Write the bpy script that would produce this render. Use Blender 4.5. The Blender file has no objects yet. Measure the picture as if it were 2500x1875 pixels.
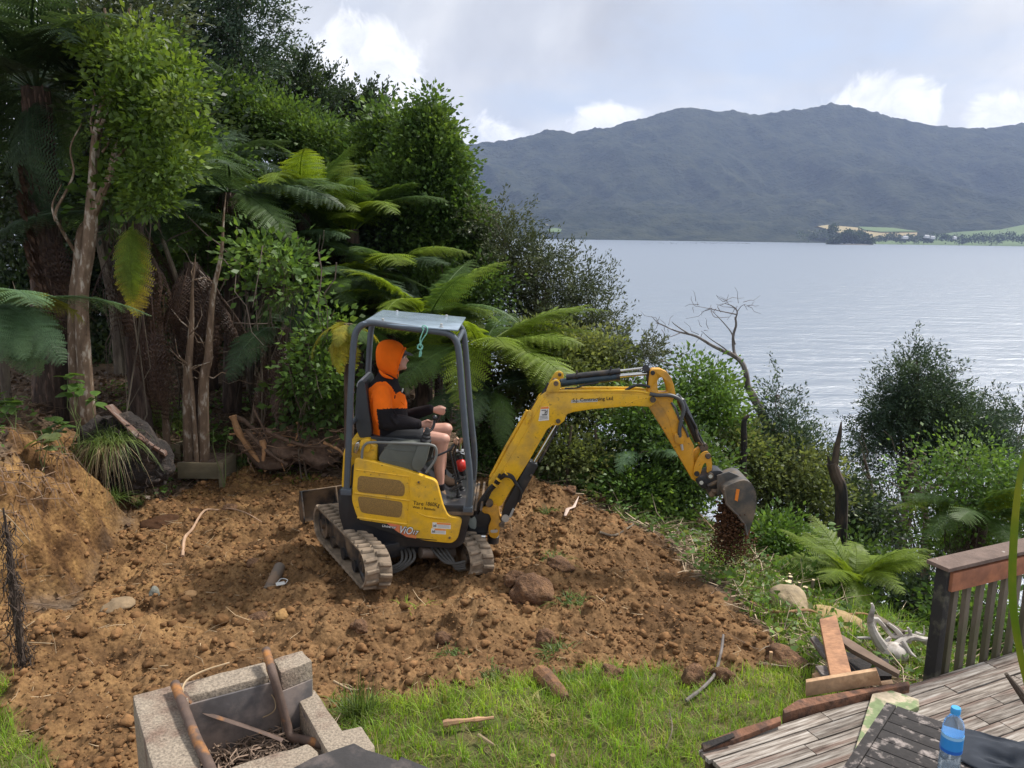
import bpy, bmesh, math, random
import numpy as np
from mathutils import Vector, Matrix, Euler
random.seed(7); RNG = np.random.default_rng(7)
sc = bpy.context.scene
col = sc.collection
# ------------------------------------------------------------------ camera, sky, sun
CZ = 2.95
FPX = 1962.0
PITCH = math.radians(10.66); ROLL = math.radians(0.82)
cam_d = bpy.data.cameras.new('camera'); cam = bpy.data.objects.new('camera', cam_d); col.objects.link(cam)
cam_d.sensor_width = 36; cam_d.lens = 36 * FPX / 2500; cam_d.clip_start = 0.05; cam_d.clip_end = 30000
cam.matrix_world = Matrix.Translation((0, 0, CZ)) @ Matrix.Rotation(math.radians(90) - PITCH, 4, 'X') @ Matrix.Rotation(ROLL, 4, 'Z')
sc.camera = cam
SUN_EL, SUN_AZ = 54.0, 62.0      # azimuth clockwise from +Y
world = bpy.data.worlds.new('World'); sc.world = world; world.use_nodes = True
sun_d = bpy.data.lights.new('sun', 'SUN'); sun = bpy.data.objects.new('sun', sun_d); col.objects.link(sun)
sun_d.energy = 3.6; sun_d.angle = math.radians(9); sun_d.color = (1.0, 0.95, 0.88)
_sa = math.radians(SUN_AZ); _se = math.radians(SUN_EL)
sun_dir = Vector((math.sin(_sa) * math.cos(_se), math.cos(_sa) * math.cos(_se), math.sin(_se)))
sun.rotation_euler = sun_dir.to_track_quat('Z', 'Y').to_euler(); sun.location = (5, -5, 20)
sc.view_settings.view_transform = 'Standard'; sc.view_settings.look = 'None'
sc.view_settings.gamma = 1; sc.view_settings.exposure = 0.62; sc.view_settings.use_curve_mapping = False
sc.cycles.max_bounces = 6; sc.cycles.diffuse_bounces = 3; sc.cycles.glossy_bounces = 3
sc.cycles.transmission_bounces = 5; sc.cycles.transparent_max_bounces = 12; sc.cycles.volume_bounces = 0
sc.cycles.sample_clamp_indirect = 4

_M = cam.matrix_world.to_3x3()
def ray(px, py):
    return _M @ Vector(((px - 1250) / FPX, -(py - 937.5) / FPX, -1))
def at(px, py, Y):
    d = ray(px, py); t = Y / d.y
    return Vector((d.x * t, Y, CZ + d.z * t))
def gz(px, py, z=0.0):
    d = ray(px, py); t = (z - CZ) / d.z
    return Vector((d.x * t, d.y * t, z))

def world_nodes():
    nt = world.node_tree; nt.nodes.clear(); N = nt.nodes.new; L = nt.links.new
    out = N('ShaderNodeOutputWorld'); bg = N('ShaderNodeBackground'); L(bg.outputs[0], out.inputs[0])
    bg.inputs[1].default_value = 0.10
    sky = N('ShaderNodeTexSky'); sky.sky_type = 'NISHITA'; sky.sun_disc = False
    sky.sun_elevation = _se; sky.sun_rotation = _sa
    tc = N('ShaderNodeTexCoord')
    sep = N('ShaderNodeSeparateXYZ'); L(tc.outputs['Generated'], sep.inputs[0])
    def math_(op, a, b=None):
        m = N('ShaderNodeMath'); m.operation = op
        for i, v in enumerate((a, b)):
            if v is None: continue
            if isinstance(v, (int, float)): m.inputs[i].default_value = v
            else: L(v, m.inputs[i])
        return m.outputs[0]
    # flattened cloud-layer coordinates
    zz = math_('ADD', math_('MAXIMUM', sep.outputs[2], 0.0), 0.22)
    cx = math_('DIVIDE', sep.outputs[0], zz); cy = math_('DIVIDE', sep.outputs[1], zz)
    cmb = N('ShaderNodeCombineXYZ'); L(cx, cmb.inputs[0]); L(cy, cmb.inputs[1])
    def noise(vec, scale, detail, rough, dist=0.0, off=(0, 0, 0)):
        mp = N('ShaderNodeMapping'); L(vec, mp.inputs[0]); mp.inputs['Location'].default_value = off
        n = N('ShaderNodeTexNoise'); L(mp.outputs[0], n.inputs['Vector']); n.inputs['Scale'].default_value = scale
        n.inputs['Detail'].default_value = detail; n.inputs['Roughness'].default_value = rough; n.inputs['Distortion'].default_value = dist
        return n.outputs[0]
    def ramp(v, stops):
        r = N('ShaderNodeValToRGB'); L(v, r.inputs[0]); e = r.color_ramp.elements
        while len(e) < len(stops): e.new(0.5)
        for k, (p, c) in enumerate(stops): e[k].position = p; e[k].color = (c, c, c, 1) if isinstance(c, (int, float)) else (*c, 1)
        return r.outputs[0]
    def blob(px, py, r0, sx=1.0):
        d = ray(px, py).normalized()
        sub = N('ShaderNodeVectorMath'); sub.operation = 'SUBTRACT'; L(tc.outputs['Generated'], sub.inputs[0]); sub.inputs[1].default_value = d
        sc_ = N('ShaderNodeVectorMath'); sc_.operation = 'MULTIPLY'; L(sub.outputs[0], sc_.inputs[0]); sc_.inputs[1].default_value = (1 / sx, 1, 1)
        ln = N('ShaderNodeVectorMath'); ln.operation = 'LENGTH'; L(sc_.outputs[0], ln.inputs[0])
        mr = N('ShaderNodeMapRange'); L(ln.outputs['Value'], mr.inputs[0]); mr.inputs[1].default_value = r0; mr.inputs[2].default_value = 0
        mr.interpolation_type = 'SMOOTHSTEP'
        return mr.outputs[0]
    def mix(f, a, b):
        m = N('ShaderNodeMix'); m.data_type = 'RGBA'
        if isinstance(f, (int, float)): m.inputs[0].default_value = f
        else: L(f, m.inputs[0])
        for i, v in ((6, a), (7, b)):
            if isinstance(v, tuple): m.inputs[i].default_value = (*v, 1)
            else: L(v, m.inputs[i])
        return m.outputs[2]
    cover = noise(cmb.outputs[0], 1.5, 8, 0.55, 0.2, (3.1, 0.4, 0))
    holes = math_('ADD', math_('MULTIPLY', blob(1900, 260, 0.26, 1.9), 0.24), math_('MULTIPLY', blob(1330, 200, 0.12, 1.5), 0.06))
    holes = math_('ADD', holes, math_('MULTIPLY', blob(640, 110, 0.07, 1.2), 0.2))
    mask = ramp(math_('SUBTRACT', math_('ADD', cover, 0.2), holes), [(0.36, 0.0), (0.60, 1.0)])
    grey = noise(tc.outputs['Generated'], 4.5, 6, 0.55, 0.4, (1, 4, 2))
    ccol = ramp(grey, [(0.32, (4.3, 4.5, 5.05)), (0.48, (5.5, 5.7, 6.1)), (0.62, (7.0, 7.05, 7.15)), (0.74, (8.2, 8.2, 8.2))])
    dark = math_('MULTIPLY', blob(1700, 30, 0.30, 1.9), ramp(noise(tc.outputs['Generated'], 6, 6, 0.5, 0.3), [(0.35, 0.35), (0.6, 1.0)]))
    ccol = mix(math_('MULTIPLY', dark, 0.95), ccol, (3.7, 3.85, 4.3))
    skyc = N('ShaderNodeVectorMath'); skyc.operation = 'SCALE'; L(sky.outputs[0], skyc.inputs[0]); skyc.inputs['Scale'].default_value = 1.0
    clear = mix(0.80, skyc.outputs[0], (4.6, 5.1, 6.1))
    base = mix(mask, clear, ccol)
    # cumulus heads
    puff = noise(tc.outputs['Generated'], 22, 9, 0.62, 0.5, (0.3, 0, 0.7))
    for (px, py, r, sx, g) in ((880, 165, 0.105, 1.35, .95), (1500, 305, 0.045, 2.8, .75), (2160, 255, 0.07, 1.9, .9), (1180, 335, .06, 2.0, .65), (2440, 290, .05, 2.0, .8)):
        b = blob(px, py, r, sx)
        m = ramp(math_('ADD', math_('MULTIPLY', b, 0.75 * g), math_('MULTIPLY', puff, 0.75)), [(0.66, 0.0), (0.80, 1.0)])
        shade = ramp(puff, [(0.35, (6.2, 6.4, 6.9)), (0.6, (8.5, 8.5, 8.6))])
        base = mix(m, base, shade)
    L(base, bg.inputs[0])
world_nodes()

# ------------------------------------------------------------------ numpy noise
_T = np.random.default_rng(11).random((256, 256))
def vnoise(x, y):
    xi = np.floor(x).astype(int); yi = np.floor(y).astype(int); fx = x - xi; fy = y - yi
    fx = fx * fx * fx * (fx * (fx * 6 - 15) + 10); fy = fy * fy * fy * (fy * (fy * 6 - 15) + 10)
    a = _T[xi & 255, yi & 255]; b = _T[(xi + 1) & 255, yi & 255]; c = _T[xi & 255, (yi + 1) & 255]; d = _T[(xi + 1) & 255, (yi + 1) & 255]
    return (a * (1 - fx) + b * fx) * (1 - fy) + (c * (1 - fx) + d * fx) * fy
def fbm(x, y, sc_=1.0, octv=4, gain=0.5, lac=2.03, seed=0):
    x = x * sc_ + seed * 17.3; y = y * sc_ + seed * 9.1; s = 0; a = 1; t = 0
    for k in range(octv):
        s = s + a * vnoise(x, y); t += a; a *= gain; x, y = lac * (x * .8 + y * .6) + 5.2, lac * (y * .8 - x * .6) + 3.7
    return s / t - 0.5
def ridged(x, y, sc_, octv=3, seed=0):
    x = x * sc_ + seed * 7.7; y = y * sc_ + seed * 3.3; s = 0; a = 1; t = 0
    for k in range(octv):
        s = s + a * (1 - np.abs(2 * vnoise(x, y) - 1)); t += a; a *= .5; x = x * 2.1 + 1.3; y = y * 2.1 + 4.1
    return s / t
def sstep(a, b, x):
    t = np.clip((x - a) / (b - a), 0, 1); return t * t * (3 - 2 * t)
def polydist(x, y, pts, closed=True):
    """signed distance to a polygon: positive inside"""
    d = np.full(np.shape(x), 1e9); ins = np.zeros(np.shape(x), bool); n = len(pts)
    for i in range(n if closed else n - 1):
        ax, ay = pts[i][0], pts[i][1]; bx, by = pts[(i + 1) % n][0], pts[(i + 1) % n][1]
        t = np.clip(((x - ax) * (bx - ax) + (y - ay) * (by - ay)) / ((bx - ax) ** 2 + (by - ay) ** 2 + 1e-9), 0, 1)
        d = np.minimum(d, np.hypot(x - ax - t * (bx - ax), y - ay - t * (by - ay)))
        if closed:
            c = ((ay > y) != (by > y)) & (x < (bx - ax) * (y - ay) / (by - ay + 1e-12) + ax); ins ^= c
    return np.where(ins, d, -d) if closed else d

# ------------------------------------------------------------------ materials
MATS = {}
def mat(name, base=(.5, .5, .5), rough=.6, metal=0.0, var=0.0, vscale=8.0, col2=None, c2scale=3.0, c2lo=.45, c2hi=.6,
        bump=0.0, bscale=60.0, bdist=.01, spec=.5, coat=0.0, trans=0.0, rnd=0.0, objrnd=0.0, detail=6, stretch=None, alpha=None, rough2=None, chips=0, chipcol=(.05, .035, .02)):
    if name in MATS: return MATS[name]
    m = bpy.data.materials.new(name); m.use_nodes = True; nt = m.node_tree; N = nt.nodes.new; L = nt.links.new
    b = nt.nodes['Principled BSDF']; out = nt.nodes['Material Output']
    b.inputs['Base Color'].default_value = (*base, 1); b.inputs['Roughness'].default_value = rough
    b.inputs['Metallic'].default_value = metal; b.inputs['Specular IOR Level'].default_value = spec
    if coat: b.inputs['Coat Weight'].default_value = coat; b.inputs['Coat Roughness'].default_value = .15
    tc = N('ShaderNodeTexCoord'); vec = tc.outputs['Object']
    if stretch:
        mp = N('ShaderNodeMapping'); L(vec, mp.inputs[0]); mp.inputs['Scale'].default_value = stretch; vec = mp.outputs[0]
    cur = None
    def noise(s, d=detail, r=.6):
        n = N('ShaderNodeTexNoise'); L(vec, n.inputs['Vector']); n.inputs['Scale'].default_value = s; n.inputs['Detail'].default_value = d; n.inputs['Roughness'].default_value = r
        return n.outputs[0]
    def mixc(f, a, b_, bt='MIX'):
        x = N('ShaderNodeMix'); x.data_type = 'RGBA'; x.blend_type = bt
        if isinstance(f, float): x.inputs[0].default_value = f
        else: L(f, x.inputs[0])
        for i, v in ((6, a), (7, b_)):
            if isinstance(v, tuple): x.inputs[i].default_value = (*v, 1)
            else: L(v, x.inputs[i])
        return x.outputs[2]
    cur = base
    if col2 is not None:
        r = N('ShaderNodeMapRange'); L(noise(c2scale), r.inputs[0]); r.inputs[1].default_value = c2lo; r.inputs[2].default_value = c2hi
        cur = mixc(r.outputs[0], cur, col2)
        if chips:
            rc = N('ShaderNodeMapRange'); L(noise(chips, 9, .75), rc.inputs[0]); rc.inputs[1].default_value = .60; rc.inputs[2].default_value = .66; cur = mixc(rc.outputs[0], cur, chipcol)
        if rough2 is not None:
            rr = N('ShaderNodeMapRange'); L(r.outputs[0], rr.inputs[0]); rr.inputs[3].default_value = rough; rr.inputs[4].default_value = rough2; L(rr.outputs[0], b.inputs['Roughness'])
    if var or rnd or objrnd:
        v = None
        def addv(src, amt):
            nonlocal v
            r = N('ShaderNodeMapRange'); L(src, r.inputs[0]); r.inputs[3].default_value = 1 - amt; r.inputs[4].default_value = 1 + amt
            if v is None: v = r.outputs[0]
            else:
                mm = N('ShaderNodeMath'); mm.operation = 'MULTIPLY'; L(v, mm.inputs[0]); L(r.outputs[0], mm.inputs[1]); v = mm.outputs[0]
        if var:
            r0 = N('ShaderNodeMapRange'); L(noise(vscale), r0.inputs[0]); r0.inputs[1].default_value = .3; r0.inputs[2].default_value = .7; addv(r0.outputs[0], var)
        if rnd:
            g = N('ShaderNodeNewGeometry'); addv(g.outputs['Random Per Island'], rnd)
        if objrnd:
            g = N('ShaderNodeObjectInfo'); addv(g.outputs['Random'], objrnd)
        vm = N('ShaderNodeVectorMath'); vm.operation = 'SCALE'
        if isinstance(cur, tuple): vm.inputs[0].default_value = cur
        else: L(cur, vm.inputs[0])
        L(v, vm.inputs['Scale']); cur = vm.outputs[0]
    if not isinstance(cur, tuple): L(cur, b.inputs['Base Color'])
    if bump:
        bm_ = N('ShaderNodeBump'); bm_.inputs['Strength'].default_value = bump; bm_.inputs['Distance'].default_value = bdist
        L(noise(bscale), bm_.inputs['Height']); L(bm_.outputs[0], b.inputs['Normal'])
    if trans:
        tr = N('ShaderNodeBsdfTranslucent'); ms = N('ShaderNodeMixShader'); ms.inputs[0].default_value = trans
        if isinstance(cur, tuple): tr.inputs[0].default_value = (*[min(1, c * 1.5) for c in cur], 1)
        else:
            v2 = N('ShaderNodeVectorMath'); v2.operation = 'MULTIPLY'; L(cur, v2.inputs[0]); v2.inputs[1].default_value = (1.6, 1.5, .8); L(v2.outputs[0], tr.inputs[0])
        L(b.outputs[0], ms.inputs[1]); L(tr.outputs[0], ms.inputs[2]); L(ms.outputs[0], out.inputs[0])
    MATS[name] = m
    return m

# ------------------------------------------------------------------ object helpers
def tag(o, label=None, cat=None, group=None, kind=None):
    if label: o['label'] = label
    if cat: o['category'] = cat
    if group: o['group'] = group
    if kind: o['kind'] = kind
    return o
def empty(name, loc, label, cat, group=None):
    o = bpy.data.objects.new(name, None); o.location = loc; o.empty_display_size = .1; col.objects.link(o); return tag(o, label, cat, group)
def link(name, me, parent=None, loc=None):
    o = bpy.data.objects.new(name, me); col.objects.link(o)
    if parent: o.parent = parent
    if loc is not None: o.location = loc
    return o
def root_inv(parent):
    p = parent; off = Vector((0, 0, 0))
    while p is not None: off = off + p.location; p = p.parent
    return off
class MB:
    """collects faces in world coordinates; build() links ONE mesh object"""
    def __init__(s): s.v = []; s.f = []; s.m = []; s.cm = 0
    def add(s, vs, fs):
        b = len(s.v); s.v += [tuple(v) for v in vs]
        for f in fs: s.f.append(tuple(i + b for i in f)); s.m.append(s.cm)
    def box(s, c, size, rot=None):
        hx, hy, hz = size[0] / 2, size[1] / 2, size[2] / 2; R = rot if rot is not None else Matrix.Identity(3); c = Vector(c)
        vs = [c + R @ Vector((x, y, z)) for x in (-hx, hx) for y in (-hy, hy) for z in (-hz, hz)]
        s.add(vs, [(0, 1, 3, 2), (4, 6, 7, 5), (0, 4, 5, 1), (2, 3, 7, 6), (0, 2, 6, 4), (1, 5, 7, 3)])
    def prism(s, pts, d):
        """pts: list of 3d points (a planar polygon), extruded by vector d"""
        n = len(pts); pts = [Vector(p) for p in pts]; d = Vector(d)
        nrm = Vector((0, 0, 0))
        for i in range(n): nrm += (pts[i] - pts[0]).cross(pts[(i + 1) % n] - pts[0])
        if nrm.dot(d) > 0: pts = pts[::-1]
        vs = pts + [p + d for p in pts]
        s.add(vs, [tuple(range(n)), tuple(range(2 * n - 1, n - 1, -1))] + [(i, i + n, (i + 1) % n + n, (i + 1) % n) for i in range(n)])
    def tube(s, pts, r, seg=8, cap=True, flat=None):
        pts = [Vector(p) for p in pts]; n = len(pts)
        rs = r if isinstance(r, (list, tuple)) else [r] * n
        t0 = (pts[1] - pts[0]).normalized(); up = Vector((0, 0, 1)) if abs(t0.z) < .9 else Vector((1, 0, 0)); u = t0.cross(up).normalized()
        vs = []
        for i, p in enumerate(pts):
            t = (pts[min(i + 1, n - 1)] - pts[max(i - 1, 0)]).normalized(); u = (u - t * u.dot(t)).normalized(); w = t.cross(u)
            for k in range(seg):
                a = 2 * math.pi * k / seg; vs.append(p + (u * math.cos(a) + w * math.sin(a) * (flat or 1)) * rs[i])
        fs = [(i * seg + k, i * seg + (k + 1) % seg, (i + 1) * seg + (k + 1) % seg, (i + 1) * seg + k) for i in range(n - 1) for k in range(seg)]
        if cap: fs += [tuple(range(seg - 1, -1, -1)), tuple(range((n - 1) * seg, n * seg))]
        s.add(vs, fs)
    def lathe(s, o, axis, prof, seg=20):
        """prof: [(dist along axis, radius)]"""
        o = Vector(o); a = Vector(axis).normalized(); u = a.orthogonal().normalized(); w = a.cross(u); vs = []
        for (h, r) in prof:
            for k in range(seg):
                q = 2 * math.pi * k / seg; vs.append(o + a * h + (u * math.cos(q) + w * math.sin(q)) * r)
        n = len(prof)
        fs = [(i * seg + k, i * seg + (k + 1) % seg, (i + 1) * seg + (k + 1) % seg, (i + 1) * seg + k) for i in range(n - 1) for k in range(seg)]
        fs += [tuple(range(seg - 1, -1, -1)), tuple(range((n - 1) * seg, n * seg))]
        s.add(vs, fs)
    def ball(s, c, r, seg=10, rings=7, rot=None):
        c = Vector(c); r = r if isinstance(r, (tuple, list)) else (r, r, r); R = rot if rot is not None else Matrix.Identity(3); vs = []
        for i in range(rings + 1):
            th = math.pi * i / rings
            for k in range(seg):
                a = 2 * math.pi * k / seg; vs.append(c + R @ Vector((r[0] * math.sin(th) * math.cos(a), r[1] * math.sin(th) * math.sin(a), r[2] * math.cos(th))))
        s.add(vs, [(i * seg + k, (i + 1) * seg + k, (i + 1) * seg + (k + 1) % seg, i * seg + (k + 1) % seg) for i in range(rings) for k in range(seg)])
    def build(s, name, mats, parent=None, bevel=0, smooth=True, ang=35, bseg=2, loc=None, sub=0):
        off = root_inv(parent) if parent is not None else Vector(loc if loc is not None else (0, 0, 0))
        own = Vector(loc) - off if (parent is not None and loc is not None) else None
        base = off + (own if own is not None else Vector((0, 0, 0)))
        me = bpy.data.meshes.new(name); me.from_pydata([(a - base.x, b - base.y, c - base.z) for a, b, c in s.v], [], s.f)
        for m in (mats if isinstance(mats, (list, tuple)) else [mats]): me.materials.append(m)
        if isinstance(mats, (list, tuple)): me.polygons.foreach_set('material_index', s.m)
        bm = bmesh.new(); bm.from_mesh(me); bmesh.ops.remove_doubles(bm, verts=bm.verts, dist=1e-5); bmesh.ops.recalc_face_normals(bm, faces=bm.faces)
        if bevel:
            es = [e for e in bm.edges if len(e.link_faces) == 2 and e.calc_face_angle(0) > math.radians(28)]
            if es: bmesh.ops.bevel(bm, geom=es, offset=bevel, segments=bseg, affect='EDGES', clamp_overlap=True, profile=.6)
        bm.to_mesh(me); bm.free()
        if smooth:
            me.shade_smooth(); me.set_sharp_from_angle(angle=math.radians(ang))
        o = link(name, me, parent)
        if parent is None: o.location = base
        elif own is not None: o.location = own
        if sub:
            md = o.modifiers.new('s', 'SUBSURF'); md.levels = sub; md.render_levels = sub
        return o
def npmesh(name, V, F, mats, smooth=False, mi=None):
    """V (n,3), F (m,k) -> mesh data"""
    me = bpy.data.meshes.new(name); V = np.asarray(V, np.float32); F = np.asarray(F, np.int32); k = F.shape[1]
    me.vertices.add(len(V)); me.vertices.foreach_set('co', V.ravel())
    me.loops.add(F.size); me.loops.foreach_set('vertex_index', F.ravel())
    me.polygons.add(len(F)); me.polygons.foreach_set('loop_start', np.arange(0, F.size, k, dtype=np.int32))
    me.polygons.foreach_set('loop_total', np.full(len(F), k, np.int32))
    for m in (mats if isinstance(mats, (list, tuple)) else [mats]): me.materials.append(m)
    if mi is not None: me.polygons.foreach_set('material_index', np.asarray(mi, np.int32))
    if smooth: me.polygons.foreach_set('use_smooth', np.ones(len(F), bool))
    me.update(calc_edges=True); return me
def copy_tree(o, parent=None):
    c = o.copy(); col.objects.link(c); c.parent = parent
    for ch in list(o.children): copy_tree(ch, c)
    return c
def smoothpts(pts, n=6):
    pts = [Vector(p) for p in pts]; out = []
    P = [pts[0] * 2 - pts[1]] + pts + [pts[-1] * 2 - pts[-2]]
    for i in range(1, len(P) - 2):
        for k in range(n):
            t = k / n; a, b, c, d = P[i - 1], P[i], P[i + 1], P[i + 2]
            out.append(.5 * ((2 * b) + (c - a) * t + (2 * a - 5 * b + 4 * c - d) * t * t + (3 * b - a - 3 * c + d) * t ** 3))
    out.append(pts[-1]); return out
# ================================================================== terrain
SEA = -12.0
bank_line = [(-9, 4.6), (-5.4, 5.2), (-4.2, 5.7), (-3.55, 6.1), (-3.75, 7.0), (-4.05, 8.0), (-4.2, 9.2), (-3.7, 9.8), (-2.9, 10.5), (-2.6, 11.5), (-3.2, 13), (-5, 16), (-9, 20)]
bank_poly = bank_line + [(-40, 20), (-40, 4.6)]
def h_base(x, y):
    s = .9 * x + .44 * y - 4.35
    sp = np.where(s > 8, s, np.log1p(np.exp(np.clip(s, -30, 8) * 2.2)) / 2.2)
    z = -0.28 * np.minimum(sp, 1.5) - 0.56 * np.maximum(sp - 1.5, 0)
    z = z + 0.16 * sstep(5.6, 4.3, y) * sstep(-2.6, 0.5, x) + .10 * sstep(-2.6, -3.4, x) * sstep(5.6, 4.6, y)
    sd = polydist(x, y, bank_poly)
    H = 1.12 - .85 * sstep(7.6, 11.5, y)
    wd = 1.0 + .5 * sstep(7.2, 9.5, y)
    bank = H * np.clip(sd / wd / .82, 0, 1) ** .8
    z = z + bank + .05 * np.clip(sd - 1, 0, 20)
    z = z + .25 * sstep(9, 12, y) * sstep(1.0, -1.5, x)          # forest floor behind the pad
    # far forest ground falls to the sea
    z = z - .45 * np.maximum(y - 24, 0) - .3 * np.maximum(y - 17, 0) * sstep(-9, 0, x)
    return np.maximum(z, SEA - 3.0)
P_ = lambda *a: [tuple(gz(px, py, 0))[:2] for px, py in a]
grass_a = P_((800, 1735), (900, 1728), (1000, 1745), (1120, 1715), (1250, 1690), (1400, 1655), (1560, 1632), (1700, 1655), (1860, 1630), (1960, 1632), (2060, 1700), (2200, 2300), (600, 2300), (740, 1900))
grass_b = P_((-900, 1560), (-100, 1590), (30, 1700), (80, 1790), (130, 1850), (150, 1920), (150, 2300), (-900, 2300))
dirt_poly = P_((-1500, 1440), (160, 1480), (240, 1330), (330, 1250), (480, 1165), (620, 1145), (830, 1165), (1180, 1170), (1330, 1185), (1480, 1230), (1650, 1330), (1800, 1465), (1905, 1560), (1985, 1650), (1700, 2300), (-1500, 2300))
def masks(x, y):
    n = fbm(x, y, 2.2, 3, seed=3) * .5 + fbm(x, y, 9, 2, seed=5) * .22
    g = sstep(-.03, .12, np.maximum(polydist(x, y, grass_a), polydist(x, y, grass_b)) + n * .5)
    d = sstep(-.08, .15, polydist(x, y, dirt_poly) + n * .5)
    sd = polydist(x, y, bank_poly)
    clay = sstep(-.15, .1, sd) * sstep(.80, .62, sd + n * .45) * sstep(9.0, 8.0, y)
    return g, np.maximum(d * (sd < .3), clay), clay, sd
def h_full(x, y, lod=True):
    z = h_base(x, y); g, d, clay, sd = masks(x, y)
    dd = d * (1 - g)
    near = sstep(14, 10, np.hypot(x, y))
    z = z + .10 * fbm(x, y, .9, 3, seed=1) * near + (1 - near) * .4 * fbm(x, y, .35, 3, seed=9)
    lump = .24 * fbm(x, y, 2.3, 4, .55, seed=2) + .13 * np.maximum(fbm(x, y, 7.5, 3, .55, seed=4), -.12) + .06 * np.maximum(ridged(x, y, 14, 2, 6) - .55, 0)
    lump = lump + .045 * np.maximum(fbm(x, y, 30, 3, .6, seed=8), -.06)
    z = z + dd * near * lump * (1 - .4 * clay) + (1 - dd) * near * .05 * fbm(x, y, 5, 3, seed=12)
    # windrow the tracks sit in, ridge in front of the machine, crest on the right
    for (cx, cy, rx, ry, h) in ((-1.7, 6.05, .65, .22, .10), (-.55, 5.75, .6, .25, .09), (-.95, 6.9, .55, .5, -.04), (1.2, 7.7, .8, .45, .14), (.35, 8.8, .9, .4, .16),
                                (1.7, 6.3, .4, .5, .10), (.7, 6.6, .5, .3, .10), (1.2, 5.5, .5, .25, .08), (-2.4, 6.6, .5, .3, .07), (-2.9, 5.4, .5, .3, .08), (-2.3, 8.3, .7, .5, .06), (-3.95, 9.0, .5, .35, -.12), (-2.7, 9.3, .8, .35, -.08), (.1, 5.95, .45, .2, .05), (-.15, 6.0, .35, .25, -.05)):
        z = z + h * np.exp(-((x - cx) / rx) ** 2 - ((y - cy) / ry) ** 2)
    # vertical digger-tooth grooves down the clay face
    z = z + clay * (.34 * (vnoise((x * .8 - y * .6) * 5.0, sd * .9 + 3) - .5) + .16 * fbm(x, y, 6, 4, .62, seed=66) + .09 * (vnoise((x * .8 - y * .6) * 14.0, sd * 2.5) - .5))
    return z
def hz(x, y): return float(h_full(np.array([float(x)]), np.array([float(y)]))[0])
def hb(x, y): return float(h_base(np.array([float(x)]), np.array([float(y)]))[0])
def ground(px, py):
    """the point of the terrain seen along a ray"""
    d = ray(px, py); t = np.linspace(2.0, 14, 900); X = d.x * t; Y = d.y * t; Z = CZ + d.z * t
    h = h_base(X, Y); k = np.argmax(Z < h)
    if not (Z < h).any(): return at(px, py, 9.3)
    return Vector((X[k], Y[k], float(h_full(X[k:k + 1], Y[k:k + 1])[0])))

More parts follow.
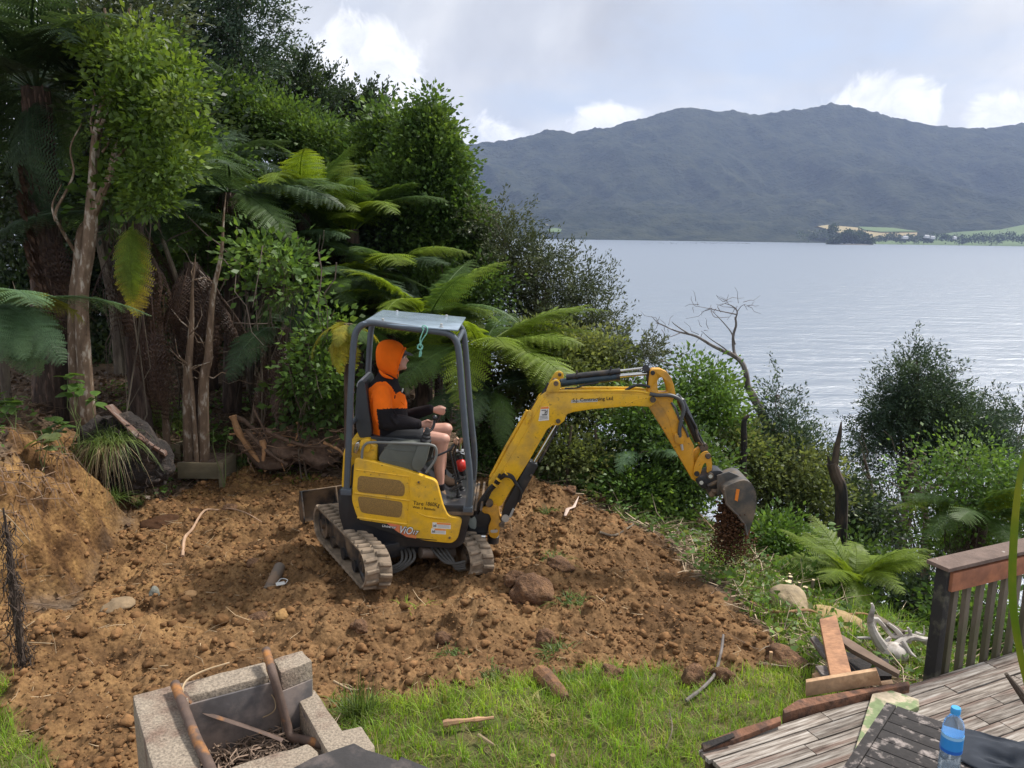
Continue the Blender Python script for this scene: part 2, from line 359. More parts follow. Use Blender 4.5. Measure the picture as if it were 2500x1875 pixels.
def axis_pts(lo, hi, a, b, fine, grow=1.06):
    mid = list(np.arange(a, b, fine)); s = fine; p = b; R = []
    while p < hi: R.append(p); s *= grow; p += s
    R.append(hi); s = fine; p = a; Lf = []
    while p > lo: s *= grow; p -= s; Lf.append(max(p, lo))
    return np.array(Lf[::-1] + mid + R)
xs = axis_pts(-70, 80, -4.8, 3.0, .0175); ys = axis_pts(-6, 75, 3.9, 9.4, .0175)
X, Y = np.meshgrid(xs, ys, indexing='xy'); Z = h_full(X, Y)
ny, nx = X.shape; idx = np.arange(ny * nx).reshape(ny, nx)
F = np.stack([idx[:-1, :-1], idx[:-1, 1:], idx[1:, 1:], idx[1:, :-1]], -1).reshape(-1, 4)
def soil_material():
    m = bpy.data.materials.new('soil'); m.use_nodes = True; nt = m.node_tree; N = nt.nodes.new; L = nt.links.new; b = nt.nodes['Principled BSDF']
    b.inputs['Roughness'].default_value = .95; b.inputs['Specular IOR Level'].default_value = .2
    tc = N('ShaderNodeTexCoord')
    def noise(s, d=6, r=.6):
        n = N('ShaderNodeTexNoise'); L(tc.outputs['Object'], n.inputs[0]); n.inputs['Scale'].default_value = s; n.inputs['Detail'].default_value = d; n.inputs['Roughness'].default_value = r; return n.outputs[0]
    def ramp(v, st):
        r = N('ShaderNodeValToRGB'); L(v, r.inputs[0]); e = r.color_ramp.elements
        while len(e) < len(st): e.new(.5)
        for k, (p, c) in enumerate(st): e[k].position = p; e[k].color = (*c, 1)
        return r.outputs[0]
    def mix(f, a, b_, bt='MIX'):
        x = N('ShaderNodeMix'); x.data_type = 'RGBA'; x.blend_type = bt
        if isinstance(f, float): x.inputs[0].default_value = f
        else: L(f, x.inputs[0])
        L(a, x.inputs[6]); L(b_, x.inputs[7]); return x.outputs[2]
    def attr(n):
        a = N('ShaderNodeAttribute'); a.attribute_name = n; return a.outputs['Fac']
    red = ramp(noise(1.1, 5), [(.3, (.105, .058, .027)), (.5, (.185, .106, .048)), (.7, (.265, .158, .072))])
    tan = ramp(noise(2.6, 9, .72), [(.32, (.07, .036, .017)), (.46, (.16, .085, .034)), (.58, (.25, .145, .055)), (.74, (.38, .235, .095))])
    soil = mix(attr('tan'), red, tan)
    fine = ramp(noise(38, 8, .7), [(.34, (.55, .52, .5)), (.5, (1, 1, 1)), (.68, (1.35, 1.35, 1.35))])
    soil = mix(1.0, soil, fine, 'MULTIPLY')
    spot = ramp(noise(6, 4), [(.36, (.55, .52, .50)), (.5, (1, 1, 1))])
    soil = mix(.8, soil, spot, 'MULTIPLY')
    tz = N('ShaderNodeMapRange'); L(noise(2.6, 4), tz.inputs[0]); tz.inputs[1].default_value = .35; tz.inputs[2].default_value = .65; tz.inputs[3].default_value = .72; tz.inputs[4].default_value = 1.15; vs_ = N('ShaderNodeVectorMath'); vs_.operation = 'SCALE'; L(soil, vs_.inputs[0]); L(tz.outputs[0], vs_.inputs['Scale']); soil = vs_.outputs[0]
    litter = ramp(noise(14, 8, .75), [(.3, (.03, .02, .013)), (.5, (.095, .065, .042)), (.7, (.25, .18, .12))])
    turf = ramp(noise(9, 6), [(.3, (.06, .085, .02)), (.6, (.12, .10, .045))])
    c = mix(attr('dirt'), litter, soil); c = mix(attr('turf'), c, turf)
    L(c, b.inputs['Base Color'])
    bp = N('ShaderNodeBump'); bp.inputs['Strength'].default_value = .7; bp.inputs['Distance'].default_value = .008; L(noise(70, 8, .7), bp.inputs['Height'])
    bp2 = N('ShaderNodeBump'); bp2.inputs['Strength'].default_value = .6; bp2.inputs['Distance'].default_value = .016
    vo = N('ShaderNodeTexVoronoi'); L(tc.outputs['Object'], vo.inputs['Vector']); vo.inputs['Scale'].default_value = 26; L(vo.outputs['Distance'], bp2.inputs['Height'])
    L(bp.outputs[0], bp2.inputs['Normal']); bp2.invert = True; L(bp2.outputs[0], b.inputs['Normal'])
    return m
M_SOIL = soil_material()
me = npmesh('ground', np.stack([X, Y, Z], -1).reshape(-1, 3), F, M_SOIL, smooth=True)
g, d, clay, sd = masks(X, Y)
tanm = np.clip(clay * .85 + .42 * sstep(-1.6, -3.2, X + .4 * fbm(X, Y, 1.2, 3, seed=20)) + .32 * sstep(7.8, 9.2, Y) * sstep(.5, -1, X), 0, 1)
for nm, arr in (('turf', g * (sd < .4)), ('dirt', d), ('tan', tanm)):
    a = me.attributes.new(nm, 'FLOAT', 'POINT'); a.data.foreach_set('value', np.ascontiguousarray(arr, np.float32).ravel())
tag(link('ground', me), 'freshly dug brown soil pad with clay bank and forest floor', None, None, 'structure')

# ================================================================== sea
def water_material():
    m = bpy.data.materials.new('water'); m.use_nodes = True; nt = m.node_tree; N = nt.nodes.new; L = nt.links.new; b = nt.nodes['Principled BSDF']
    b.inputs['Base Color'].default_value = (.16, .20, .255, 1); b.inputs['Roughness'].default_value = .3; b.inputs['IOR'].default_value = 2.4
    tc = N('ShaderNodeTexCoord')
    def noise(s, sx, sy, d=5, r=.55, rot=0.0):
        mp = N('ShaderNodeMapping'); L(tc.outputs['Object'], mp.inputs[0]); mp.inputs['Scale'].default_value = (sx, sy, 1); mp.inputs['Rotation'].default_value = (0, 0, rot)
        n = N('ShaderNodeTexNoise'); L(mp.outputs[0], n.inputs[0]); n.inputs['Scale'].default_value = s; n.inputs['Detail'].default_value = d; n.inputs['Roughness'].default_value = r; return n.outputs[0]
    b1 = N('ShaderNodeBump'); b1.inputs['Strength'].default_value = 1.0; b1.inputs['Distance'].default_value = .2; L(noise(1.9, .5, 1.4, 6, .65, .35), b1.inputs['Height'])
    b2 = N('ShaderNodeBump'); b2.inputs['Strength'].default_value = 1.0; b2.inputs['Distance'].default_value = .8; L(noise(.16, .6, 1.5, 4, .5, .25), b2.inputs['Height']); L(b1.outputs[0], b2.inputs['Normal'])
    L(b2.outputs[0], b.inputs['Normal'])
    return m
me = npmesh('sea', [(-9000, -200, SEA), (9000, -200, SEA), (9000, 9000, SEA), (-9000, 9000, SEA)], [(0, 1, 2, 3)], water_material())
tag(link('sea', me), 'calm silvery blue water of the sheltered bay', None, None, 'structure')
me = npmesh('seabed', [(-9000, -9000, SEA - 14), (9000, -9000, SEA - 14), (9000, 9000, SEA - 14), (-9000, 9000, SEA - 14)], [(0, 1, 2, 3)], mat('mud', (.08, .07, .05), .9))
tag(link('seabed', me), None, None, None, 'structure')

# ================================================================== hills over the bay
ridge_px = [(500, 470), (800, 420), (1000, 372), (1115, 360), (1180, 352), (1250, 342), (1330, 318), (1400, 322), (1500, 306), (1570, 290), (1640, 268), (1700, 262), (1760, 272), (1850, 276),
            (1950, 268), (2010, 255), (2060, 258), (2130, 276), (2250, 304), (2350, 312), (2420, 312), (2500, 300), (2700, 290), (3000, 330), (3600, 400)]
RY = 3500.0
rp = np.array([tuple(at(px, py, RY)) for px, py in ridge_px])
hx = np.arange(-1500, 3600, 10.0); hy = np.concatenate([np.arange(2050, 3600, 11.0), np.arange(3600, 4700, 22.0)])
HX, HY = np.meshgrid(hx, hy)
s = HX * RY / HY                    # columns fan out with distance so that spurs read as slopes
rh = np.interp(HX, rp[:, 0], rp[:, 2])
shore = 2120 + 60 * fbm(HX, HX * 0, .002, 3, seed=31) + 40 * np.sin(HX / 310)
t = (HY - shore) / (RY - shore)
spur = ridged(HX + .35 * HY, HY * .35, .0021, 3, 5)
prof = np.where(t < 1, sstep(-.02, 1.0, t) * .55 + np.clip(t, 0, 1) ** 1.25 * .45, 1 - .5 * (t - 1))
HZ = SEA + (rh - SEA) * prof * (1 - .62 * np.clip(1 - np.abs(2 * t - .95), 0, 1) * (1 - spur) * 1.7)
HZ = HZ + (fbm(HX, HY, .009, 3, seed=33) * 26 + fbm(HX, HY, .045, 2, seed=34) * 16) * sstep(0, .12, t)
HZ = np.where(t < 0, SEA - 4, HZ + 1.0)
ny, nx = HX.shape; idx = np.arange(ny * nx).reshape(ny, nx)
F = np.stack([idx[:-1, :-1], idx[:-1, 1:], idx[1:, 1:], idx[1:, :-1]], -1).reshape(-1, 4)
def hill_material():
    m = bpy.data.materials.new('hill_forest'); m.use_nodes = True; nt = m.node_tree; N = nt.nodes.new; L = nt.links.new; b = nt.nodes['Principled BSDF']
    b.inputs['Roughness'].default_value = 1; b.inputs['Specular IOR Level'].default_value = .1
    tc = N('ShaderNodeTexCoord')
    n = N('ShaderNodeTexNoise'); L(tc.outputs['Object'], n.inputs[0]); n.inputs['Scale'].default_value = .012; n.inputs['Detail'].default_value = 9; n.inputs['Roughness'].default_value = .7
    r = N('ShaderNodeValToRGB'); L(n.outputs[0], r.inputs[0]); e = r.color_ramp.elements; e[0].position = .40; e[0].color = (.008, .015, .008, 1); e[1].position = .66; e[1].color = (.045, .052, .028, 1)
    at_ = N('ShaderNodeAttribute'); at_.attribute_name = 'field'; at2 = N('ShaderNodeAttribute'); at2.attribute_name = 'fcol'
    x = N('ShaderNodeMix'); x.data_type = 'RGBA'; L(at_.outputs['Fac'], x.inputs[0]); L(r.outputs[0], x.inputs[6]); L(at2.outputs['Color'], x.inputs[7]); L(x.outputs[2], b.inputs['Base Color'])
    bp = N('ShaderNodeBump'); bp.inputs['Strength'].default_value = .8; bp.inputs['Distance'].default_value = 14; n2 = N('ShaderNodeTexNoise'); L(tc.outputs['Object'], n2.inputs[0]); n2.inputs['Scale'].default_value = .07; n2.inputs['Detail'].default_value = 4
    L(n2.outputs[0], bp.inputs['Height']); L(bp.outputs[0], b.inputs['Normal'])
    return m
me = npmesh('hills', np.stack([HX, HY, HZ], -1).reshape(-1, 3), F, hill_material(), smooth=True)
tag(link('hills', me), 'forested hills across the bay fading blue in haze', None, None, 'structure')
# open farm flat at the foot of the hills, right
def shore_y(x): return float(2120 + 60 * fbm(np.array([x]), np.array([0.0]), .002, 3, seed=31)[0] + 40 * math.sin(x / 310))
# ================================================================== haze
hm = bpy.data.materials.new('haze'); hm.use_nodes = True; nt = hm.node_tree; nt.nodes.clear()
o_ = nt.nodes.new('ShaderNodeOutputMaterial'); pv = nt.nodes.new('ShaderNodeVolumePrincipled'); nt.links.new(pv.outputs[0], o_.inputs['Volume'])
pv.inputs['Color'].default_value = (.50, .64, 1.0, 1); pv.inputs['Density'].default_value = .000115; pv.inputs['Anisotropy'].default_value = .2
hb_ = MB(); hb_.box((500, 2300, 250), (9600, 7000, 600)); hz_o = hb_.build('haze', hm, smooth=False); tag(hz_o, None, None, None, 'stuff')
# ================================================================== paint and metal
def grunge(name, base, dirt=(.20, .13, .08), rough=.35, lo=.55, hi=.75, scale=5, **k):
    return mat(name, base, rough, col2=dirt, c2scale=scale, c2lo=lo, c2hi=hi, rough2=.85, var=.10, vscale=14, bump=.12, bscale=90, bdist=.002, **k)
YEL = grunge('yellow_paint', (.74, .43, .022), (.40, .25, .07), .36, .50, .80, chips=38)
YEL2 = grunge('worn_amber_paint', (.60, .29, .018), (.26, .16, .06), .45, .46, .76, chips=30)
BLK = grunge('black_enamel', (.017, .018, .022), (.10, .075, .05), .38, .56, .82)
BLKM = grunge('muddy_black_steel', (.022, .022, .024), (.17, .115, .07), .5, .44, .62)
RUB = mat('rubber_hose', (.016, .016, .017), .55, var=.25, vscale=20, bump=.2, bscale=80, bdist=.003)
TRK = grunge('muddy_track_rubber', (.15, .115, .08), (.31, .235, .165), .8, .40, .6, 9)
TRKI = grunge('track_belt_inner', (.022, .020, .018), (.12, .085, .05), .75, .5, .7, 8)
GREY = grunge('grey_tube_paint', (.075, .092, .112), (.16, .15, .13), .36, .6, .85)
ROOFM = mat('roof_sheet_blue_grey', (.30, .38, .46), .22, .3, var=.25, vscale=5, bump=.15, bscale=25, bdist=.004)
CON = grunge('grey_green_plastic', (.105, .115, .10), (.20, .17, .13), .55, .6, .85)
SEAT = mat('seat_vinyl', (.035, .042, .05), .5, var=.2, vscale=8, bump=.1, bscale=60, bdist=.003)
CHR = mat('chrome', (.62, .62, .60), .16, 1.0, var=.15, vscale=6)
TEAL = grunge('dark_teal_enamel', (.014, .035, .052), (.08, .07, .05), .35, .6, .85)
BUCK = grunge('scuffed_bucket_steel', (.06, .058, .055), (.16, .12, .085), .45, .42, .66, 7)
TAN = None
def grille_mat():
    m = bpy.data.materials.new('tan_mesh_grille'); m.use_nodes = True; nt = m.node_tree; N = nt.nodes.new; L = nt.links.new; b = nt.nodes['Principled BSDF']
    tc = N('ShaderNodeTexCoord'); vo = N('ShaderNodeTexVoronoi'); vo.inputs['Scale'].default_value = 170; vo.inputs['Randomness'].default_value = .25
    mp = N('ShaderNodeMapping'); L(tc.outputs['Object'], mp.inputs[0]); mp.inputs['Scale'].default_value = (1, .02, .72); L(mp.outputs[0], vo.inputs['Vector'])
    r = N('ShaderNodeValToRGB'); L(vo.outputs['Distance'], r.inputs[0]); e = r.color_ramp.elements; e[0].position = .25; e[0].color = (.07, .045, .02, 1); e[1].position = .5; e[1].color = (.32, .19, .05, 1)
    L(r.outputs[0], b.inputs['Base Color']); b.inputs['Roughness'].default_value = .7
    bp = N('ShaderNodeBump'); bp.inputs['Distance'].default_value = .003; L(vo.outputs['Distance'], bp.inputs['Height']); L(bp.outputs[0], b.inputs['Normal'])
    return m
GRL = grille_mat()
WHT = mat('sticker_white', (.72, .72, .70), .4); ORG = mat('sticker_orange', (.75, .22, .03), .4); INK = mat('black_ink', (.012, .011, .010), .5); PINK = mat('faded_red_decal', (.70, .16, .10), .45, col2=(.62, .30, .06), c2scale=9, c2lo=.4, c2hi=.7)
SILV = mat('silver_plate', (.5, .5, .48), .35, .4); REDP = mat('red_plastic', (.55, .03, .02), .35)

def Z1(zx, zy, Y): return at(700 + .4581 * zx, 720 + .4581 * zy, Y)      # measured on the side-on view of the machine
def Z2(zx, zy, Y): return at(1100 + .36166 * zx, 850 + .36166 * zy, Y)
def z1(pts, Y): return [Z1(a, b, Y) for a, b in pts]
def z2(pts, Y): return [Z2(a, b, Y) for a, b in pts]
EX, EY = -.98, 6.98
exc = empty('excavator', (EX, EY, 0), 'yellow rubber tracked mini digger with open canopy reaching out over the dirt', 'excavator')
YN, YF = 6.50, 7.40
def rounded(pts, n=4, r=.35):
    """round the corners of a 2d outline given as tuples"""
    out = []; N_ = len(pts)
    for i in range(N_):
        p0, p1, p2 = Vector(pts[i - 1]), Vector(pts[i]), Vector(pts[(i + 1) % N_])
        k0 = min(r, 24 / max((p0 - p1).length, 1)); k2 = min(r, 24 / max((p2 - p1).length, 1))
        a = p1.lerp(p0, k0); b = p1.lerp(p2, k2)
        for k in range(n + 1):
            t = k / n; out.append(tuple(a * (1 - t) ** 2 + p1 * 2 * t * (1 - t) + b * t * t))
    return out
def xprism(name, pts, ya, yb, m, f=z1, bevel=.012, parent=exc, bseg=2, rnd=True, mb=None):
    b = mb or MB(); P = f(rounded(pts) if rnd else pts, ya); b.prism(P, (0, yb - ya, 0))
    return b.build(name, m, parent, bevel=bevel, bseg=bseg) if mb is None else None

# ---- house
xprism('lower_skirt', [(271, 1035), (278, 1170), (305, 1265), (350, 1300), (470, 1335), (900, 1352), (945, 1325), (980, 1170), (990, 1130), (940, 1120), (840, 1120), (700, 960), (345, 900), (340, 1030)], YN + .035, YF, BLK, bevel=.02)
panel = [(361, 866), (480, 893), (640, 935), (798, 990), (832, 1120), (862, 1180), (937, 1192), (912, 1300), (880, 1326), (740, 1312), (590, 1278), (480, 1243), (395, 1208), (372, 1180), (345, 1095), (352, 990)]
side = xprism('side_cover', panel, YN, YN + .06, YEL, bevel=.016, bseg=3)
# pressed ribs of the side cover, standing proud
b = MB()
for a, c, r in (((362, 1056), (655, 1096), .0085), ((366, 930), (650, 968), .0065), ((655, 968), (640, 1210), .006), ((376, 1186), (640, 1222), .0085)):
    p0, p1 = Z1(*a, YN), Z1(*c, YN); b.tube([p0, p0.lerp(p1, .5), p1], r, 8)
b.build('pressed_rib', YEL, side)
b = MB(); b.tube([Z1(x, y, YN + .002) for x, y in ((672, 1150), (740, 1178), (800, 1188), (850, 1192))], [.001, .008, .013, .006], 8); b.build('pressed_crease', YEL, side)
xprism('grille', [(380, 962), (575, 985), (602, 988), (630, 1018), (626, 1076), (374, 1050)], YN - .003, YN + .02, GRL, bevel=.002, parent=side)
xprism('grille', [(376, 1071), (620, 1104), (608, 1190), (402, 1162), (388, 1140)], YN - .003, YN + .02, GRL, bevel=.002, parent=side)
for cxy, rr in (((703, 998), .02), ((868, 1294), .021)):
    b = MB(); b.lathe(Z1(*cxy, YN + .005), (0, -1, 0), [(0, rr), (.006, rr), (.009, rr * .82), (.005, rr * .72), (.003, .4 * rr)], 24); o = b.build('cover_boss', YEL, side)
    b = MB(); b.lathe(Z1(*cxy, YN), (0, -1, 0), [(0, rr * .45), (.009, rr * .42), (.012, rr * .2)], 10); b.build('bolt', BLKM, side)
# rear hood behind the post, corner of the counterweight
xprism('rear_hood', [(300, 835), (318, 805), (352, 788), (392, 784), (480, 800), (480, 1000), (345, 1046), (289, 1040), (295, 930)], YN + .09, YF - .03, YEL, bevel=.03, bseg=3)
xprism('hood_latch', [(352, 838), (366, 790), (384, 782), (392, 800), (372, 850)], YN + .05, YN + .12, CHR, bevel=.004)
b = MB(); b.prism(z1([(436, 785), (700, 800), (690, 1000), (690, 1100), (440, 960)], YN + .16), (0, .62, 0)); b.build('seat_base', BLK, exc, bevel=.02)
b = MB(); b.box((Z1(360, 826, YN + .1)), (.05, .05, .05)); 
xprism('armrest_bracket', [(392, 772), (446, 765), (445, 830), (432, 838), (385, 830)], YN + .05, YN + .12, YEL, bevel=.01)
# floor plate and pedals
b = MB(); P = [Z1(835, 1150, YN + .02), Z1(975, 1150, YN + .02)]
fl = Z1(850, 1150, 6.55).z
b.prism([(P[0].x - .25, YN + .03, fl), (P[1].x + .03, YN + .03, fl), (P[1].x + .03, YF - .05, fl), (P[0].x - .25, YF - .05, fl)], (0, 0, -.035)); b.build('floor_plate', BLKM, exc, bevel=.01)
b = MB()
for k in range(7):
    x0 = P[0].x + .02 + .05 * k; b.box((x0, 6.95, fl + .004), (.018, .8, .008))
b.build('tread_strip', BLKM, exc)
for (zx, zy, yy) in ((925, 1030, 6.75), (940, 1010, 6.95), (925, 1020, 7.15)):
    b = MB(); p = Z1(zx, zy, yy); p.z = fl
    b.lathe(p, (-.15, 0, 1), [(0, .05)] + [(.012 + .012 * k, (.045 - .0035 * k) * (1 if k % 2 else .82)) for k in range(9)] + [(.125, .012)], 14); b.tube([p + Vector((-.02, 0, .1)), p + Vector((-.05, 0, .24))], .008, 6); b.box(p + Vector((-.03, 0, .15)), (.10, .07, .012), Matrix.Rotation(-.5, 3, 'Y')); b.build('foot_pedal', RUB, exc)
# drive levers
for (a, c, yy, kn) in (((905, 985), (870, 835), 6.86, (897, 780)), ((915, 985), (890, 840), 6.97, (905, 785))):
    b = MB(); b.cm = 0; b.tube([Z1(*a, yy), Z1(*c, yy), Z1(kn[0], kn[1] + 8, yy)], .009, 8); lv = b.build('drive_lever', BLK, exc)
    b = MB(); b.ball(Z1(*kn, yy), (.016, .016, .024), 10, 8); b.build('knob', mat('tan_knob', (.42, .25, .17), .5), lv)
b = MB(); b.tube(smoothpts([Z1(700, 905, YN + .1), Z1(740, 888, YN + .1), Z1(800, 858, YN + .1), Z1(860, 830, YN + .12), Z1(892, 795, YN + .16)], 4), .009, 8); lv = b.build('dozer_lever', BLK, exc)
b = MB(); p = Z1(898, 785, YN + .17); b.tube([p, p + Vector((.022, 0, .035))], [.013, .016], 10); b.build('grip', mat('tan_knob', (.42, .25, .17), .5), lv)
b = MB(); b.tube(smoothpts([Z1(950, 850, 7.1), Z1(925, 835, 7.1), Z1(925, 790, 7.1), Z1(938, 762, 7.1)], 5), .018, 10); b.tube([Z1(905, 835, 7.1), Z1(945, 832, 7.1)], .02, 8); b.build('work_light_bracket', CHR, exc)
b = MB(); b.ball(Z1(928, 908, 7.1), (.055, .05, .06), 14, 10); b.build('reflector', REDP, exc)
b = MB(); b.tube([Z1(918, 850, 7.12), Z1(925, 880, 7.12), Z1(945, 960, 7.12)], .028, 8); b.build('lamp_housing', BLK, exc)
# ---- console
con = xprism('left_console', [(487, 868), (540, 796), (640, 790), (762, 798), (742, 870), (690, 945), (600, 925), (498, 898)], YN + .045, YN + .20, CON, bevel=.012)
b = MB(); b.tube([Z1(520, 815, YN + .045), Z1(600, 830, YN + .042), Z1(705, 835, YN + .045)], .004, 6); b.tube([Z1(498, 862, YN + .045), Z1(530, 880, YN + .043), Z1(662, 895, YN + .045)], .004, 6); b.build('moulded_edge', CON, con)
xprism('lever_pod', [(700, 800), (765, 795), (740, 905), (705, 945), (670, 925), (665, 890)], YN + .02, YN + .1, CON, bevel=.012)
b = MB(); c0 = Z1(738, 800, YN + .13); ax = (Z1(748, 728, YN + .13) - c0)
b.lathe(c0, ax, [(0, .062), (.006, .062)] + [(.012 + k * .0155, (.058 - .0042 * k) * (1 if k % 2 == 0 else .84)) for k in range(9)] + [(.155, .012)], 18); b.build('lever_boot', RUB, exc)
JL = Z1(790, 682, YN + .20)
b = MB(); b.tube(smoothpts([c0 + ax * .9, c0.lerp(JL, .75), JL + Vector((0, 0, .03))], 4), [.012] * 9, 8); b.ball(JL + Vector((-.002, 0, .045)), (.024, .024, .026), 12, 9); b.build('joystick', BLK, exc)
JR = Z1(826, 622, 7.18)
b = MB(); b.tube(smoothpts([Z1(770, 790, 7.18), Z1(790, 700, 7.18), JR], 4), [.014] * 9, 8); b.ball(JR + Vector((.01, 0, .01)), (.036, .024, .022), 12, 9, Matrix.Rotation(-.5, 3, 'Y')); b.lathe(Z1(770, 800, 7.18), (0, 0, 1), [(0, .06), (.02, .05), (.04, .052), (.06, .04), (.08, .042), (.1, .02)], 14); b.build('joystick', BLK, exc)
xprism('right_console', [(560, 800), (580, 740), (740, 745), (790, 800), (760, 900), (580, 900)], 7.1, 7.26, CON, bevel=.015)
b = MB(); b.ball(Z1(842, 716, 7.08), .013, 10, 8); b.tube([Z1(842, 722, 7.08), Z1(842, 780, 7.08)], .006, 6); b.build('throttle_knob', CHR, exc)
# handrail
b = MB(); b.tube(smoothpts(z1([(400, 880), (403, 830), (416, 800), (450, 786), (560, 788), (680, 793), (770, 800), (795, 818), (797, 855), (785, 890), (742, 948)], YN + .02), 4), .0115, 10); b.build('hand_rail', mat('rail_grey', (.16, .165, .155), .45, var=.2), exc)
# seat
b = MB(); sp = [(372, 500), (380, 466), (400, 455), (416, 470), (432, 560), (452, 700), (452, 760), (395, 772), (372, 730), (362, 640)]
b.prism(z1(rounded(sp), 6.74), (0, .44, 0)); st = b.build('seat_back', SEAT, exc, bevel=.03, bseg=3)
b = MB(); b.prism(z1(rounded([(370, 490), (378, 462), (396, 450), (412, 462), (405, 478), (385, 490)]), 6.76), (0, .40, 0)); b.build('headrest_strip', mat('grey_vinyl', (.33, .34, .36), .4), exc, bevel=.01)
b = MB(); b.prism(z1(rounded([(430, 752), (640, 770), (760, 790), (765, 830), (450, 830)]), 6.74), (0, .44, 0)); b.build('seat_cushion', SEAT, exc, bevel=.03, bseg=3)
# ---- canopy
def frame_path(Y, dx=0):
    return [Z1(a + dx, b_, Y) for a, b_ in [(320, 1052), (328, 850), (338, 600), (350, 350), (362, 225), (382, 178), (415, 155), (470, 150), (600, 170), (720, 185), (820, 198), (870, 212), (903, 248), (918, 320), (935, 520), (955, 760), (974, 940), (976, 1060), (968, 1140)]]
near = smoothpts(frame_path(YN + .02), 5)
b = MB(); b.tube(near, .0275, 12); cf = b.build('canopy_frame', GREY, exc)
far = [p + Vector((0, .80, 0)) for p in near]
b = MB(); b.tube(far, .0275, 12); b.build('canopy_frame', GREY, exc)
b = MB()
for zz in ((380, 180), (905, 255)):
    p = Z1(*zz, YN + .02); b.tube([p, p + Vector((0, .80, 0))], .022, 10)
p = Z1(333, 700, YN + .02); b.tube([p, p + Vector((0, .80, 0))], .02, 10); b.build('cross_tube', GREY, exc)
b = MB()
for zz in ((338, 600), (344, 520)):
    p = Z1(*zz, YN + .02); b.lathe(p - Vector((0, 0, .004)), (0, 0, 1), [(0, .029), (.008, .029)], 12)
for zz in ((329, 862),):
    p = Z1(*zz, YN + .02); b.lathe(p, (0, 0, 1), [(0, .031), (.01, .031)], 12)
p = Z1(320, 1045, YN + .02); b.box(p, (.09, .08, .05)); p = Z1(966, 1140, YN + .02); b.box(p, (.08, .07, .04)); b.build('mounting_collar', GREY, exc, bevel=.003)
rA, rB = Z1(405, 150, YN - .005), Z1(912, 194, YN - .005)
b = MB(); b.prism([rA, rB, rB + Vector((.015, .83, .018)), rA + Vector((.03, .83, .018))], (0, 0, .012)); rf = b.build('roof_sheet', ROOFM, exc, bevel=.003)
b = MB()
for f_ in (.2, .8):
    p = rA.lerp(rB, f_); b.tube([p + Vector((0, .03, -.008)), p + Vector((0, .80, -.008))], .012, 6)
b.build('roof_stiffener', GREY, rf)
for f_, yy in ((.2, .06), (.82, .06), (.22, .76), (.80, .76)):
    p = rA.lerp(rB, f_) + Vector((0, yy, .012)); b = MB(); b.lathe(p, (0, 0, 1), [(0, .017), (.008, .017), (.009, .011), (.032, .011), (.034, .006)], 10); b.build('bolt', SILV, rf)
# rope on the canopy bar: hangs from it, a thing of its own
RP = mat('teal_rope', (.22, .52, .42), .8, var=.3, vscale=120, bump=.4, bscale=200, bdist=.002)
b = MB(); q = YN - .012
b.tube(smoothpts(z1([(728, 185), (722, 168), (738, 165), (750, 180), (745, 205), (722, 240), (712, 270)], q), 5), .0055, 6)
b.tube(smoothpts(z1([(712, 272), (712, 235), (722, 205), (732, 180)], q - .012), 5), .0055, 6)
b.tube(smoothpts([Z1(698, 270, q), Z1(712, 262, q - .012), Z1(724, 275, q), Z1(714, 290, q - .014), Z1(698, 282, q - .004), Z1(706, 268, q + .012), Z1(722, 284, q + .008), Z1(712, 300, q), Z1(708, 330, q)], 5), .0065, 6)
b.tube(smoothpts(z1([(712, 295), (718, 308), (714, 328)], q - .004), 4), .005, 6)
tag(b.build('rope', RP), 'short teal rope knotted round the front canopy bar of the digger', 'rope')

# ---- undercarriage, built along its own heading
UH = math.radians(30); UD = Vector((math.sin(UH), -math.cos(UH), 0)); UP = Vector((math.cos(UH), math.sin(UH), 0))
UC = Vector((EX - .02, EY - .06, 0))
def U(a, s, z): return UC + UD * a + UP * s + Vector((0, 0, z - .055 * s / .45 - .03 + .03))
HL, RR = .56, .185
def track_loop(r, n_arc=12, n_str=14):
    pts = []
    r2 = r * .86
    for k in range(n_str): t = k / n_str; pts.append((-HL + 2 * HL * t, r + .185 + .0 - (r - r) ))
    pts = []
    for k in range(n_arc + 1): a = math.pi / 2 - math.pi * k / n_arc; pts.append((HL + r * math.cos(a), RR + r * math.sin(a)))
    for k in range(1, n_str): t = k / n_str; pts.append((HL - 2 * HL * t, RR - r))
    for k in range(n_arc + 1): a = -math.pi / 2 - math.pi * k / n_arc; pts.append((-HL + r * math.cos(a), RR + r * math.sin(a)))
    for k in range(1, n_str): t = k / n_str; pts.append((-HL + 2 * HL * t, RR + r))
    return pts
lug_me = None
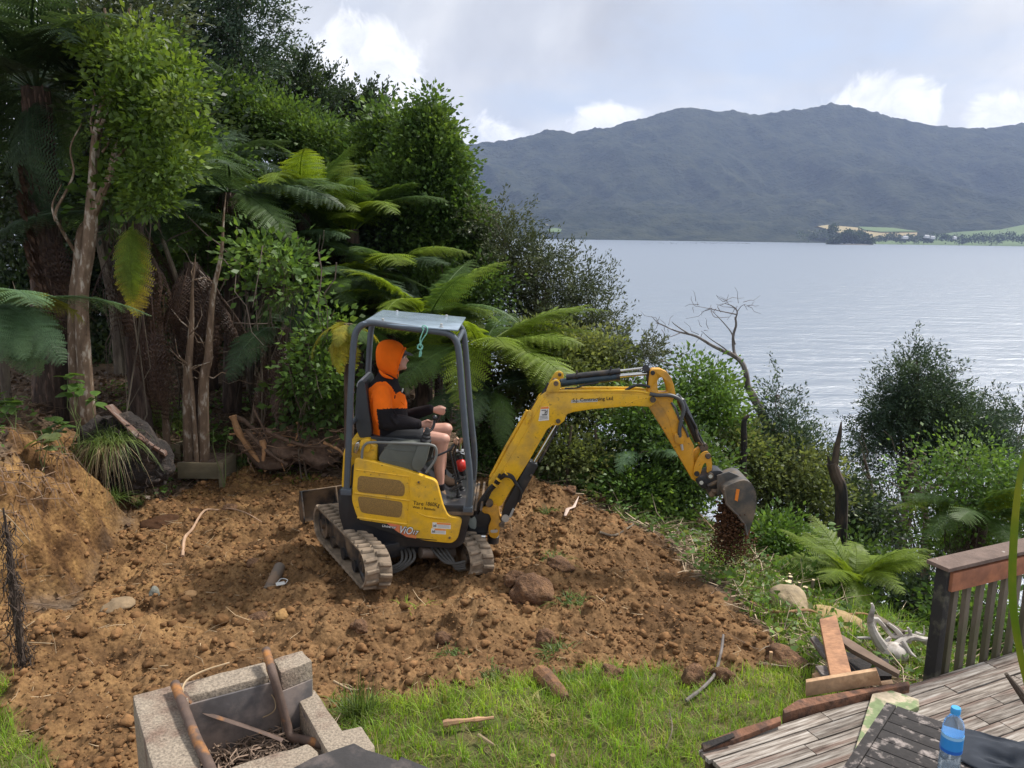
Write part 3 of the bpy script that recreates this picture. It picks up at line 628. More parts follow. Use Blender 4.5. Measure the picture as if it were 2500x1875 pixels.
for side_ in (-1, 1):
    S0 = .47 * side_
    b = MB(); lo, li = track_loop(RR - .022), track_loop(RR - .044); W = .115; n = len(lo)
    for j in (-1, 1): b.v += [tuple(U(a, S0 + j * W, z)) for a, z in lo] + [tuple(U(a, S0 + j * (W - .006), z)) for a, z in li]
    for k in range(n):
        k2 = (k + 1) % n; o0, i0, o1, i1 = k, n + k, 2 * n + k, 3 * n + k; p0, q0, p1, q1 = k2, n + k2, 2 * n + k2, 3 * n + k2
        b.f += [(o0, p0, p1, o1), (i0, i1, q1, q0), (o0, i0, q0, p0), (o1, p1, q1, i1)]; b.m += [0] * 4
    bl = b.build('rubber_track', TRK, exc, ang=50)
    # tread lugs: two staggered chevron halves round the belt
    loop = track_loop(RR - .022, 24, 40); L_ = []; tot = 0
    for k in range(len(loop)):
        p, q_ = loop[k], loop[(k + 1) % len(loop)]; d_ = math.hypot(q_[0] - p[0], q_[1] - p[1]); L_.append((tot, d_, p, q_)); tot += d_
    NL = 36
    if lug_me is None:
        lb = MB()
        for half in (0,):
            v = []
            for (x, y, z) in ((-.022, 0, 0), (.022, 0, 0), (.034, .108, 0), (-.008, .108, 0)): v.append((x, y, z))
            top = [(-.014, .004, .024), (.014, .004, .024), (.024, .102, .022), (0, .104, .022)]
            lb.add(v + top, [(3, 2, 1, 0), (4, 5, 6, 7), (0, 1, 5, 4), (1, 2, 6, 5), (2, 3, 7, 6), (3, 0, 4, 7)])
        lo_ = lb.build('tread_lug', TRK, None, bevel=.003, bseg=1); lug_me = lo_.data; bpy.data.objects.remove(lo_)
    rl = root_inv(bl)
    for k in range(NL):
        for h_ in (0, 1):
            s_ = (k + .5 * h_) / NL * tot; e = [t for t in L_ if t[0] <= s_][-1]; f_ = (s_ - e[0]) / e[1]
            a = e[2][0] + (e[3][0] - e[2][0]) * f_; z = e[2][1] + (e[3][1] - e[2][1]) * f_
            ta = Vector((e[3][0] - e[2][0], 0, e[3][1] - e[2][1])).normalized()
            T = (U(e[3][0], S0, e[3][1]) - U(e[2][0], S0, e[2][1])).normalized(); Wv = (UP - Vector((0, 0, .122))).normalized() * (1 if h_ == 0 else -1)
            Nn = T.cross(Wv); 
            # outward normal of the belt
            outw = U(a, S0, z) - U(max(-HL, min(HL, a)), S0, RR)
            if Nn.dot(outw) < 0: Nn = -Nn
            M3 = Matrix((T, Wv, Nn)).transposed()
            o = bpy.data.objects.new('tread_lug', lug_me); col.objects.link(o); o.parent = bl
            o.matrix_local = Matrix.Translation(U(a, S0 + .002 * (1 if h_ == 0 else -1), z) - rl) @ M3.to_4x4()
    # frame, wheels, rollers
    b = MB(); b.prism([U(a, S0 - .05, z) for a, z in ((-HL + .05, .10), (HL - .1, .10), (HL, .15), (HL, .22), (HL - .1, .265), (-HL + .05, .265), (-HL, .19))], UP * .10); b.build('track_frame', BLKM, exc, bevel=.01)
    for (a, r_, nm) in ((HL, RR - .05, 'idler_wheel'), (-HL, RR - .05, 'drive_sprocket')):
        b = MB(); b.lathe(U(a, S0 - .06, RR), UP, [(0, .05), (.0, r_ - .04), (-.012, r_ - .03), (-.012, r_), (.03, r_), (.035, r_ - .02), (.085, r_ - .02), (.09, r_), (.132, r_), (.132, r_ - .03), (.12, r_ - .04), (.12, .05)], 28)
        b.lathe(U(a, S0 - .09, RR), UP, [(0, .03), (.0, .045), (.18, .045), (.18, .03)], 14); b.build(nm, BLKM, exc)
    for k in range(3):
        b = MB(); b.lathe(U(-.3 + .3 * k, S0 - .07, .095), UP, [(0, .03), (0, .052), (.045, .052), (.05, .03), (.09, .03), (.095, .052), (.14, .052), (.14, .03)], 14); b.build('roller', BLKM, exc)
b = MB(); b.prism([U(-.30, -.42, .20), U(.26, -.42, .20), U(.24, -.42, .33), U(-.28, -.42, .33)], UP * .84); b.build('cross_member', BLKM, exc, bevel=.015)
b = MB(); b.prism([U(.26, -.40, .14), U(.36, -.40, .14), U(.36, -.40, .27), U(.26, -.40, .27)], UP * .78); b.build('extending_beam', BLK, exc, bevel=.01)
b = MB(); b.lathe((EX, EY, .30), (0, 0, 1), [(0, .24), (.08, .24), (.09, .2), (.15, .2)], 28); b.build('swing_ring', BLKM, exc)
b = MB(); b.tube([U(.42, .02, .22), U(.42, .34, .2)], .05, 14); b.build('side_cylinder', grunge('muddy_steel', (.12, .09, .07), (.2, .14, .09), .6), exc)
b = MB()
for k in range(4):
    o1 = .022 * k
    b.tube(smoothpts([Z1(760 + 26 * k, 1335, 6.62), Z1(800 + 22 * k, 1385, 6.56), Z1(845 + 14 * k, 1425 - 3 * k, 6.52), Z1(900, 1432 + 9 * k, 6.50), Z1(952, 1420 + 12 * k, 6.52)], 4), .0125, 8)
    b.tube(smoothpts([Z1(600 + 20 * k, 1340, 6.62), Z1(615 + 22 * k, 1380, 6.5), Z1(610 + 20 * k, 1420, 6.44), Z1(575 + 8 * k, 1445 + 8 * k, 6.4), Z1(530, 1460 + 8 * k, 6.38)], 4), .0125, 8)
b.build('track_hoses', mat('dusty_hose', (.05, .048, .044), .6, var=.3, vscale=12), exc)
# dozer blade at the back
b = MB(); prof = [(-1.12, .10), (-1.155, .16), (-1.17, .25), (-1.155, .34), (-1.11, .42), (-1.085, .42), (-1.13, .33), (-1.145, .25), (-1.13, .16), (-1.09, .10)]
def UB(a, s, z): return UC + UD * a + UP * s + Vector((0, 0, z))
b.prism([UB(a, -.60, z) for a, z in prof], UP * 1.02); bl = b.build('dozer_blade', BLKM, exc, bevel=.004)
b = MB()
for s_ in (-.60, -.25, .12, .405):
    b.prism([UB(a, s_, z) for a, z in ((-1.16, .12), (-1.02, .10), (-1.0, .16), (-1.08, .42), (-1.14, .41))], UP * .014)
b.build('stiffening_plate', BLKM, bl, bevel=.002)
b = MB()
for s_ in (-.25, .22): b.tube([UB(-1.1, s_, .22), UB(-.35, s_ * .7, .26)], .045, 6)
b.build('push_arm', BLKM, exc)
b = MB(); b.tube([UB(-1.05, 0, .38), UB(-.35, 0, .38)], .035, 10); b.build('blade_cylinder', BLK, exc)

# ---- boom
YB = 6.86; BT = .125
bpts = [(256, 900), (300, 838), (400, 655), (500, 480), (548, 412), (600, 328), (636, 302), (662, 290), (700, 286), (900, 287), (1200, 288), (1340, 296), (1388, 322), (1392, 360), (1350, 398), (1250, 392), (1120, 400), (960, 412), (830, 432), (785, 448), (768, 492), (735, 520), (690, 523), (655, 548), (600, 640), (520, 780), (420, 940), (345, 1062), (300, 1082), (262, 1055), (250, 1000)]
boom = MB(); boom.prism(z2(bpts, YB), (0, BT, 0)); boom = boom.build('boom', YEL, exc, bevel=.010, bseg=2)
b = MB()   # weld seams and flange lines on the near face
b.tube(smoothpts(z2([(330, 850), (430, 690), (530, 520), (580, 430), (630, 345), (680, 305), (800, 298), (1000, 300), (1200, 303), (1330, 312)], YB), 3), .004, 6)
b.tube(smoothpts(z2([(352, 1040), (430, 905), (530, 740), (610, 600), (660, 535), (700, 508)], YB), 3), .0035, 6)
b.tube(smoothpts(z2([(1180, 385), (1245, 352), (1330, 335)], YB), 3), .0035, 6); b.build('weld_seam', YEL, boom)
b = MB(); b.tube(smoothpts(z2([(748, 274), (900, 268), (1180, 268), (1290, 275), (1340, 292)], YB + .09), 4), .011, 8)
b.tube(smoothpts(z2([(650, 310), (672, 292), (700, 290), (1000, 288), (1250, 290), (1330, 303)], YB + .0), 4), .010, 8); b.build('hydraulic_pipe', YEL, boom)
b = MB(); b.tube(z2([(518, 420), (500, 455), (380, 660), (270, 870)], YB + .05), .016, 8); b.build('hydraulic_pipe', YEL, boom)
xprism('hose_guard', [(525, 415), (552, 432), (540, 480), (508, 520), (505, 480)], YB - .02, YB - .004, YEL, f=z2, bevel=.003, parent=boom)
for yy, pts in ((YB - .012, [(640, 305), (662, 245), (690, 218), (722, 212), (742, 232), (742, 275), (720, 292)]), (YB + .155, [(628, 300), (680, 205), (705, 165), (735, 152), (762, 170), (765, 200), (740, 240), (720, 290)])):
    xprism('cylinder_lug', pts, yy, yy + .022, YEL, f=z2, bevel=.004, parent=boom)
def pin(zx, zy, ya, yb, r, parent=exc, name='pivot_pin', f=Z2, m=None):
    b = MB(); p = f(zx, zy, ya); b.lathe(p, (0, 1, 0), [(0, r * .5), (0, r * .95), (.004, r), (yb - ya - .004, r), (yb - ya, r * .95), (yb - ya, r * .5)], 16); return b.build(name, m or BLKM, parent)
pin(712, 240, YB - .022, YB + .19, .022); pin(737, 180, YB + .14, YB + .185, .016)
pin(727, 495, YB - .02, YB + .15, .02); pin(1368, 350, YB - .03, YB + .16, .026)
# arm cylinder
def rod(name, pts, r, m, parent=exc, seg=14, f=Z2, rs=None):
    b = MB(); P = [f(a, c, y) for a, c, y in pts]; b.tube(P, rs or r, seg); return b.build(name, m, parent)
yc = YB + .06
cyl = rod('arm_cylinder', [(715, 240, yc), (742, 236, yc), (745, 234, yc), (1132, 192, yc)], 0, TEAL, rs=[.018, .03, .036, .036])
rod('cylinder_gland', [(1118, 194, yc), (1140, 191, yc)], .040, BLK, cyl); rod('cylinder_rod', [(1140, 186, yc), (1335, 170, yc)], .017, CHR, cyl)
g1 = rod('rod_guard', [(780, 196, yc - .01), (1145, 156, yc - .01)], .026, BLK); rod('guard_rod', [(1145, 152, yc - .01), (1318, 132, yc - .01)], .010, CHR, g1)
for zx, zy in ((852, 188), (1078, 163)):
    b = MB(); p = Z2(zx, zy, yc - .01); b.lathe(p - Vector((.008, 0, 0)), (1, 0, -.01), [(0, .030), (0, .034), (.016, .034), (.016, .030)], 14); b.tube([p + Vector((0, -.02, .03)), p + Vector((0, -.02, .055))], .008, 6); b.build('clamp', BLK, cyl)
rod('rod_eye', [(1318, 135, yc - .04), (1318, 135, yc + .07)], .03, BLK, cyl); rod('guard_link', [(1330, 135, yc), (1338, 200, yc), (1345, 290, yc)], .022, BLK, cyl)
# boom cylinder underneath
yb_ = YB + .055
bc = MB(); bc.prism(z2([(345, 1110), (362, 1062), (530, 760), (585, 782), (590, 800), (420, 1110), (385, 1165), (350, 1160)], yb_ - .05), (0, .10, 0)); bc = bc.build('boom_cylinder', BLK, exc, bevel=.014, bseg=3)
rod('cylinder_rod', [(562, 775, yb_), (722, 505, yb_)], .019, CHR, bc); rod('rod_shield', [(600, 770, yb_ - .035), (725, 530, yb_ - .03)], .010, BLKM, bc)
b = MB(); b.lathe(Z2(370, 1150, yb_ - .06), (0, 1, 0), [(0, .02), (0, .035), (.12, .035), (.12, .02)], 14); b.tube([Z2(400, 1140, yb_ - .06), Z2(425, 1085, yb_ - .06)], .012, 6); b.build('cylinder_foot', SILV, bc)
pin(545, 860, yb_ - .066, yb_ - .04, .012, bc, 'fitting')
# swing post
xprism('swing_bracket', [(200, 1085), (262, 1062), (318, 1058), (330, 1170), (352, 1178), (360, 1198), (330, 1215), (325, 1270), (300, 1288), (262, 1272), (254, 1205), (276, 1160), (262, 1120), (222, 1115)], YB - .035, YB + .17, YEL2, f=z2, bevel=.02)
xprism('boom_foot_block', [(105, 1120), (200, 1085), (270, 1110), (285, 1150), (255, 1210), (250, 1262), (120, 1262), (110, 1200)], YB + .0, YB + .2, BLK, f=z2, bevel=.015)
xprism('sensor_plate', [(112, 1160), (150, 1115), (176, 1160), (172, 1225), (130, 1215)], YB - .01, YB - .004, mat('grey_plate', (.25, .28, .26), .5, var=.2), f=z2, bevel=.002)
pin(345, 1195, YB - .05, YB + .2, .026); pin(262, 1052, YB - .05, YB + .18, .033)
b = MB(); p = Z2(288, 1262, YB + .06); b.lathe(p - Vector((0, 0, .07)), (0, 0, 1), [(0, .03), (.0, .052), (.06, .055), (.07, .04)], 16); b.build('swing_pin', BLKM, exc)
rod('swing_cylinder_rod', [(60, 1265, YB - .03), (236, 1275, YB - .03)], .0235, CHR); 
xprism('warning_strip', [(268, 1228), (320, 1225), (318, 1245), (272, 1248)], YB - .039, YB - .033, SILV, f=z2, bevel=0)
# hoses at the boom foot
b = MB(); rr_ = random.Random(3)
for k in range(9):
    j = lambda s: rr_.uniform(-s, s)
    b.tube(smoothpts([Z2(120 + 10 * k, 1135 + j(10), YB + .02 * k - .06), Z2(170 + 6 * k, 1075 + j(18), YB + .012 * k - .08), Z2(215 + 5 * k, 1010 + j(14), YB + .01 * k - .07), Z2(262 + 4 * k, 945 + j(14), YB + .01 * k - .05), Z2(300 + 7 * k, 905 + j(14), YB + .01 * k - .03), Z2(335 + 5 * k, 860 + j(12), YB + .01 * k - .02)], 4), .012, 7)
b.build('hose_bundle', RUB, exc)
b = MB()
for k in range(3):
    b.tube(smoothpts([Z2(335, 868 + 8 * k, YB - .03), Z2(370, 848 + 9 * k, YB - .06), Z2(415, 862 + 9 * k, YB - .06), Z2(442, 905 + 8 * k, YB - .05), Z2(462, 940, YB - .045), Z2(478, 975 + 6 * k, YB - .03), Z2(462, 1040, YB - .02)], 5), .011, 7)
b.build('looped_hose', RUB, exc)
b = MB()
for zx, zy in ((300, 925), (322, 890), (378, 848)): b.lathe(Z2(zx, zy, YB - .04), (.6, 0, .8), [(0, .03), (0, .034), (.012, .034), (.012, .03)], 12)
b.build('hose_clamp', YEL, exc)
b = MB(); b.tube(smoothpts(z2([(545, 430), (560, 395), (590, 355), (622, 315), (650, 272), (668, 240)], YB + .05), 4), .02, 8); b.tube(smoothpts(z2([(770, 272), (850, 268), (900, 250), (1000, 232)], YB + .01), 4), .008, 6); b.tube(smoothpts(z2([(1180, 285), (1240, 255), (1300, 250), (1345, 262)], YB + .01), 4), .013, 6); b.build('boom_hoses', RUB, exc)

# ---- arm
apts = [(1333, 282), (1345, 160), (1368, 142), (1420, 142), (1462, 162), (1490, 200), (1508, 250), (1520, 312), (1502, 352), (1497, 395), (1530, 462), (1590, 560), (1645, 660), (1640, 725), (1648, 800), (1690, 880), (1662, 905), (1630, 885), (1560, 765), (1440, 560), (1338, 398), (1328, 340)]
A0, A1 = YB + .012, YB + .112
arm = MB(); arm.prism(z2(apts, A0), (0, A1 - A0, 0)); arm = arm.build('arm', YEL2, exc, bevel=.008)
hole = [(1396, 235), (1402, 205), (1422, 197), (1440, 205), (1462, 262), (1472, 302), (1400, 302)]
b = MB(); b.prism(z2(rounded(hole), A0 - .004), (0, A1 - A0 + .008, 0)); cut = b.build('cut', YEL2)
md = arm.modifiers.new('b', 'BOOLEAN'); md.operation = 'DIFFERENCE'; md.object = cut; md.solver = 'EXACT'
dg = bpy.context.evaluated_depsgraph_get(); nm_ = bpy.data.meshes.new_from_object(arm.evaluated_get(dg)); arm.modifiers.clear(); arm.data = nm_; bpy.data.objects.remove(cut)
b = MB(); b.tube(smoothpts(z2([(1345, 305), (1400, 360), (1470, 470), (1500, 600)], A0), 3), .0035, 6); b.tube(smoothpts(z2([(1350, 405), (1450, 565), (1570, 765), (1640, 880)], A0 + .003), 3), .004, 6); b.build('weld_seam', YEL2, arm)
pin(1366, 168, A0 - .015, A1 + .015, .02, arm); xprism('hose_block', [(1510, 578), (1532, 574), (1536, 590), (1572, 596), (1578, 640), (1560, 652), (1514, 640)], A0 - .03, A0 + .02, YEL2, f=z2, bevel=.004, parent=arm)
b = MB(); b.tube(z2([(1558, 648), (1566, 688)], A0 - .015), [.013, .010], 8); b.build('hose_coupling', SILV, arm)
# bucket cylinder and links
ybk = YB + .062
bk = rod('bucket_cylinder', [(1535, 318, ybk), (1548, 345, ybk), (1552, 350, ybk), (1672, 625, ybk)], 0, BLK, rs=[.018, .028, .037, .037]); rod('cylinder_rod', [(1672, 625, ybk), (1722, 680, ybk)], .014, CHR, bk)
rod('cylinder_pipe', [(1595, 430, ybk - .04), (1650, 520, ybk - .05), (1665, 560, ybk - .04), (1715, 665, ybk - .03)], .011, BLK, bk)
b = MB(); b.lathe(Z2(1712, 672, ybk - .04), (0, 1, 0), [(0, .02), (0, .038), (.08, .038), (.08, .02)], 14); b.tube(smoothpts([Z2(1655, 520, ybk - .04), Z2(1670, 600, ybk - .05), Z2(1700, 650, ybk - .04)], 3), .012, 6); b.build('rod_end', BLKM, bk)
b = MB()
b.tube(smoothpts(z2([(1345, 308), (1400, 318), (1480, 318), (1535, 338), (1562, 372), (1572, 420), (1556, 490), (1546, 550), (1548, 600)], A0 - .02), 5), .0165, 10)
b.tube(smoothpts(z2([(1490, 368), (1520, 410), (1545, 480), (1590, 560), (1605, 600)], A0 - .005), 4), .010, 8); b.build('arm_hose', mat('grey_hose', (.06, .065, .07), .5, var=.15), exc)
for yy in (A0 - .022, A1 + .004):
    b = MB(); b.prism(z2(rounded([(1640, 862), (1644, 800), (1668, 742), (1700, 704), (1738, 694), (1758, 730), (1768, 790), (1760, 838), (1728, 842), (1732, 800), (1722, 770), (1702, 792), (1688, 850), (1660, 880)], 3), yy), (0, .018, 0)); b.build('bucket_link', YEL2, exc, bevel=.004)
b = MB(); b.prism(z2([(1626, 716), (1650, 690), (1682, 668), (1690, 690), (1668, 740), (1650, 800)], A0 + .04), (0, .05, 0)); b.build('link_gusset', YEL2, exc, bevel=.004)
pin(1740, 730, A0 - .035, A1 + .035, .026); pin(1664, 850, A0 - .035, A1 + .035, .024)
# quick coupler
QY0, QY1 = A0 - .035, A1 + .035
xprism('quick_coupler', [(1655, 900), (1668, 872), (1720, 858), (1760, 828), (1822, 824), (1852, 850), (1870, 905), (1850, 985), (1800, 1004), (1742, 995), (1735, 955), (1690, 945)], QY0, QY1, BLK, f=z2, bevel=.012)
for zx, zy in ((1693, 908), (1755, 865)):
    o = pin(zx, zy, QY0 - .012, QY1 + .012, .030, name='coupler_pin', m=BLKM); b = MB(); b.lathe(Z2(zx, zy, QY0 - .012), (0, -1, 0), [(0, .018), (.002, .018), (.002, .006)], 14); b.build('pin_cap', mat('pale_grease', (.5, .5, .44), .5), o)
b = MB(); b.tube([Z2(1735, 930, QY0 - .01), Z2(1850, 880, QY0 - .01)], .018, 8); b.tube([Z2(1760, 965, QY0 - .01), Z2(1840, 965, QY0 - .01)], .022, 8); b.ball(Z2(1765, 985, QY0), .03, 10, 8); b.build('coupler_ram', BLKM, exc)
# ---- bucket
BY0, BY1 = 6.68, 7.06
prof = [(1840, 985), (1846, 945), (1895, 918), (1950, 897), (1990, 892), (2030, 912), (2055, 955), (2066, 1010), (2062, 1080), (2046, 1150), (2020, 1225), (2002, 1262)]
outer = smoothpts([Z2(a, c, BY0) for a, c in prof], 3)
cen = Z2(1930, 1040, BY0); b = MB(); n = len(outer)
inner = [p.lerp(cen, .07) for p in outer]
for P_ in (outer, [q + Vector((0, BY1 - BY0, 0)) for q in outer], inner, [q + Vector((0, BY1 - BY0, 0)) for q in inner]): b.v += [tuple(p) for p in P_]
for k in range(n - 1):
    o0, o1, i0, i1 = k, n + k, 2 * n + k, 3 * n + k
    b.f += [(o0, o1, o1 + 1, o0 + 1), (i0, i0 + 1, i1 + 1, i1), (o0, o0 + 1, i0 + 1, i0), (o1, i1, i1 + 1, o1 + 1)]; b.m += [0] * 4
b.f += [(0, 2 * n, 3 * n, n), (n - 1, 2 * n - 1, 4 * n - 1, 3 * n - 1)]; b.m += [0, 0]
bucket = b.build('bucket', BUCK, exc, ang=40)
sidep = prof + [(1985, 1190), (1940, 1130), (1895, 1085), (1862, 1050)]
for yy in (BY0 - .004, BY1 - .012):
    b = MB(); b.prism([Z2(a, c, yy).lerp(Z2(1930, 1040, yy), .0) + Vector((0, 0, 0)) for a, c in sidep], (0, .016, 0)); b.build('side_plate', BUCK, bucket, bevel=.002)
for yy in (BY0 - .006, BY1 + .006):
    b = MB(); b.tube([Z2(a, c, yy) for a, c in [(1846, 950), (1862, 1050), (1895, 1085), (1940, 1130), (1985, 1190), (2002, 1262)]], .011, 6); b.build('cutting_edge', BUCK, bucket)
b = MB(); b.prism(z2([(1930, 950), (1952, 955), (1938, 1035), (1918, 1025)], BY0 - .009), (0, .003, 0)); b.build('orange_sticker', ORG, bucket)
for k in range(4):
    yy = BY0 + .02 + k * (BY1 - BY0 - .08) / 3; b = MB(); b.prism(z2([(1990, 1195), (2025, 1200), (2024, 1240), (2006, 1290), (1994, 1285)], yy), (0, .045, 0)); b.build('tooth', grunge('rusty_tooth', (.16, .06, .025), (.08, .05, .03), .7), bucket, bevel=.004)
for yy in (6.79, 6.95):
    b = MB(); b.prism(z2([(1800, 860), (1880, 835), (1990, 880), (1940, 900), (1850, 950), (1840, 990), (1800, 990)], yy), (0, .018, 0)); b.build('bucket_ear', BUCK, bucket, bevel=.003)

# ---- lettering
def text(name, body, p, size, m, parent, dirx=(1, 0, 0), shear=0.0, yoff=0.0, ext=.0006, bold=0.0, wscale=1.0):
    cu = bpy.data.curves.new(name, 'FONT'); cu.body = body; cu.size = size; cu.extrude = ext; cu.shear = shear; cu.offset = bold; cu.resolution_u = 3
    t = bpy.data.objects.new(name, cu); col.objects.link(t); dg = bpy.context.evaluated_depsgraph_get(); dg.update(); me = bpy.data.meshes.new_from_object(t.evaluated_get(dg)); bpy.data.objects.remove(t)
    me.materials.clear(); me.materials.append(m)
    dx = Vector(dirx).normalized(); up = Vector((0, 0, 1)); up = (up - dx * up.dot(dx)).normalized(); nn = dx.cross(up)
    M = Matrix((dx * wscale, up, nn)).transposed().to_4x4(); me.transform(M)
    o = link(name, me, parent); o.location = Vector(p) - root_inv(parent); return o
yt = YN - .0025
dxa = Z1(800, 1120, yt) - Z1(672, 1105, yt)
text('lettering', 'Tare', Z1(672, 1117, yt), .050, INK, side, dxa, .0, wscale=.95)
text('lettering', '1860Kg', Z1(736, 1121, yt), .050, INK, side, dxa, .12, wscale=.80)
text('lettering', 'With 3 Buckets', Z1(670, 1136, yt), .031, INK, side, dxa, 0, wscale=1.0)
dxu = Z1(590, 1243, yt) - Z1(505, 1232, yt)
b = MB(); b.prism(z1([(345, 1192), (400, 1200), (500, 1215), (556, 1222), (590, 1250), (640, 1292), (560, 1270), (470, 1240), (400, 1216)], YN - .0012), (0, .001, 0)); b.build('decal_dark_band', INK, side)
b = MB(); b.prism(z1([(530, 1215), (600, 1226), (690, 1262), (690, 1298), (640, 1290), (590, 1262)], YN - .0022), (0, .001, 0)); b.build('decal_red_flash', PINK, side)
b = MB(); b.prism(z1([(560, 1282), (800, 1306), (800, 1309), (620, 1296)], YN - .0018), (0, .001, 0)); b.build('decal_pinstripe', INK, side)
text('lettering', 'Universal', Z1(506, 1236, yt - .003), .032, INK, side, dxu, .3, bold=.0016, wscale=.98)
text('lettering', 'Universal', Z1(506, 1236, yt - .0045), .032, WHT, side, dxu, .3, bold=.0002, wscale=.98)
for (tx, ox, sz, wy) in (('ViO', 594, .094, 1268), ('17', 666, .050, 1275)):
    text('lettering', tx, Z1(ox, wy, yt - (.005 if sz > .06 else .008)), sz, INK, side, dxu, .28, bold=.004, wscale=.76 if sz > .06 else .95)
    text('lettering', tx, Z1(ox, wy, yt - (.0065 if sz > .06 else .0095)), sz, WHT, side, dxu, .28, bold=.0008, wscale=.76 if sz > .06 else .95)
def sticker(x0, y0, w, h, sl=.06):
    q = lambda x, y, Y: Z1(x, y + (x - x0) * sl, Y)
    b = MB(); b.prism([q(x0, y0, YN - .001), q(x0 + w, y0, YN - .001), q(x0 + w, y0 + h, YN - .001), q(x0, y0 + h, YN - .001)], (0, .001, 0)); s = b.build('warning_sticker', WHT, side)
    b = MB(); b.prism([q(x0 + w * .24, y0 + 1, YN - .0022), q(x0 + w * .99, y0 + 1, YN - .0022), q(x0 + w * .99, y0 + h * .3, YN - .0022), q(x0 + w * .24, y0 + h * .3, YN - .0022)], (0, .0008, 0)); b.build('orange_header', ORG, s)
    b = MB(); b.prism([q(x0 + 3, y0 + h * .8, YN - .0022), q(x0 + 6, y0 + h * .3, YN - .0022), q(x0 + 12, y0 + h * .5, YN - .0022), q(x0 + 20, y0 + h * .2, YN - .0022), q(x0 + 21, y0 + h * .8, YN - .0022)], (0, .0008, 0))
    for k in range(3): b.prism([q(x0 + w * .27, y0 + h * (.42 + .18 * k), YN - .0022), q(x0 + w * .93, y0 + h * (.42 + .18 * k), YN - .0022), q(x0 + w * .93, y0 + h * (.46 + .18 * k), YN - .0022), q(x0 + w * .27, y0 + h * (.46 + .18 * k), YN - .0022)], (0, .0008, 0))
    b.build('printed_lines', mat('grey_print', (.2, .2, .2), .5), s)
sticker(777, 1212, 97, 30); sticker(770, 1244, 78, 28)
b = MB(); b.prism(z2([(815, 350), (995, 342), (992, 362), (812, 370)], YB - .003), (0, .003, 0)); pl = b.build('name_plate', SILV, boom)
text('lettering', 'S.J. Contracting Ltd', Z2(824, 362, YB - .0045), .042, INK, boom, Z2(995, 345, YB) - Z2(820, 354, YB), 0, bold=.0004, wscale=1.07)
b = MB(); b.prism(z2([(610, 398), (664, 394), (664, 486), (594, 492)], YB - .003), (0, .003, 0)); pl = b.build('warning_sticker', WHT, boom)
b = MB(); b.prism(z2([(611, 399), (662, 395), (662, 408), (609, 411)], YB - .005), (0, .001, 0)); b.build('orange_header', ORG, pl)
b = MB(); b.tube(z2([(615, 420), (640, 418), (636, 445), (655, 415), (650, 448), (618, 450)], YB - .005), .004, 5)
for k in range(3): b.tube(z2([(602, 461 + 9 * k), (655, 458 + 9 * k)], YB - .005), .0016, 5)
b.build('printed_lines', INK, pl)
# ================================================================== operator
per = empty('person', tuple(Z1(560, 790, 6.96)), 'person in a bright orange hooded top and shorts sitting at the digger controls', 'person')
SKIN = mat('skin', (.50, .27, .20), .5, var=.12, vscale=9, bump=.05, bscale=120, bdist=.001)
FLE = mat('orange_fleece', (.86, .155, .008), .95, var=.10, vscale=7, bump=.35, bscale=26, bdist=.012, spec=.2)
FLB = mat('black_fleece', (.014, .012, .014), .95, var=.25, vscale=7, bump=.35, bscale=30, bdist=.012, spec=.2)
CLO = mat('dark_cloth', (.022, .024, .028), .9, var=.2, bump=.3, bscale=40, bdist=.006)
BOOT = grunge('tan_boot_suede', (.22, .14, .085), (.14, .09, .05), .85)
def loft(mb, secs, seg=16):
    """secs: (center, half axis u vector, half axis v vector)"""
    vs = []
    for c, u, v in secs:
        for k in range(seg):
            a = 2 * math.pi * k / seg; vs.append(Vector(c) + Vector(u) * math.cos(a) + Vector(v) * math.sin(a))
    n = len(secs)
    fs = [(i * seg + k, i * seg + (k + 1) % seg, (i + 1) * seg + (k + 1) % seg, (i + 1) * seg + k) for i in range(n - 1) for k in range(seg)]
    fs += [tuple(range(seg - 1, -1, -1)), tuple(range((n - 1) * seg, n * seg))]
    mb.add(vs, fs)
def limb(mb, pts, rs, n=4, seg=12):
    P = smoothpts(pts, n); R = []
    for i in range(len(rs) - 1):
        for k in range(n): R.append(rs[i] + (rs[i + 1] - rs[i]) * k / n)
    R.append(rs[-1]); mb.tube(P, R, seg); mb.ball(P[0], R[0], 12, 8); mb.ball(P[-1], R[-1], 12, 8)
def remesh(mb, name, mats, parent, vox=.008, it=2, pick=None):
    o = mb.build(name, mats if not isinstance(mats, list) else mats[0], parent)
    md = o.modifiers.new('r', 'REMESH'); md.mode = 'VOXEL'; md.voxel_size = vox
    ms = o.modifiers.new('s', 'SMOOTH'); ms.iterations = it; ms.factor = .6
    dg = bpy.context.evaluated_depsgraph_get(); dg.update(); me = bpy.data.meshes.new_from_object(o.evaluated_get(dg)); o.modifiers.clear(); o.data = me; me.shade_smooth()
    me.materials.clear()
    for m in (mats if isinstance(mats, list) else [mats]): me.materials.append(m)
    if pick:
        off = root_inv(o)
        for p in me.polygons: p.material_index = pick(p.center + off)
    return o
def zoom1(p):
    """the side-view coordinates of a world point"""
    v = _M.inverted() @ (Vector(p) - Vector((0, 0, CZ))); px = 1250 + FPX * v.x / -v.z; py = 937.5 - FPX * v.y / -v.z
    return (px - 700) / .4581, (py - 720) / .4581
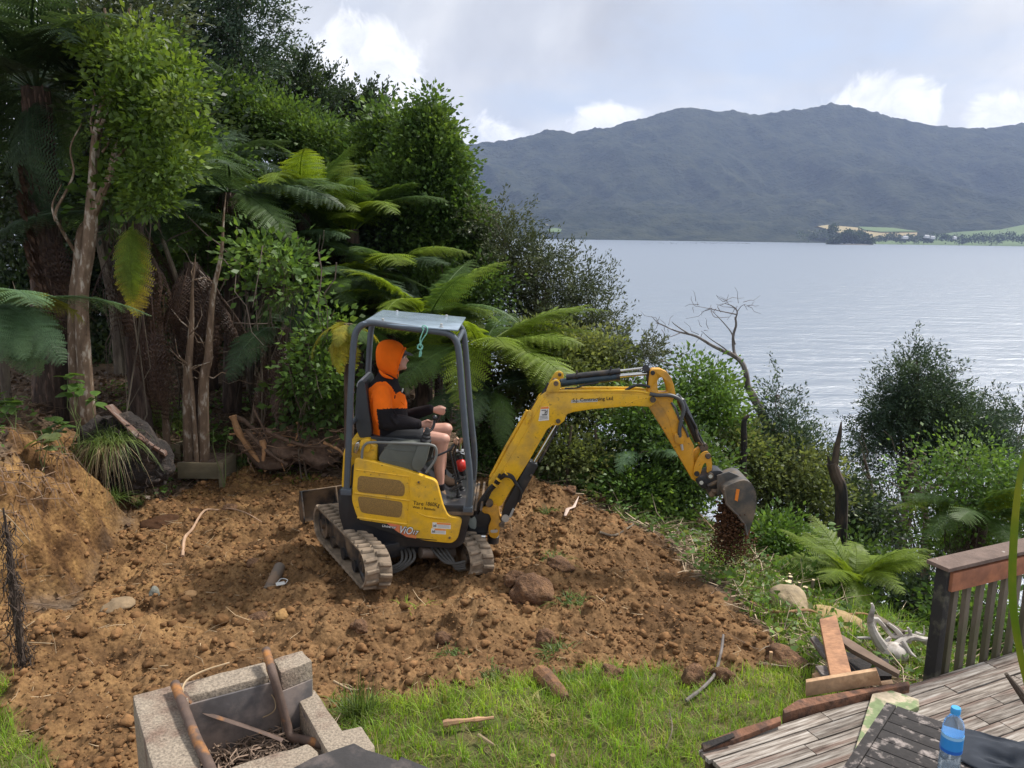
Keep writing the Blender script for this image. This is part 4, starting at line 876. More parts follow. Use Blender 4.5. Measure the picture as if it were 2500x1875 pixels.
def hand(mb, wrist, palm_dir, up, sgn):
    d = Vector(palm_dir).normalized(); up = Vector(up); up = (up - d * up.dot(d)).normalized(); s = d.cross(up) * sgn
    w = Vector(wrist); c = w + d * .055
    loft(mb, [(w - d * .02, up * .021, s * .027), (w + d * .01, up * .024, s * .030), (c, up * .034, s * .017), (c + d * .032, up * .037, s * .015), (c + d * .045, up * .034, s * .011)], 12)
    for k, L_ in enumerate((.068, .075, .070, .056)):
        r = c + d * .036 + up * (.029 - .019 * k); q = r + d * L_ * .42 + s * .004; e = q + d * L_ * .08 + s * L_ * .42; t = e - d * L_ * .32 + s * .004
        mb.tube([r - d * .012, r, q, e, t], [.0095, .0095, .0088, .0082, .0070], 8); mb.ball(t, .0072, 8, 6)
    r = c - d * .012 + up * .026 + s * .01; q = r + d * .030 + up * .014 + s * .012; t = q + d * .032 + s * .006 - up * .004
    mb.tube([r - d * .01 - up * .01, r, q, t], [.013, .0125, .0105, .0085], 8); mb.ball(t, .0088, 8, 6)
YC = 6.96
hn, hf = Z1(565, 765, 6.86), Z1(565, 765, 7.06)
kn, kf = Z1(832, 772, 6.83), Z1(846, 716, 7.08)
an, af = Z1(815, 1040, 6.79), Z1(824, 962, 7.06)
sn, sf = Z1(512, 525, 6.78), Z1(522, 525, 7.15)
en, ef = Z1(530, 672, 6.69), Z1(620, 650, 7.24)
wn, wf = Z1(706, 690, 6.72), Z1(770, 610, 7.17)
B = MB()
for h_, k_, a_ in ((hn, kn, an), (hf, kf, af)):
    mid = h_.lerp(k_, .5) + Vector((0, 0, .015)); limb(B, [h_, mid, k_], [.085, .078, .060])
    calf = k_.lerp(a_, .38) + Vector((-.022, 0, 0)); limb(B, [k_, calf, k_.lerp(a_, .75) + Vector((-.006, 0, 0)), a_], [.058, .056, .042, .036])
    B.ball(k_ + Vector((.016, 0, .006)), (.05, .05, .05), 12, 8)
for s_, e_, w_ in ((sn, en, wn), (sf, ef, wf)): limb(B, [s_, e_, w_], [.052, .042, .028])
hc = Z1(581, 332, YC)
loft(B, [(Z1(560, 765, YC), (.10, 0, 0), (0, .16, 0)), (Z1(540, 700, YC), (.10, 0, 0), (0, .15, 0)), (Z1(525, 600, YC), (.10, 0, 0), (0, .155, 0)), (Z1(518, 520, YC), (.10, 0, 0), (0, .16, 0)), (Z1(530, 470, YC), (.07, 0, 0), (0, .11, 0)), (Z1(548, 440, YC), (.055, 0, 0), (0, .058, 0)), (Z1(565, 390, YC), (.055, 0, 0), (0, .055, 0))], 16)
B.ball(hc, (.092, .074, .108), 20, 14); B.ball(hc + Vector((.032, 0, -.062)), (.058, .055, .055), 16, 10)       # skull and jaw
B.ball(hc + Vector((.078, 0, -.092)), (.020, .022, .018), 10, 8)                                                 # chin
B.tube([hc + Vector((.082, 0, .002)), hc + Vector((.103, 0, -.030)), hc + Vector((.088, 0, -.042))], [.010, .014, .010], 8)   # nose
B.tube([hc + Vector((.080, -.03, .018)), hc + Vector((.090, 0, .020)), hc + Vector((.080, .03, .018))], .009, 8)
B.tube([hc + Vector((.080, -.022, -.062)), hc + Vector((.090, 0, -.060)), hc + Vector((.080, .022, -.062))], .0075, 8)
for s_ in (-1, 1): B.ball(hc + Vector((-.004, s_ * .074, -.012)), (.016, .008, .028), 8, 8)
hand(B, wn, Z1(790, 690, 6.73) - wn, (0, 0, 1), 1); hand(B, wf, Z1(835, 622, 7.16) - wf, (0, 0, 1), -1)
body = remesh(B, 'body', SKIN, per, .0088, 1)
for s_ in (-1, 1):
    b = MB(); b.ball(hc + Vector((.076, s_ * .029, .004)), .0105, 10, 8); ey = b.build('eye', mat('eye_white', (.7, .68, .65), .2), per)
    b = MB(); b.ball(hc + Vector((.0845, s_ * .029, .004)), .0045, 8, 6); b.build('pupil', INK, ey)
# hooded top
def in_poly(x, y, P):
    c = False
    for i in range(len(P)):
        a, b_ = P[i - 1], P[i]
        if (a[1] > y) != (b_[1] > y) and x < (b_[0] - a[0]) * (y - a[1]) / (b_[1] - a[1]) + a[0]: c = not c
    return c
YOKE = [(400, 380), (640, 380), (640, 498), (612, 508), (580, 528), (556, 484), (530, 462), (482, 464), (430, 505), (412, 465)]
T = MB()
def tor(x0, x1, y, hw): p0, p1 = Z1(x0, y, YC), Z1(x1, y, YC); return ((p0 + p1) / 2, ((p1.x - p0.x) / 2, 0, (p1.z - p0.z) / 2), (0, hw, 0))
loft(T, [tor(455, 650, 762, .175), tor(446, 655, 735, .185), tor(432, 652, 690, .185), tor(418, 645, 640, .19), tor(410, 642, 580, .20), tor(410, 630, 535, .20), tor(422, 605, 495, .185), tor(448, 596, 465, .14), tor(475, 592, 435, .095), tor(490, 590, 410, .08)], 22)
limb(T, [sn + Vector((-.01, .02, .0)), sn.lerp(en, .5) + Vector((-.01, -.02, 0)), en, en.lerp(wn, .5) + Vector((0, 0, .004)), wn + Vector((-.012, 0, 0))], [.080, .082, .078, .066, .045], 4, 14)
limb(T, [sf + Vector((-.01, -.02, .0)), sf.lerp(ef, .5) + Vector((0, .02, 0)), ef, ef.lerp(wf, .5), wf + Vector((-.012, 0, 0))], [.080, .078, .070, .058, .045], 4, 14)
rngw = random.Random(5)
def wr(p0, p1, r): T.tube(smoothpts([p0, p0.lerp(p1, .5) + Vector((0, -.004, .004)), p1], 3), [.002, r * .7, r, r, r * .7, r * .5, .002], 6)
wr(Z1(560, 600, 6.655), Z1(600, 668, 6.66), .012); wr(Z1(500, 640, 6.63), Z1(520, 720, 6.62), .014); wr(Z1(600, 660, 6.66), Z1(650, 715, 6.67), .012); wr(Z1(548, 640, 6.62), Z1(590, 700, 6.62), .014)
wr(Z1(470, 500, 6.76), Z1(440, 580, 6.78), .014); wr(Z1(560, 480, 6.78), Z1(590, 560, 6.8), .013); wr(Z1(462, 600, 6.77), Z1(468, 700, 6.78), .012); wr(Z1(600, 560, 6.80), Z1(640, 600, 6.84), .01)
def pick_top(p):
    x, y = zoom1(p)
    if in_poly(x, y, YOKE): return 1
    if y > 604 + .10 * abs(x - 545) * (x < 545) and x > 477 + (y - 604) * .14: return 1
    if x > 642 and y > 500: return 1
    return 0
top = remesh(T, 'hooded_top', [FLE, FLB], per, .009, 2, pick_top)
H = MB()
def hs(xt, yt, xb, yb, hw):
    a, b_ = Z1(xt, yt, YC), Z1(xb, yb, YC); return ((a + b_) / 2, (a - b_) / 2, (0, hw, 0))
hseq = [hs(478, 320, 480, 350, .02), hs(476, 285, 482, 385, .06), hs(486, 258, 500, 410, .095), hs(508, 241, 530, 435, .118), (hs(545, 234, 566, 448, .125)), hs(580, 241, 592, 452, .118), hs(610, 256, 592, 444, .106), hs(630, 284, 584, 420, .094)]
loft(H, hseq + [hs(620, 296, 580, 408, .084), hs(590, 310, 562, 392, .070)], 22)
H.tube(smoothpts([Z1(470 + 20, 400, YC - .10), Z1(520, 430, YC - .115), Z1(570, 448, YC - .09)], 3), [.004, .012, .016, .018, .016, .01, .004], 8)
hood = H.build('hood', FLE, top, ang=60, sub=1)
b = MB()
for s_ in (-1, 1):
    R_ = [c + u * math.cos(a) + Vector(v) * math.sin(a) for c, u, v in [hseq[-1]] for a in [s_ * math.pi * k / 12 for k in range(13)]]
    b.tube(R_, .011, 8)
b.build('hood_hem', FLE, hood)
b = MB(); p = Z1(596, 372, YC - .095); b.ball(p, (.012, .006, .012), 8, 6); b.ball(p + Vector((.006, 0, .01)), (.007, .005, .012), 8, 6); b.ball(p + Vector((-.008, 0, -.002)), (.008, .005, .006), 8, 6); b.build('cord_toggle', FLB, hood)
b = MB(); b.tube([Z1(575, 552, 6.752), Z1(578, 535, 6.752)], .005, 6); b.prism(z1([(604, 505), (628, 520), (630, 532), (608, 520)], 6.80), (0, .02, 0)); b.build('pocket_flap', FLB, top)
b = MB(); b.box(Z1(618, 508, 6.80), (.012, .01, .035), Matrix.Rotation(.3, 3, 'Y')); b.build('pen', SILV, top)
for w_, e_ in ((wn, en), (wf, ef)):
    b = MB(); d = (w_ - e_).normalized(); b.lathe(w_ - d * .04, d, [(0, .04), (.0, .046), (.04, .044), (.045, .038)], 14); b.build('cuff', FLB, top)
# shorts, socks, boots, cap
S = MB()
for h_, k_ in ((hn, kn), (hf, kf)): limb(S, [h_, h_.lerp(k_, .5) + Vector((0, 0, .008))], [.108, .098], 4, 14)
S.ball(Z1(540, 770, YC), (.12, .19, .10), 16, 10); remesh(S, 'shorts', CLO, per, .01, 2)
for a_, (hx_, hy_), (tx_, ty_), yy in ((an, (812, 1096), (880, 1104), 6.79), (af, (822, 992), (884, 996), 7.06)):
    b = MB(); b.lathe(a_ + Vector((0, 0, -.02)), (0, 0, 1), [(0, .044), (.02, .046), (.075, .045), (.08, .040)], 14); b.build('sock', FLB, per)
    heel, toe = Z1(hx_, hy_, yy), Z1(tx_, ty_, yy); dz = Vector((toe - heel)).normalized(); b = MB()
    loft(b, [(heel + Vector((-.03, 0, .0)), (.0, .0, .03), (0, .03, 0)), (heel + Vector((0, 0, .005)), (0, 0, .042), (0, .042, 0)), (heel.lerp(toe, .4) + Vector((0, 0, .008)), (0, 0, .052), (0, .048, 0)), (heel.lerp(toe, .75), (0, 0, .040), (0, .052, 0)), (toe + Vector((.02, 0, -.006)), (0, 0, .026), (0, .044, 0)), (toe + Vector((.05, 0, -.012)), (0, 0, .012), (0, .024, 0))], 14)
    b.tube([a_ + Vector((-.005, 0, -.01)), heel.lerp(toe, .2) + Vector((0, 0, .02))], [.052, .054], 14); b.ball(a_ + Vector((-.004, 0, -.01)), .05, 12, 8)
    bo = remesh(b, 'boot', BOOT, per, .007, 2)
    b = MB(); b.prism([heel + Vector((-.045, -.04, -.052)), heel + Vector((-.045, .04, -.052)), toe + Vector((.035, .05, -.045)), toe + Vector((.06, 0, -.045)), toe + Vector((.035, -.05, -.045))], (0, 0, .02)); b.build('sole', mat('boot_sole', (.03, .025, .02), .9), bo, bevel=.006)
b = MB(); p = Z1(612, 304, YC); q = Z1(676, 324, YC)
b.prism([p + Vector((0, -.075, 0)), p + Vector((0, .075, 0)), p.lerp(q, .7) + Vector((0, .06, 0)), q, p.lerp(q, .7) + Vector((0, -.06, 0))], (0, 0, .006))
b.ball(hc + Vector((-.004, 0, .03)), (.099, .081, .09), 18, 10); b.build('cap', mat('black_cap', (.06, .06, .065), .7), per, bevel=.002)

# ================================================================== soil dropping from the bucket
rr_ = np.random.default_rng(5)
ico_v = np.array([(0, 0, 1), (.894, 0, .447), (.276, .851, .447), (-.724, .526, .447), (-.724, -.526, .447), (.276, -.851, .447), (.724, .526, -.447), (-.276, .851, -.447), (-.894, 0, -.447), (-.276, -.851, -.447), (.724, -.526, -.447), (0, 0, -1)])
ico_f = np.array([(0, 1, 2), (0, 2, 3), (0, 3, 4), (0, 4, 5), (0, 5, 1), (1, 6, 2), (2, 7, 3), (3, 8, 4), (4, 9, 5), (5, 10, 1), (1, 10, 6), (2, 6, 7), (3, 7, 8), (4, 8, 9), (5, 9, 10), (11, 6, 10), (11, 7, 6), (11, 8, 7), (11, 9, 8), (11, 10, 9)])
def ico2():
    V = [tuple(v) for v in ico_v]; F = []; cache = {}
    def mid(a, b_):
        k = (min(a, b_), max(a, b_))
        if k not in cache: m = (np.array(V[a]) + np.array(V[b_])); m = m / np.linalg.norm(m); V.append(tuple(m)); cache[k] = len(V) - 1
        return cache[k]
    for a, b_, c in ico_f: x, y, z = mid(a, b_), mid(b_, c), mid(c, a); F += [(a, x, z), (b_, y, x), (c, z, y), (x, y, z)]
    return np.array(V), np.array(F)
ico2_v, ico2_f = ico2()
def lumps(name, P, R, m, flat=.8, rough=.28, hi=False, rng=rr_):
    bv, bf = (ico2_v, ico2_f) if hi else (ico_v, ico_f); n = len(P); k = len(bv)
    q = rng.normal(size=(n, 4)); q /= np.linalg.norm(q, axis=1)[:, None]; w, x, y, z = q.T
    M = np.stack([1 - 2 * (y * y + z * z), 2 * (x * y - z * w), 2 * (x * z + y * w), 2 * (x * y + z * w), 1 - 2 * (x * x + z * z), 2 * (y * z - x * w), 2 * (x * z - y * w), 2 * (y * z + x * w), 1 - 2 * (x * x + y * y)], -1).reshape(n, 3, 3)
    V = bv[None] * (1 + rng.uniform(-rough, rough, (n, k, 1))) * rng.uniform(.6, 1.15, (n, 1, 3)); V = np.einsum('nij,nkj->nki', M, V); V[..., 2] *= flat
    V = V * R[:, None, None] + P[:, None]; F = bf[None] + (np.arange(n) * k)[:, None, None]
    return npmesh(name, V.reshape(-1, 3), F.reshape(-1, 3), m, smooth=False)
CLOD = mat('soil_clod', (.175, .095, .043), .97, var=.35, vscale=25, rnd=.35, bump=.6, bscale=140, bdist=.006, spec=.15)
CLODD = mat('dark_soil', (.085, .042, .022), .97, var=.3, vscale=25, rnd=.5, bump=.6, bscale=140, bdist=.006, spec=.15)
CLODT = mat('tan_soil_clod', (.19, .102, .045), .97, var=.3, vscale=25, rnd=.3, bump=.6, bscale=140, bdist=.006, spec=.15)
n = 6500; t = rr_.beta(1.0, 1.3, n); a0, a1, a2 = Z2(1885, 1040, 6.87), Z2(1888, 1240, 6.8), Z2(1910, 1480, 6.7)
cx = np.interp(t, [0, .45, 1], [a0.x, a1.x, a2.x]); cz_ = np.interp(t, [0, .45, 1], [a0.z, a1.z, a2.z]); sp = np.interp(t, [0, .3, .45, 1], [.055, .085, .075, .15])
Pp = np.stack([cx + rr_.normal(0, 1, n) * sp * (.55 + .45 * t), 6.87 - .12 * t + rr_.normal(0, .07, n), cz_ + rr_.normal(0, .02, n)], -1)
Rr = rr_.gamma(1.6, .0038, n) * np.interp(t, [0, .5, 1], [1.25, .8, .45]) + .002
tag(link('falling_soil', lumps('falling_soil', Pp, Rr, CLODD)), 'dark soil pouring out of the tipped bucket', 'soil', None, 'stuff')
# ================================================================== vegetation
VR = np.random.default_rng(21)
def leafmat(name, c, c2=None, rough=.5, trans=.28, rnd=.38, var=.3, vs=1.3, spec=.35):
    return mat(name, c, rough, col2=c2 or tuple(min(1, v * k) for v, k in zip(c, (1.9, 1.7, 1.2))), c2scale=vs, c2lo=.48, c2hi=.70, var=var, vscale=vs * 3, rnd=rnd, trans=trans, spec=spec, detail=3)
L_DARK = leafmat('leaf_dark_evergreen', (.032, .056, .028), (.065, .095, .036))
L_MID = leafmat('leaf_mid_green', (.066, .122, .030), (.125, .20, .042), trans=.32)
L_BRI = leafmat('leaf_bright_green', (.085, .15, .022), (.17, .24, .035), trans=.4)
L_YEL = leafmat('leaf_yellow_green', (.085, .145, .024), (.18, .25, .045), trans=.42)
L_OLI = leafmat('leaf_olive_needles', (.060, .080, .038), (.12, .135, .06), trans=.2)
L_MAN = leafmat('leaf_manuka_blue_green', (.040, .072, .042), (.08, .125, .06), trans=.2)
L_BUSH = leafmat('leaf_pale_shrub', (.12, .155, .055), (.23, .26, .11), trans=.38)
L_GRN = leafmat('leaf_fresh_shrub', (.085, .16, .035), (.16, .25, .055), trans=.38)
L_BRN = leafmat('leaf_dead_brown', (.09, .055, .035), (.16, .10, .06), trans=.1)
BARK = mat('bark_grey_brown', (.085, .065, .048), .95, col2=(.17, .14, .10), c2scale=6, c2lo=.42, c2hi=.6, var=.3, vscale=20, bump=.7, bscale=30, bdist=.02, stretch=(1, 1, .3))
BARKP = mat('bark_pale_tan', (.20, .135, .088), .9, col2=(.36, .31, .25), c2scale=16, c2lo=.54, c2hi=.62, var=.4, vscale=16, bump=.5, bscale=35, bdist=.012, stretch=(1, 1, .35))
BARKD = mat('fern_trunk_fibre', (.055, .036, .028), .98, col2=(.13, .09, .07), c2scale=14, c2lo=.45, c2hi=.65, var=.35, vscale=30, bump=.9, bscale=60, bdist=.02, stretch=(1, 1, .2))
DEADW = mat('bleached_grey_wood', (.17, .15, .14), .85, col2=(.10, .08, .07), c2scale=9, c2lo=.5, c2hi=.6, var=.25, bump=.5, bscale=40, bdist=.008, stretch=(1, 1, .3))
CHAR = mat('charred_wood', (.018, .015, .014), .9, col2=(.07, .045, .03), c2scale=5, c2lo=.55, c2hi=.62, bump=.8, bscale=25, bdist=.02)
STICK = mat('stick_tan', (.27, .18, .11), .9, var=.35, vscale=9, bump=.4, bscale=40, bdist=.006, objrnd=.35)

def frames(D):
    """unit direction array -> two perpendiculars"""
    D = D / (np.linalg.norm(D, axis=1)[:, None] + 1e-9); r = VR.normal(size=D.shape); U_ = np.cross(D, r); U_ /= np.linalg.norm(U_, axis=1)[:, None] + 1e-9
    return D, U_, np.cross(D, U_)
def leaf_quads(P, D, Ln, W):
    D, U_, N_ = frames(D); Ln = Ln[:, None]; W = W[:, None] if hasattr(W, '__len__') else W
    a = P; b_ = P + D * Ln * .45 + U_ * Ln * W + N_ * Ln * .06; c = P + D * Ln - N_ * Ln * .10; d = P + D * Ln * .45 - U_ * Ln * W + N_ * Ln * .06
    V = np.stack([a, b_, c, d], 1).reshape(-1, 3); F = np.arange(len(V)).reshape(-1, 4); return V, F
def lobe_pts(n, c, r, hollow=.35):
    d = VR.normal(size=(n, 3)); d /= np.linalg.norm(d, axis=1)[:, None]; t = (hollow ** 3 + (1 - hollow ** 3) * VR.random(n)) ** (1 / 3)
    t = t * (.82 + .36 * VR.random(n)); return np.array(c) + d * t[:, None] * np.array(r), d
def crown(lobes, ncl, per_, leaf, w=.32, crad=.16, mode='clump', up=.2, hollow=.35):
    """lobes: [(center, (rx,ry,rz))]; returns V, F, cluster centres"""
    vol = np.array([r[0] * r[1] * r[2] for c, r in lobes]) ** (2 / 3); cnt = np.maximum((ncl * vol / vol.sum()).astype(int), 9); Vs, Fs, C, off = [], [], [], 0
    for (c, r), k in zip(lobes, cnt):
        Pc, d = lobe_pts(k, c, r, hollow); C.append(Pc)
        m = per_; out = d + np.array([0, 0, up])
        if mode == 'clump':
            Pl = Pc[:, None] + VR.normal(size=(k, m, 3)) * crad * np.array([1, 1, .7]); Dl = (Pl - Pc[:, None]) / crad + out[:, None] * .8 + VR.normal(size=(k, m, 3)) * .5
            sz = leaf * VR.uniform(.6, 1.3, k * m); V, F = leaf_quads(Pl.reshape(-1, 3), Dl.reshape(-1, 3), sz, w)
        else:      # sprays: leaves set along a twig
            out = out + VR.normal(size=(k, 3)) * .35 + np.array([0, 0, .25]); out /= np.linalg.norm(out, axis=1)[:, None]
            t = VR.random((k, m)); tl = crad * 2.2 * VR.uniform(.6, 1.3, (k, 1)); Pl = Pc[:, None] + out[:, None] * (t * tl)[..., None] + VR.normal(size=(k, m, 3)) * (.016 + .045 * (1 - t))[..., None] * (crad / .2)
            Dl = out[:, None] * 1.1 + VR.normal(size=(k, m, 3)) * .65; sz = leaf * VR.uniform(.6, 1.3, k * m); V, F = leaf_quads(Pl.reshape(-1, 3), Dl.reshape(-1, 3), sz, w)
        Vs.append(V); Fs.append(F + off); off += len(V)
    return np.concatenate(Vs), np.concatenate(Fs), np.concatenate(C)
def wood(mb, p, q, r0, r1, wob=.06, n=5, seg=6):
    p, q = Vector(p), Vector(q); L_ = (q - p).length; pts = [p]
    for i in range(1, n): pts.append(p.lerp(q, i / n) + Vector(VR.normal(0, wob * L_ * .5, 3)))
    pts.append(q); mb.tube(pts, [r0 + (r1 - r0) * i / n for i in range(n + 1)], seg); return pts
def lobepx(lst, Y, dy=None):
    """[(px,py,rx,ry[,Y])] -> world lobes"""
    out = []
    for l in lst:
        y = l[4] if len(l) > 4 else Y; c = at(l[0], l[1], y); s_ = (c - Vector((0, 0, CZ))).length / FPX * 1.0
        rx, rz = l[2] * s_, l[3] * s_; out.append((tuple(c), (rx, dy or min(rx, rz) * 1.0 + .15, rz)))
    return out
def make_tree(name, cat, label, base, lobes, lmat, ncl, per_, leaf, w=.32, crad=.16, mode='clump', trunk_r=.08, bark=None, up=.2, hollow=.35, group=None, stems=1, twigs=40, trunk_to=None, seg=7, bare=0):
    base = Vector(base); root = empty(name, tuple(base), label, cat, group)
    V, F, C = crown(lobes, ncl, per_, leaf, w, crad, mode, up, hollow)
    me = npmesh('crown', V - np.array(base), F, lmat); o = link('crown', me, root)
    if trunk_r:
        mb = MB(); top = Vector(trunk_to) if trunk_to else Vector(np.mean([c for c, r in lobes], axis=0)); cs = [Vector(c) for c, r in lobes]
        for s_ in range(stems):
            b0 = base + Vector((VR.uniform(-.15, .15), VR.uniform(-.1, .1), -.15)) * (stems > 1) + Vector((0, 0, -.1)); tp = wood(mb, b0, top + Vector(VR.normal(0, .12, 3)) * (stems > 1), trunk_r, trunk_r * .45, .05, 6, seg)
            for c in cs:
                st = tp[2 + int(VR.integers(0, 4))]; lp = wood(mb, st, c, trunk_r * .42, trunk_r * .18, .08, 4, 5)
                near = C[np.argsort(np.linalg.norm(C - np.array(c), axis=1))[:: max(1, len(C) // max(1, twigs))]][: max(2, twigs // len(cs))]
                for q in near: wood(mb, lp[int(VR.integers(1, 5))], q, trunk_r * .13, .003, .10, 3, 3)
        for _ in range(bare):
            c = cs[int(VR.integers(0, len(cs)))]; q = c + Vector(VR.normal(0, 1, 3)) * .2; wood(mb, c, q, .012, .003, .12, 4, 3)
        mb.build('trunk', bark or BARK, root)
    return root
# ---- fern fronds: rachis, paired pinnae, each set with narrow pinnules
def frond_mesh(name, m, curl, npin=24, seed=0, widthk=.30, droop=.25, npl=11, dense=.85):
    r = np.random.default_rng(seed); V = []; F = []
    def pt(t):      # arc along +X that bends down, length 1
        a = curl * t; 
        if curl < 1e-3: return np.array([t, 0, 0]), np.array([1., 0, 0])
        return np.array([math.sin(a) / curl, 0, -(1 - math.cos(a)) / curl]), np.array([math.cos(a), 0, -math.sin(a)])
    for k in range(9):  # rachis, triangular section
        p, T = pt(k / 8); w = .0085 * (1 - .8 * k / 8); n_ = np.array([-T[2], 0, T[0]]); V += [p + n_ * w, p - n_ * w * .5 + np.array([0, w, 0]), p - n_ * w * .5 - np.array([0, w, 0])]
        if k:
            b = len(V) - 6
            for j in range(3): F.append((b + j, b + (j + 1) % 3, b + 3 + (j + 1) % 3, b + 3 + j))
    for i in range(npin):
        t = .13 + .86 * (i / (npin - 1)) ** .95; p, T = pt(t); n_ = np.array([-T[2], 0, T[0]])
        s = (t - .1) / .9; Lp = widthk * (math.sin(math.pi * min(1, .16 + .84 * s) ** .8) ** .75) * r.uniform(.9, 1.08) + .01
        if s > .97: Lp *= .6
        for sd in (-1, 1):
            D = T * r.uniform(.35, .55) + np.array([0, sd, 0]); D /= np.linalg.norm(D); dr = droop * r.uniform(.6, 1.4); ripple = r.uniform(-.12, .2)
            n2 = n_ + np.array([0, 0, 0]); prev = p
            W = np.cross(D, n2); W /= np.linalg.norm(W)
            npl_ = npl
            for j in range(npl_):
                u = (j + .5) / npl_; q = p + D * Lp * u + n2 * Lp * (ripple * u - dr * u * u) + T * Lp * .10 * u * u
                pl = Lp * .30 * (1 - u) ** .6 * r.uniform(.8, 1.1) + .004; hw = Lp / npl_ * .46 * dense
                for e in (-1, 1):
                    tip = q + W * e * pl + D * pl * .45 - n2 * pl * .25
                    b = len(V); V += [q - D * hw, q + D * hw, tip]; F.append((b, b + 1, b + 2, b + 2)) if False else F.append((b, b + 1, b + 2))
            q = p + D * Lp + n2 * Lp * (ripple - dr) + T * Lp * .10; b = len(V); V += [p - W * .0022, p + W * .0022, q]; F.append((b, b + 1, b + 2))
    me = bpy.data.meshes.new(name); me.from_pydata([tuple(v) for v in V], [], F); me.materials.append(m); me.update(); return me
FM = {'bright': leafmat('frond_bright', (.15, .22, .022), (.27, .34, .04), trans=.42, rnd=.22, vs=1.0), 'mid': leafmat('frond_mid', (.075, .135, .035), (.14, .21, .05), trans=.38, rnd=.22, vs=1.0),
      'dark': leafmat('frond_dark', (.045, .08, .038), (.085, .13, .055), trans=.3, rnd=.25, vs=1.0), 'blue': leafmat('frond_blue_green', (.11, .19, .095), (.18, .28, .14), trans=.35, rnd=.2, vs=1.0),
      'yellow': leafmat('frond_yellow', (.26, .26, .035), (.42, .34, .05), trans=.4, rnd=.2, vs=2.0), 'dead': leafmat('frond_dead', (.075, .045, .033), (.15, .095, .065), trans=.1, rnd=.3, vs=2.0)}
FR = {}
def frond(kind, v):
    k = (kind, v)
    if k not in FR:
        if kind == 'dead': FR[k] = frond_mesh('frond', FM[kind], (.5, .9, 1.3)[v % 3], 17, 50 + v, .15, .9, 6)
        else: FR[k] = frond_mesh('frond', FM[kind], (.7, 1.2, 1.6, .95)[v % 4], 27, 10 + v, (.21, .25, .20, .23)[v % 4], .34, 12)
    return FR[k]
def add_frond(root, kind, p, az, el, roll, L_, v=None, name='frond', label=None):
    v = int(VR.integers(0, 4)) if v is None else v
    o = link(name, frond(kind, v), root); o.rotation_mode = 'XYZ'
    R = Matrix.Rotation(az, 4, 'Z') @ Matrix.Rotation(-el, 4, 'Y') @ Matrix.Rotation(roll, 4, 'X')
    o.matrix_local = Matrix.Translation(Vector(p) - root_inv(root)) @ R @ Matrix.Scale(L_, 4)
    if label: o['label'] = label
    return o
def tree_fern(label, crown_p, base_p, r, L_, n, kinds, az0=0, az1=2 * math.pi, el=(.25, .95), trunk=True, skirt=0, name='tree_fern', cat='tree fern', scales=False, up=.0, ljit=.2):
    cp, bp = Vector(crown_p), Vector(base_p); root = empty(name, tuple(bp), label, cat)
    if trunk:
        mb = MB(); P = smoothpts([bp + Vector((0, 0, -.2)), bp.lerp(cp, .5) + Vector((VR.normal(0, .04), VR.normal(0, .03), 0)), cp], 5); mb.tube(P, [r * 1.25 - r * .35 * i / (len(P) - 1) for i in range(len(P))], 12); tk = mb.build('trunk', BARKD, root)
        if scales: # old frond stubs: short leathery bases wrapped upward round the trunk
            Ltot = (cp - bp).length; me = None; ax = (cp - bp).normalized(); row = 0; h = .05; cnt = 0
            sm = MB(); sm.add([(-.5, 0, 0), (.5, 0, 0), (.42, .12, .9), (0, .2, 1.1), (-.42, .12, .9), (0, .28, .05), (0, .36, .85)], [(0, 1, 5), (1, 2, 6, 5), (2, 3, 6), (3, 4, 6), (4, 0, 5, 6)])
            so = sm.build('stub', mat('frond_stub', (.15, .095, .072), .95, var=.4, vscale=14, objrnd=.4, bump=.6, bscale=30, bdist=.01), None, smooth=False); sme = so.data; bpy.data.objects.remove(so)
            while h < Ltot - .1 and cnt < 290:
                p0 = P[min(int(h / Ltot * (len(P) - 1)), len(P) - 2)]; c0 = bp.lerp(cp, h / Ltot) + (p0 - bp.lerp(cp, (int(h / Ltot * (len(P) - 1))) / (len(P) - 1))) * .0
                kk = 11
                for j in range(kk):
                    a = 2 * math.pi * (j + .5 * (row % 2)) / kk + VR.uniform(-.12, .12); d = Vector((math.cos(a), math.sin(a), 0))
                    if d.y > .45: continue
                    t_ = h / Ltot; cc = P[int(t_ * (len(P) - 1))].lerp(P[min(int(t_ * (len(P) - 1)) + 1, len(P) - 1)], t_ * (len(P) - 1) % 1); rad = r * (1.25 - .35 * t_)
                    s_ = link('stub', sme, tk); X_ = Vector((-d.y, d.x, 0)); M = Matrix((X_, d, Vector((0, 0, 1)))).transposed().to_4x4()
                    s_.matrix_local = Matrix.Translation(cc + d * rad * .80 - bp) @ M @ Matrix.Rotation(VR.uniform(-.1, .1), 4, 'Y') @ Matrix.Diagonal((.048, .10, VR.uniform(.12, .19), 1)); cnt += 1
                row += 1; h += .105
    for i in range(n):
        az = az0 + (az1 - az0) * (i + VR.uniform(.1, .9)) / n; e = VR.uniform(*el)
        add_frond(root, kinds[int(VR.integers(0, len(kinds)))], cp + Vector((math.cos(az), math.sin(az), 0)) * r * .5, az, e + up, VR.uniform(-.35, .35), L_ * VR.uniform(1 - ljit, 1 + ljit))
    for i in range(skirt):
        az = VR.uniform(0, 2 * math.pi); add_frond(root, 'dead', cp + Vector((math.cos(az), math.sin(az), 0)) * r + Vector((0, 0, -VR.uniform(0, .35))), az, VR.uniform(-1.35, -.7), VR.uniform(-.4, .4), L_ * VR.uniform(.55, .95), int(VR.integers(0, 3)), 'dead_frond')
    return root
def G(px, py, dz=0): return ground(px, py)
def gpt(p): return Vector((p[0], p[1], hz(p[0], p[1])))
def under(px, py, Y): p = at(px, py, Y); return gpt((p.x, p.y))

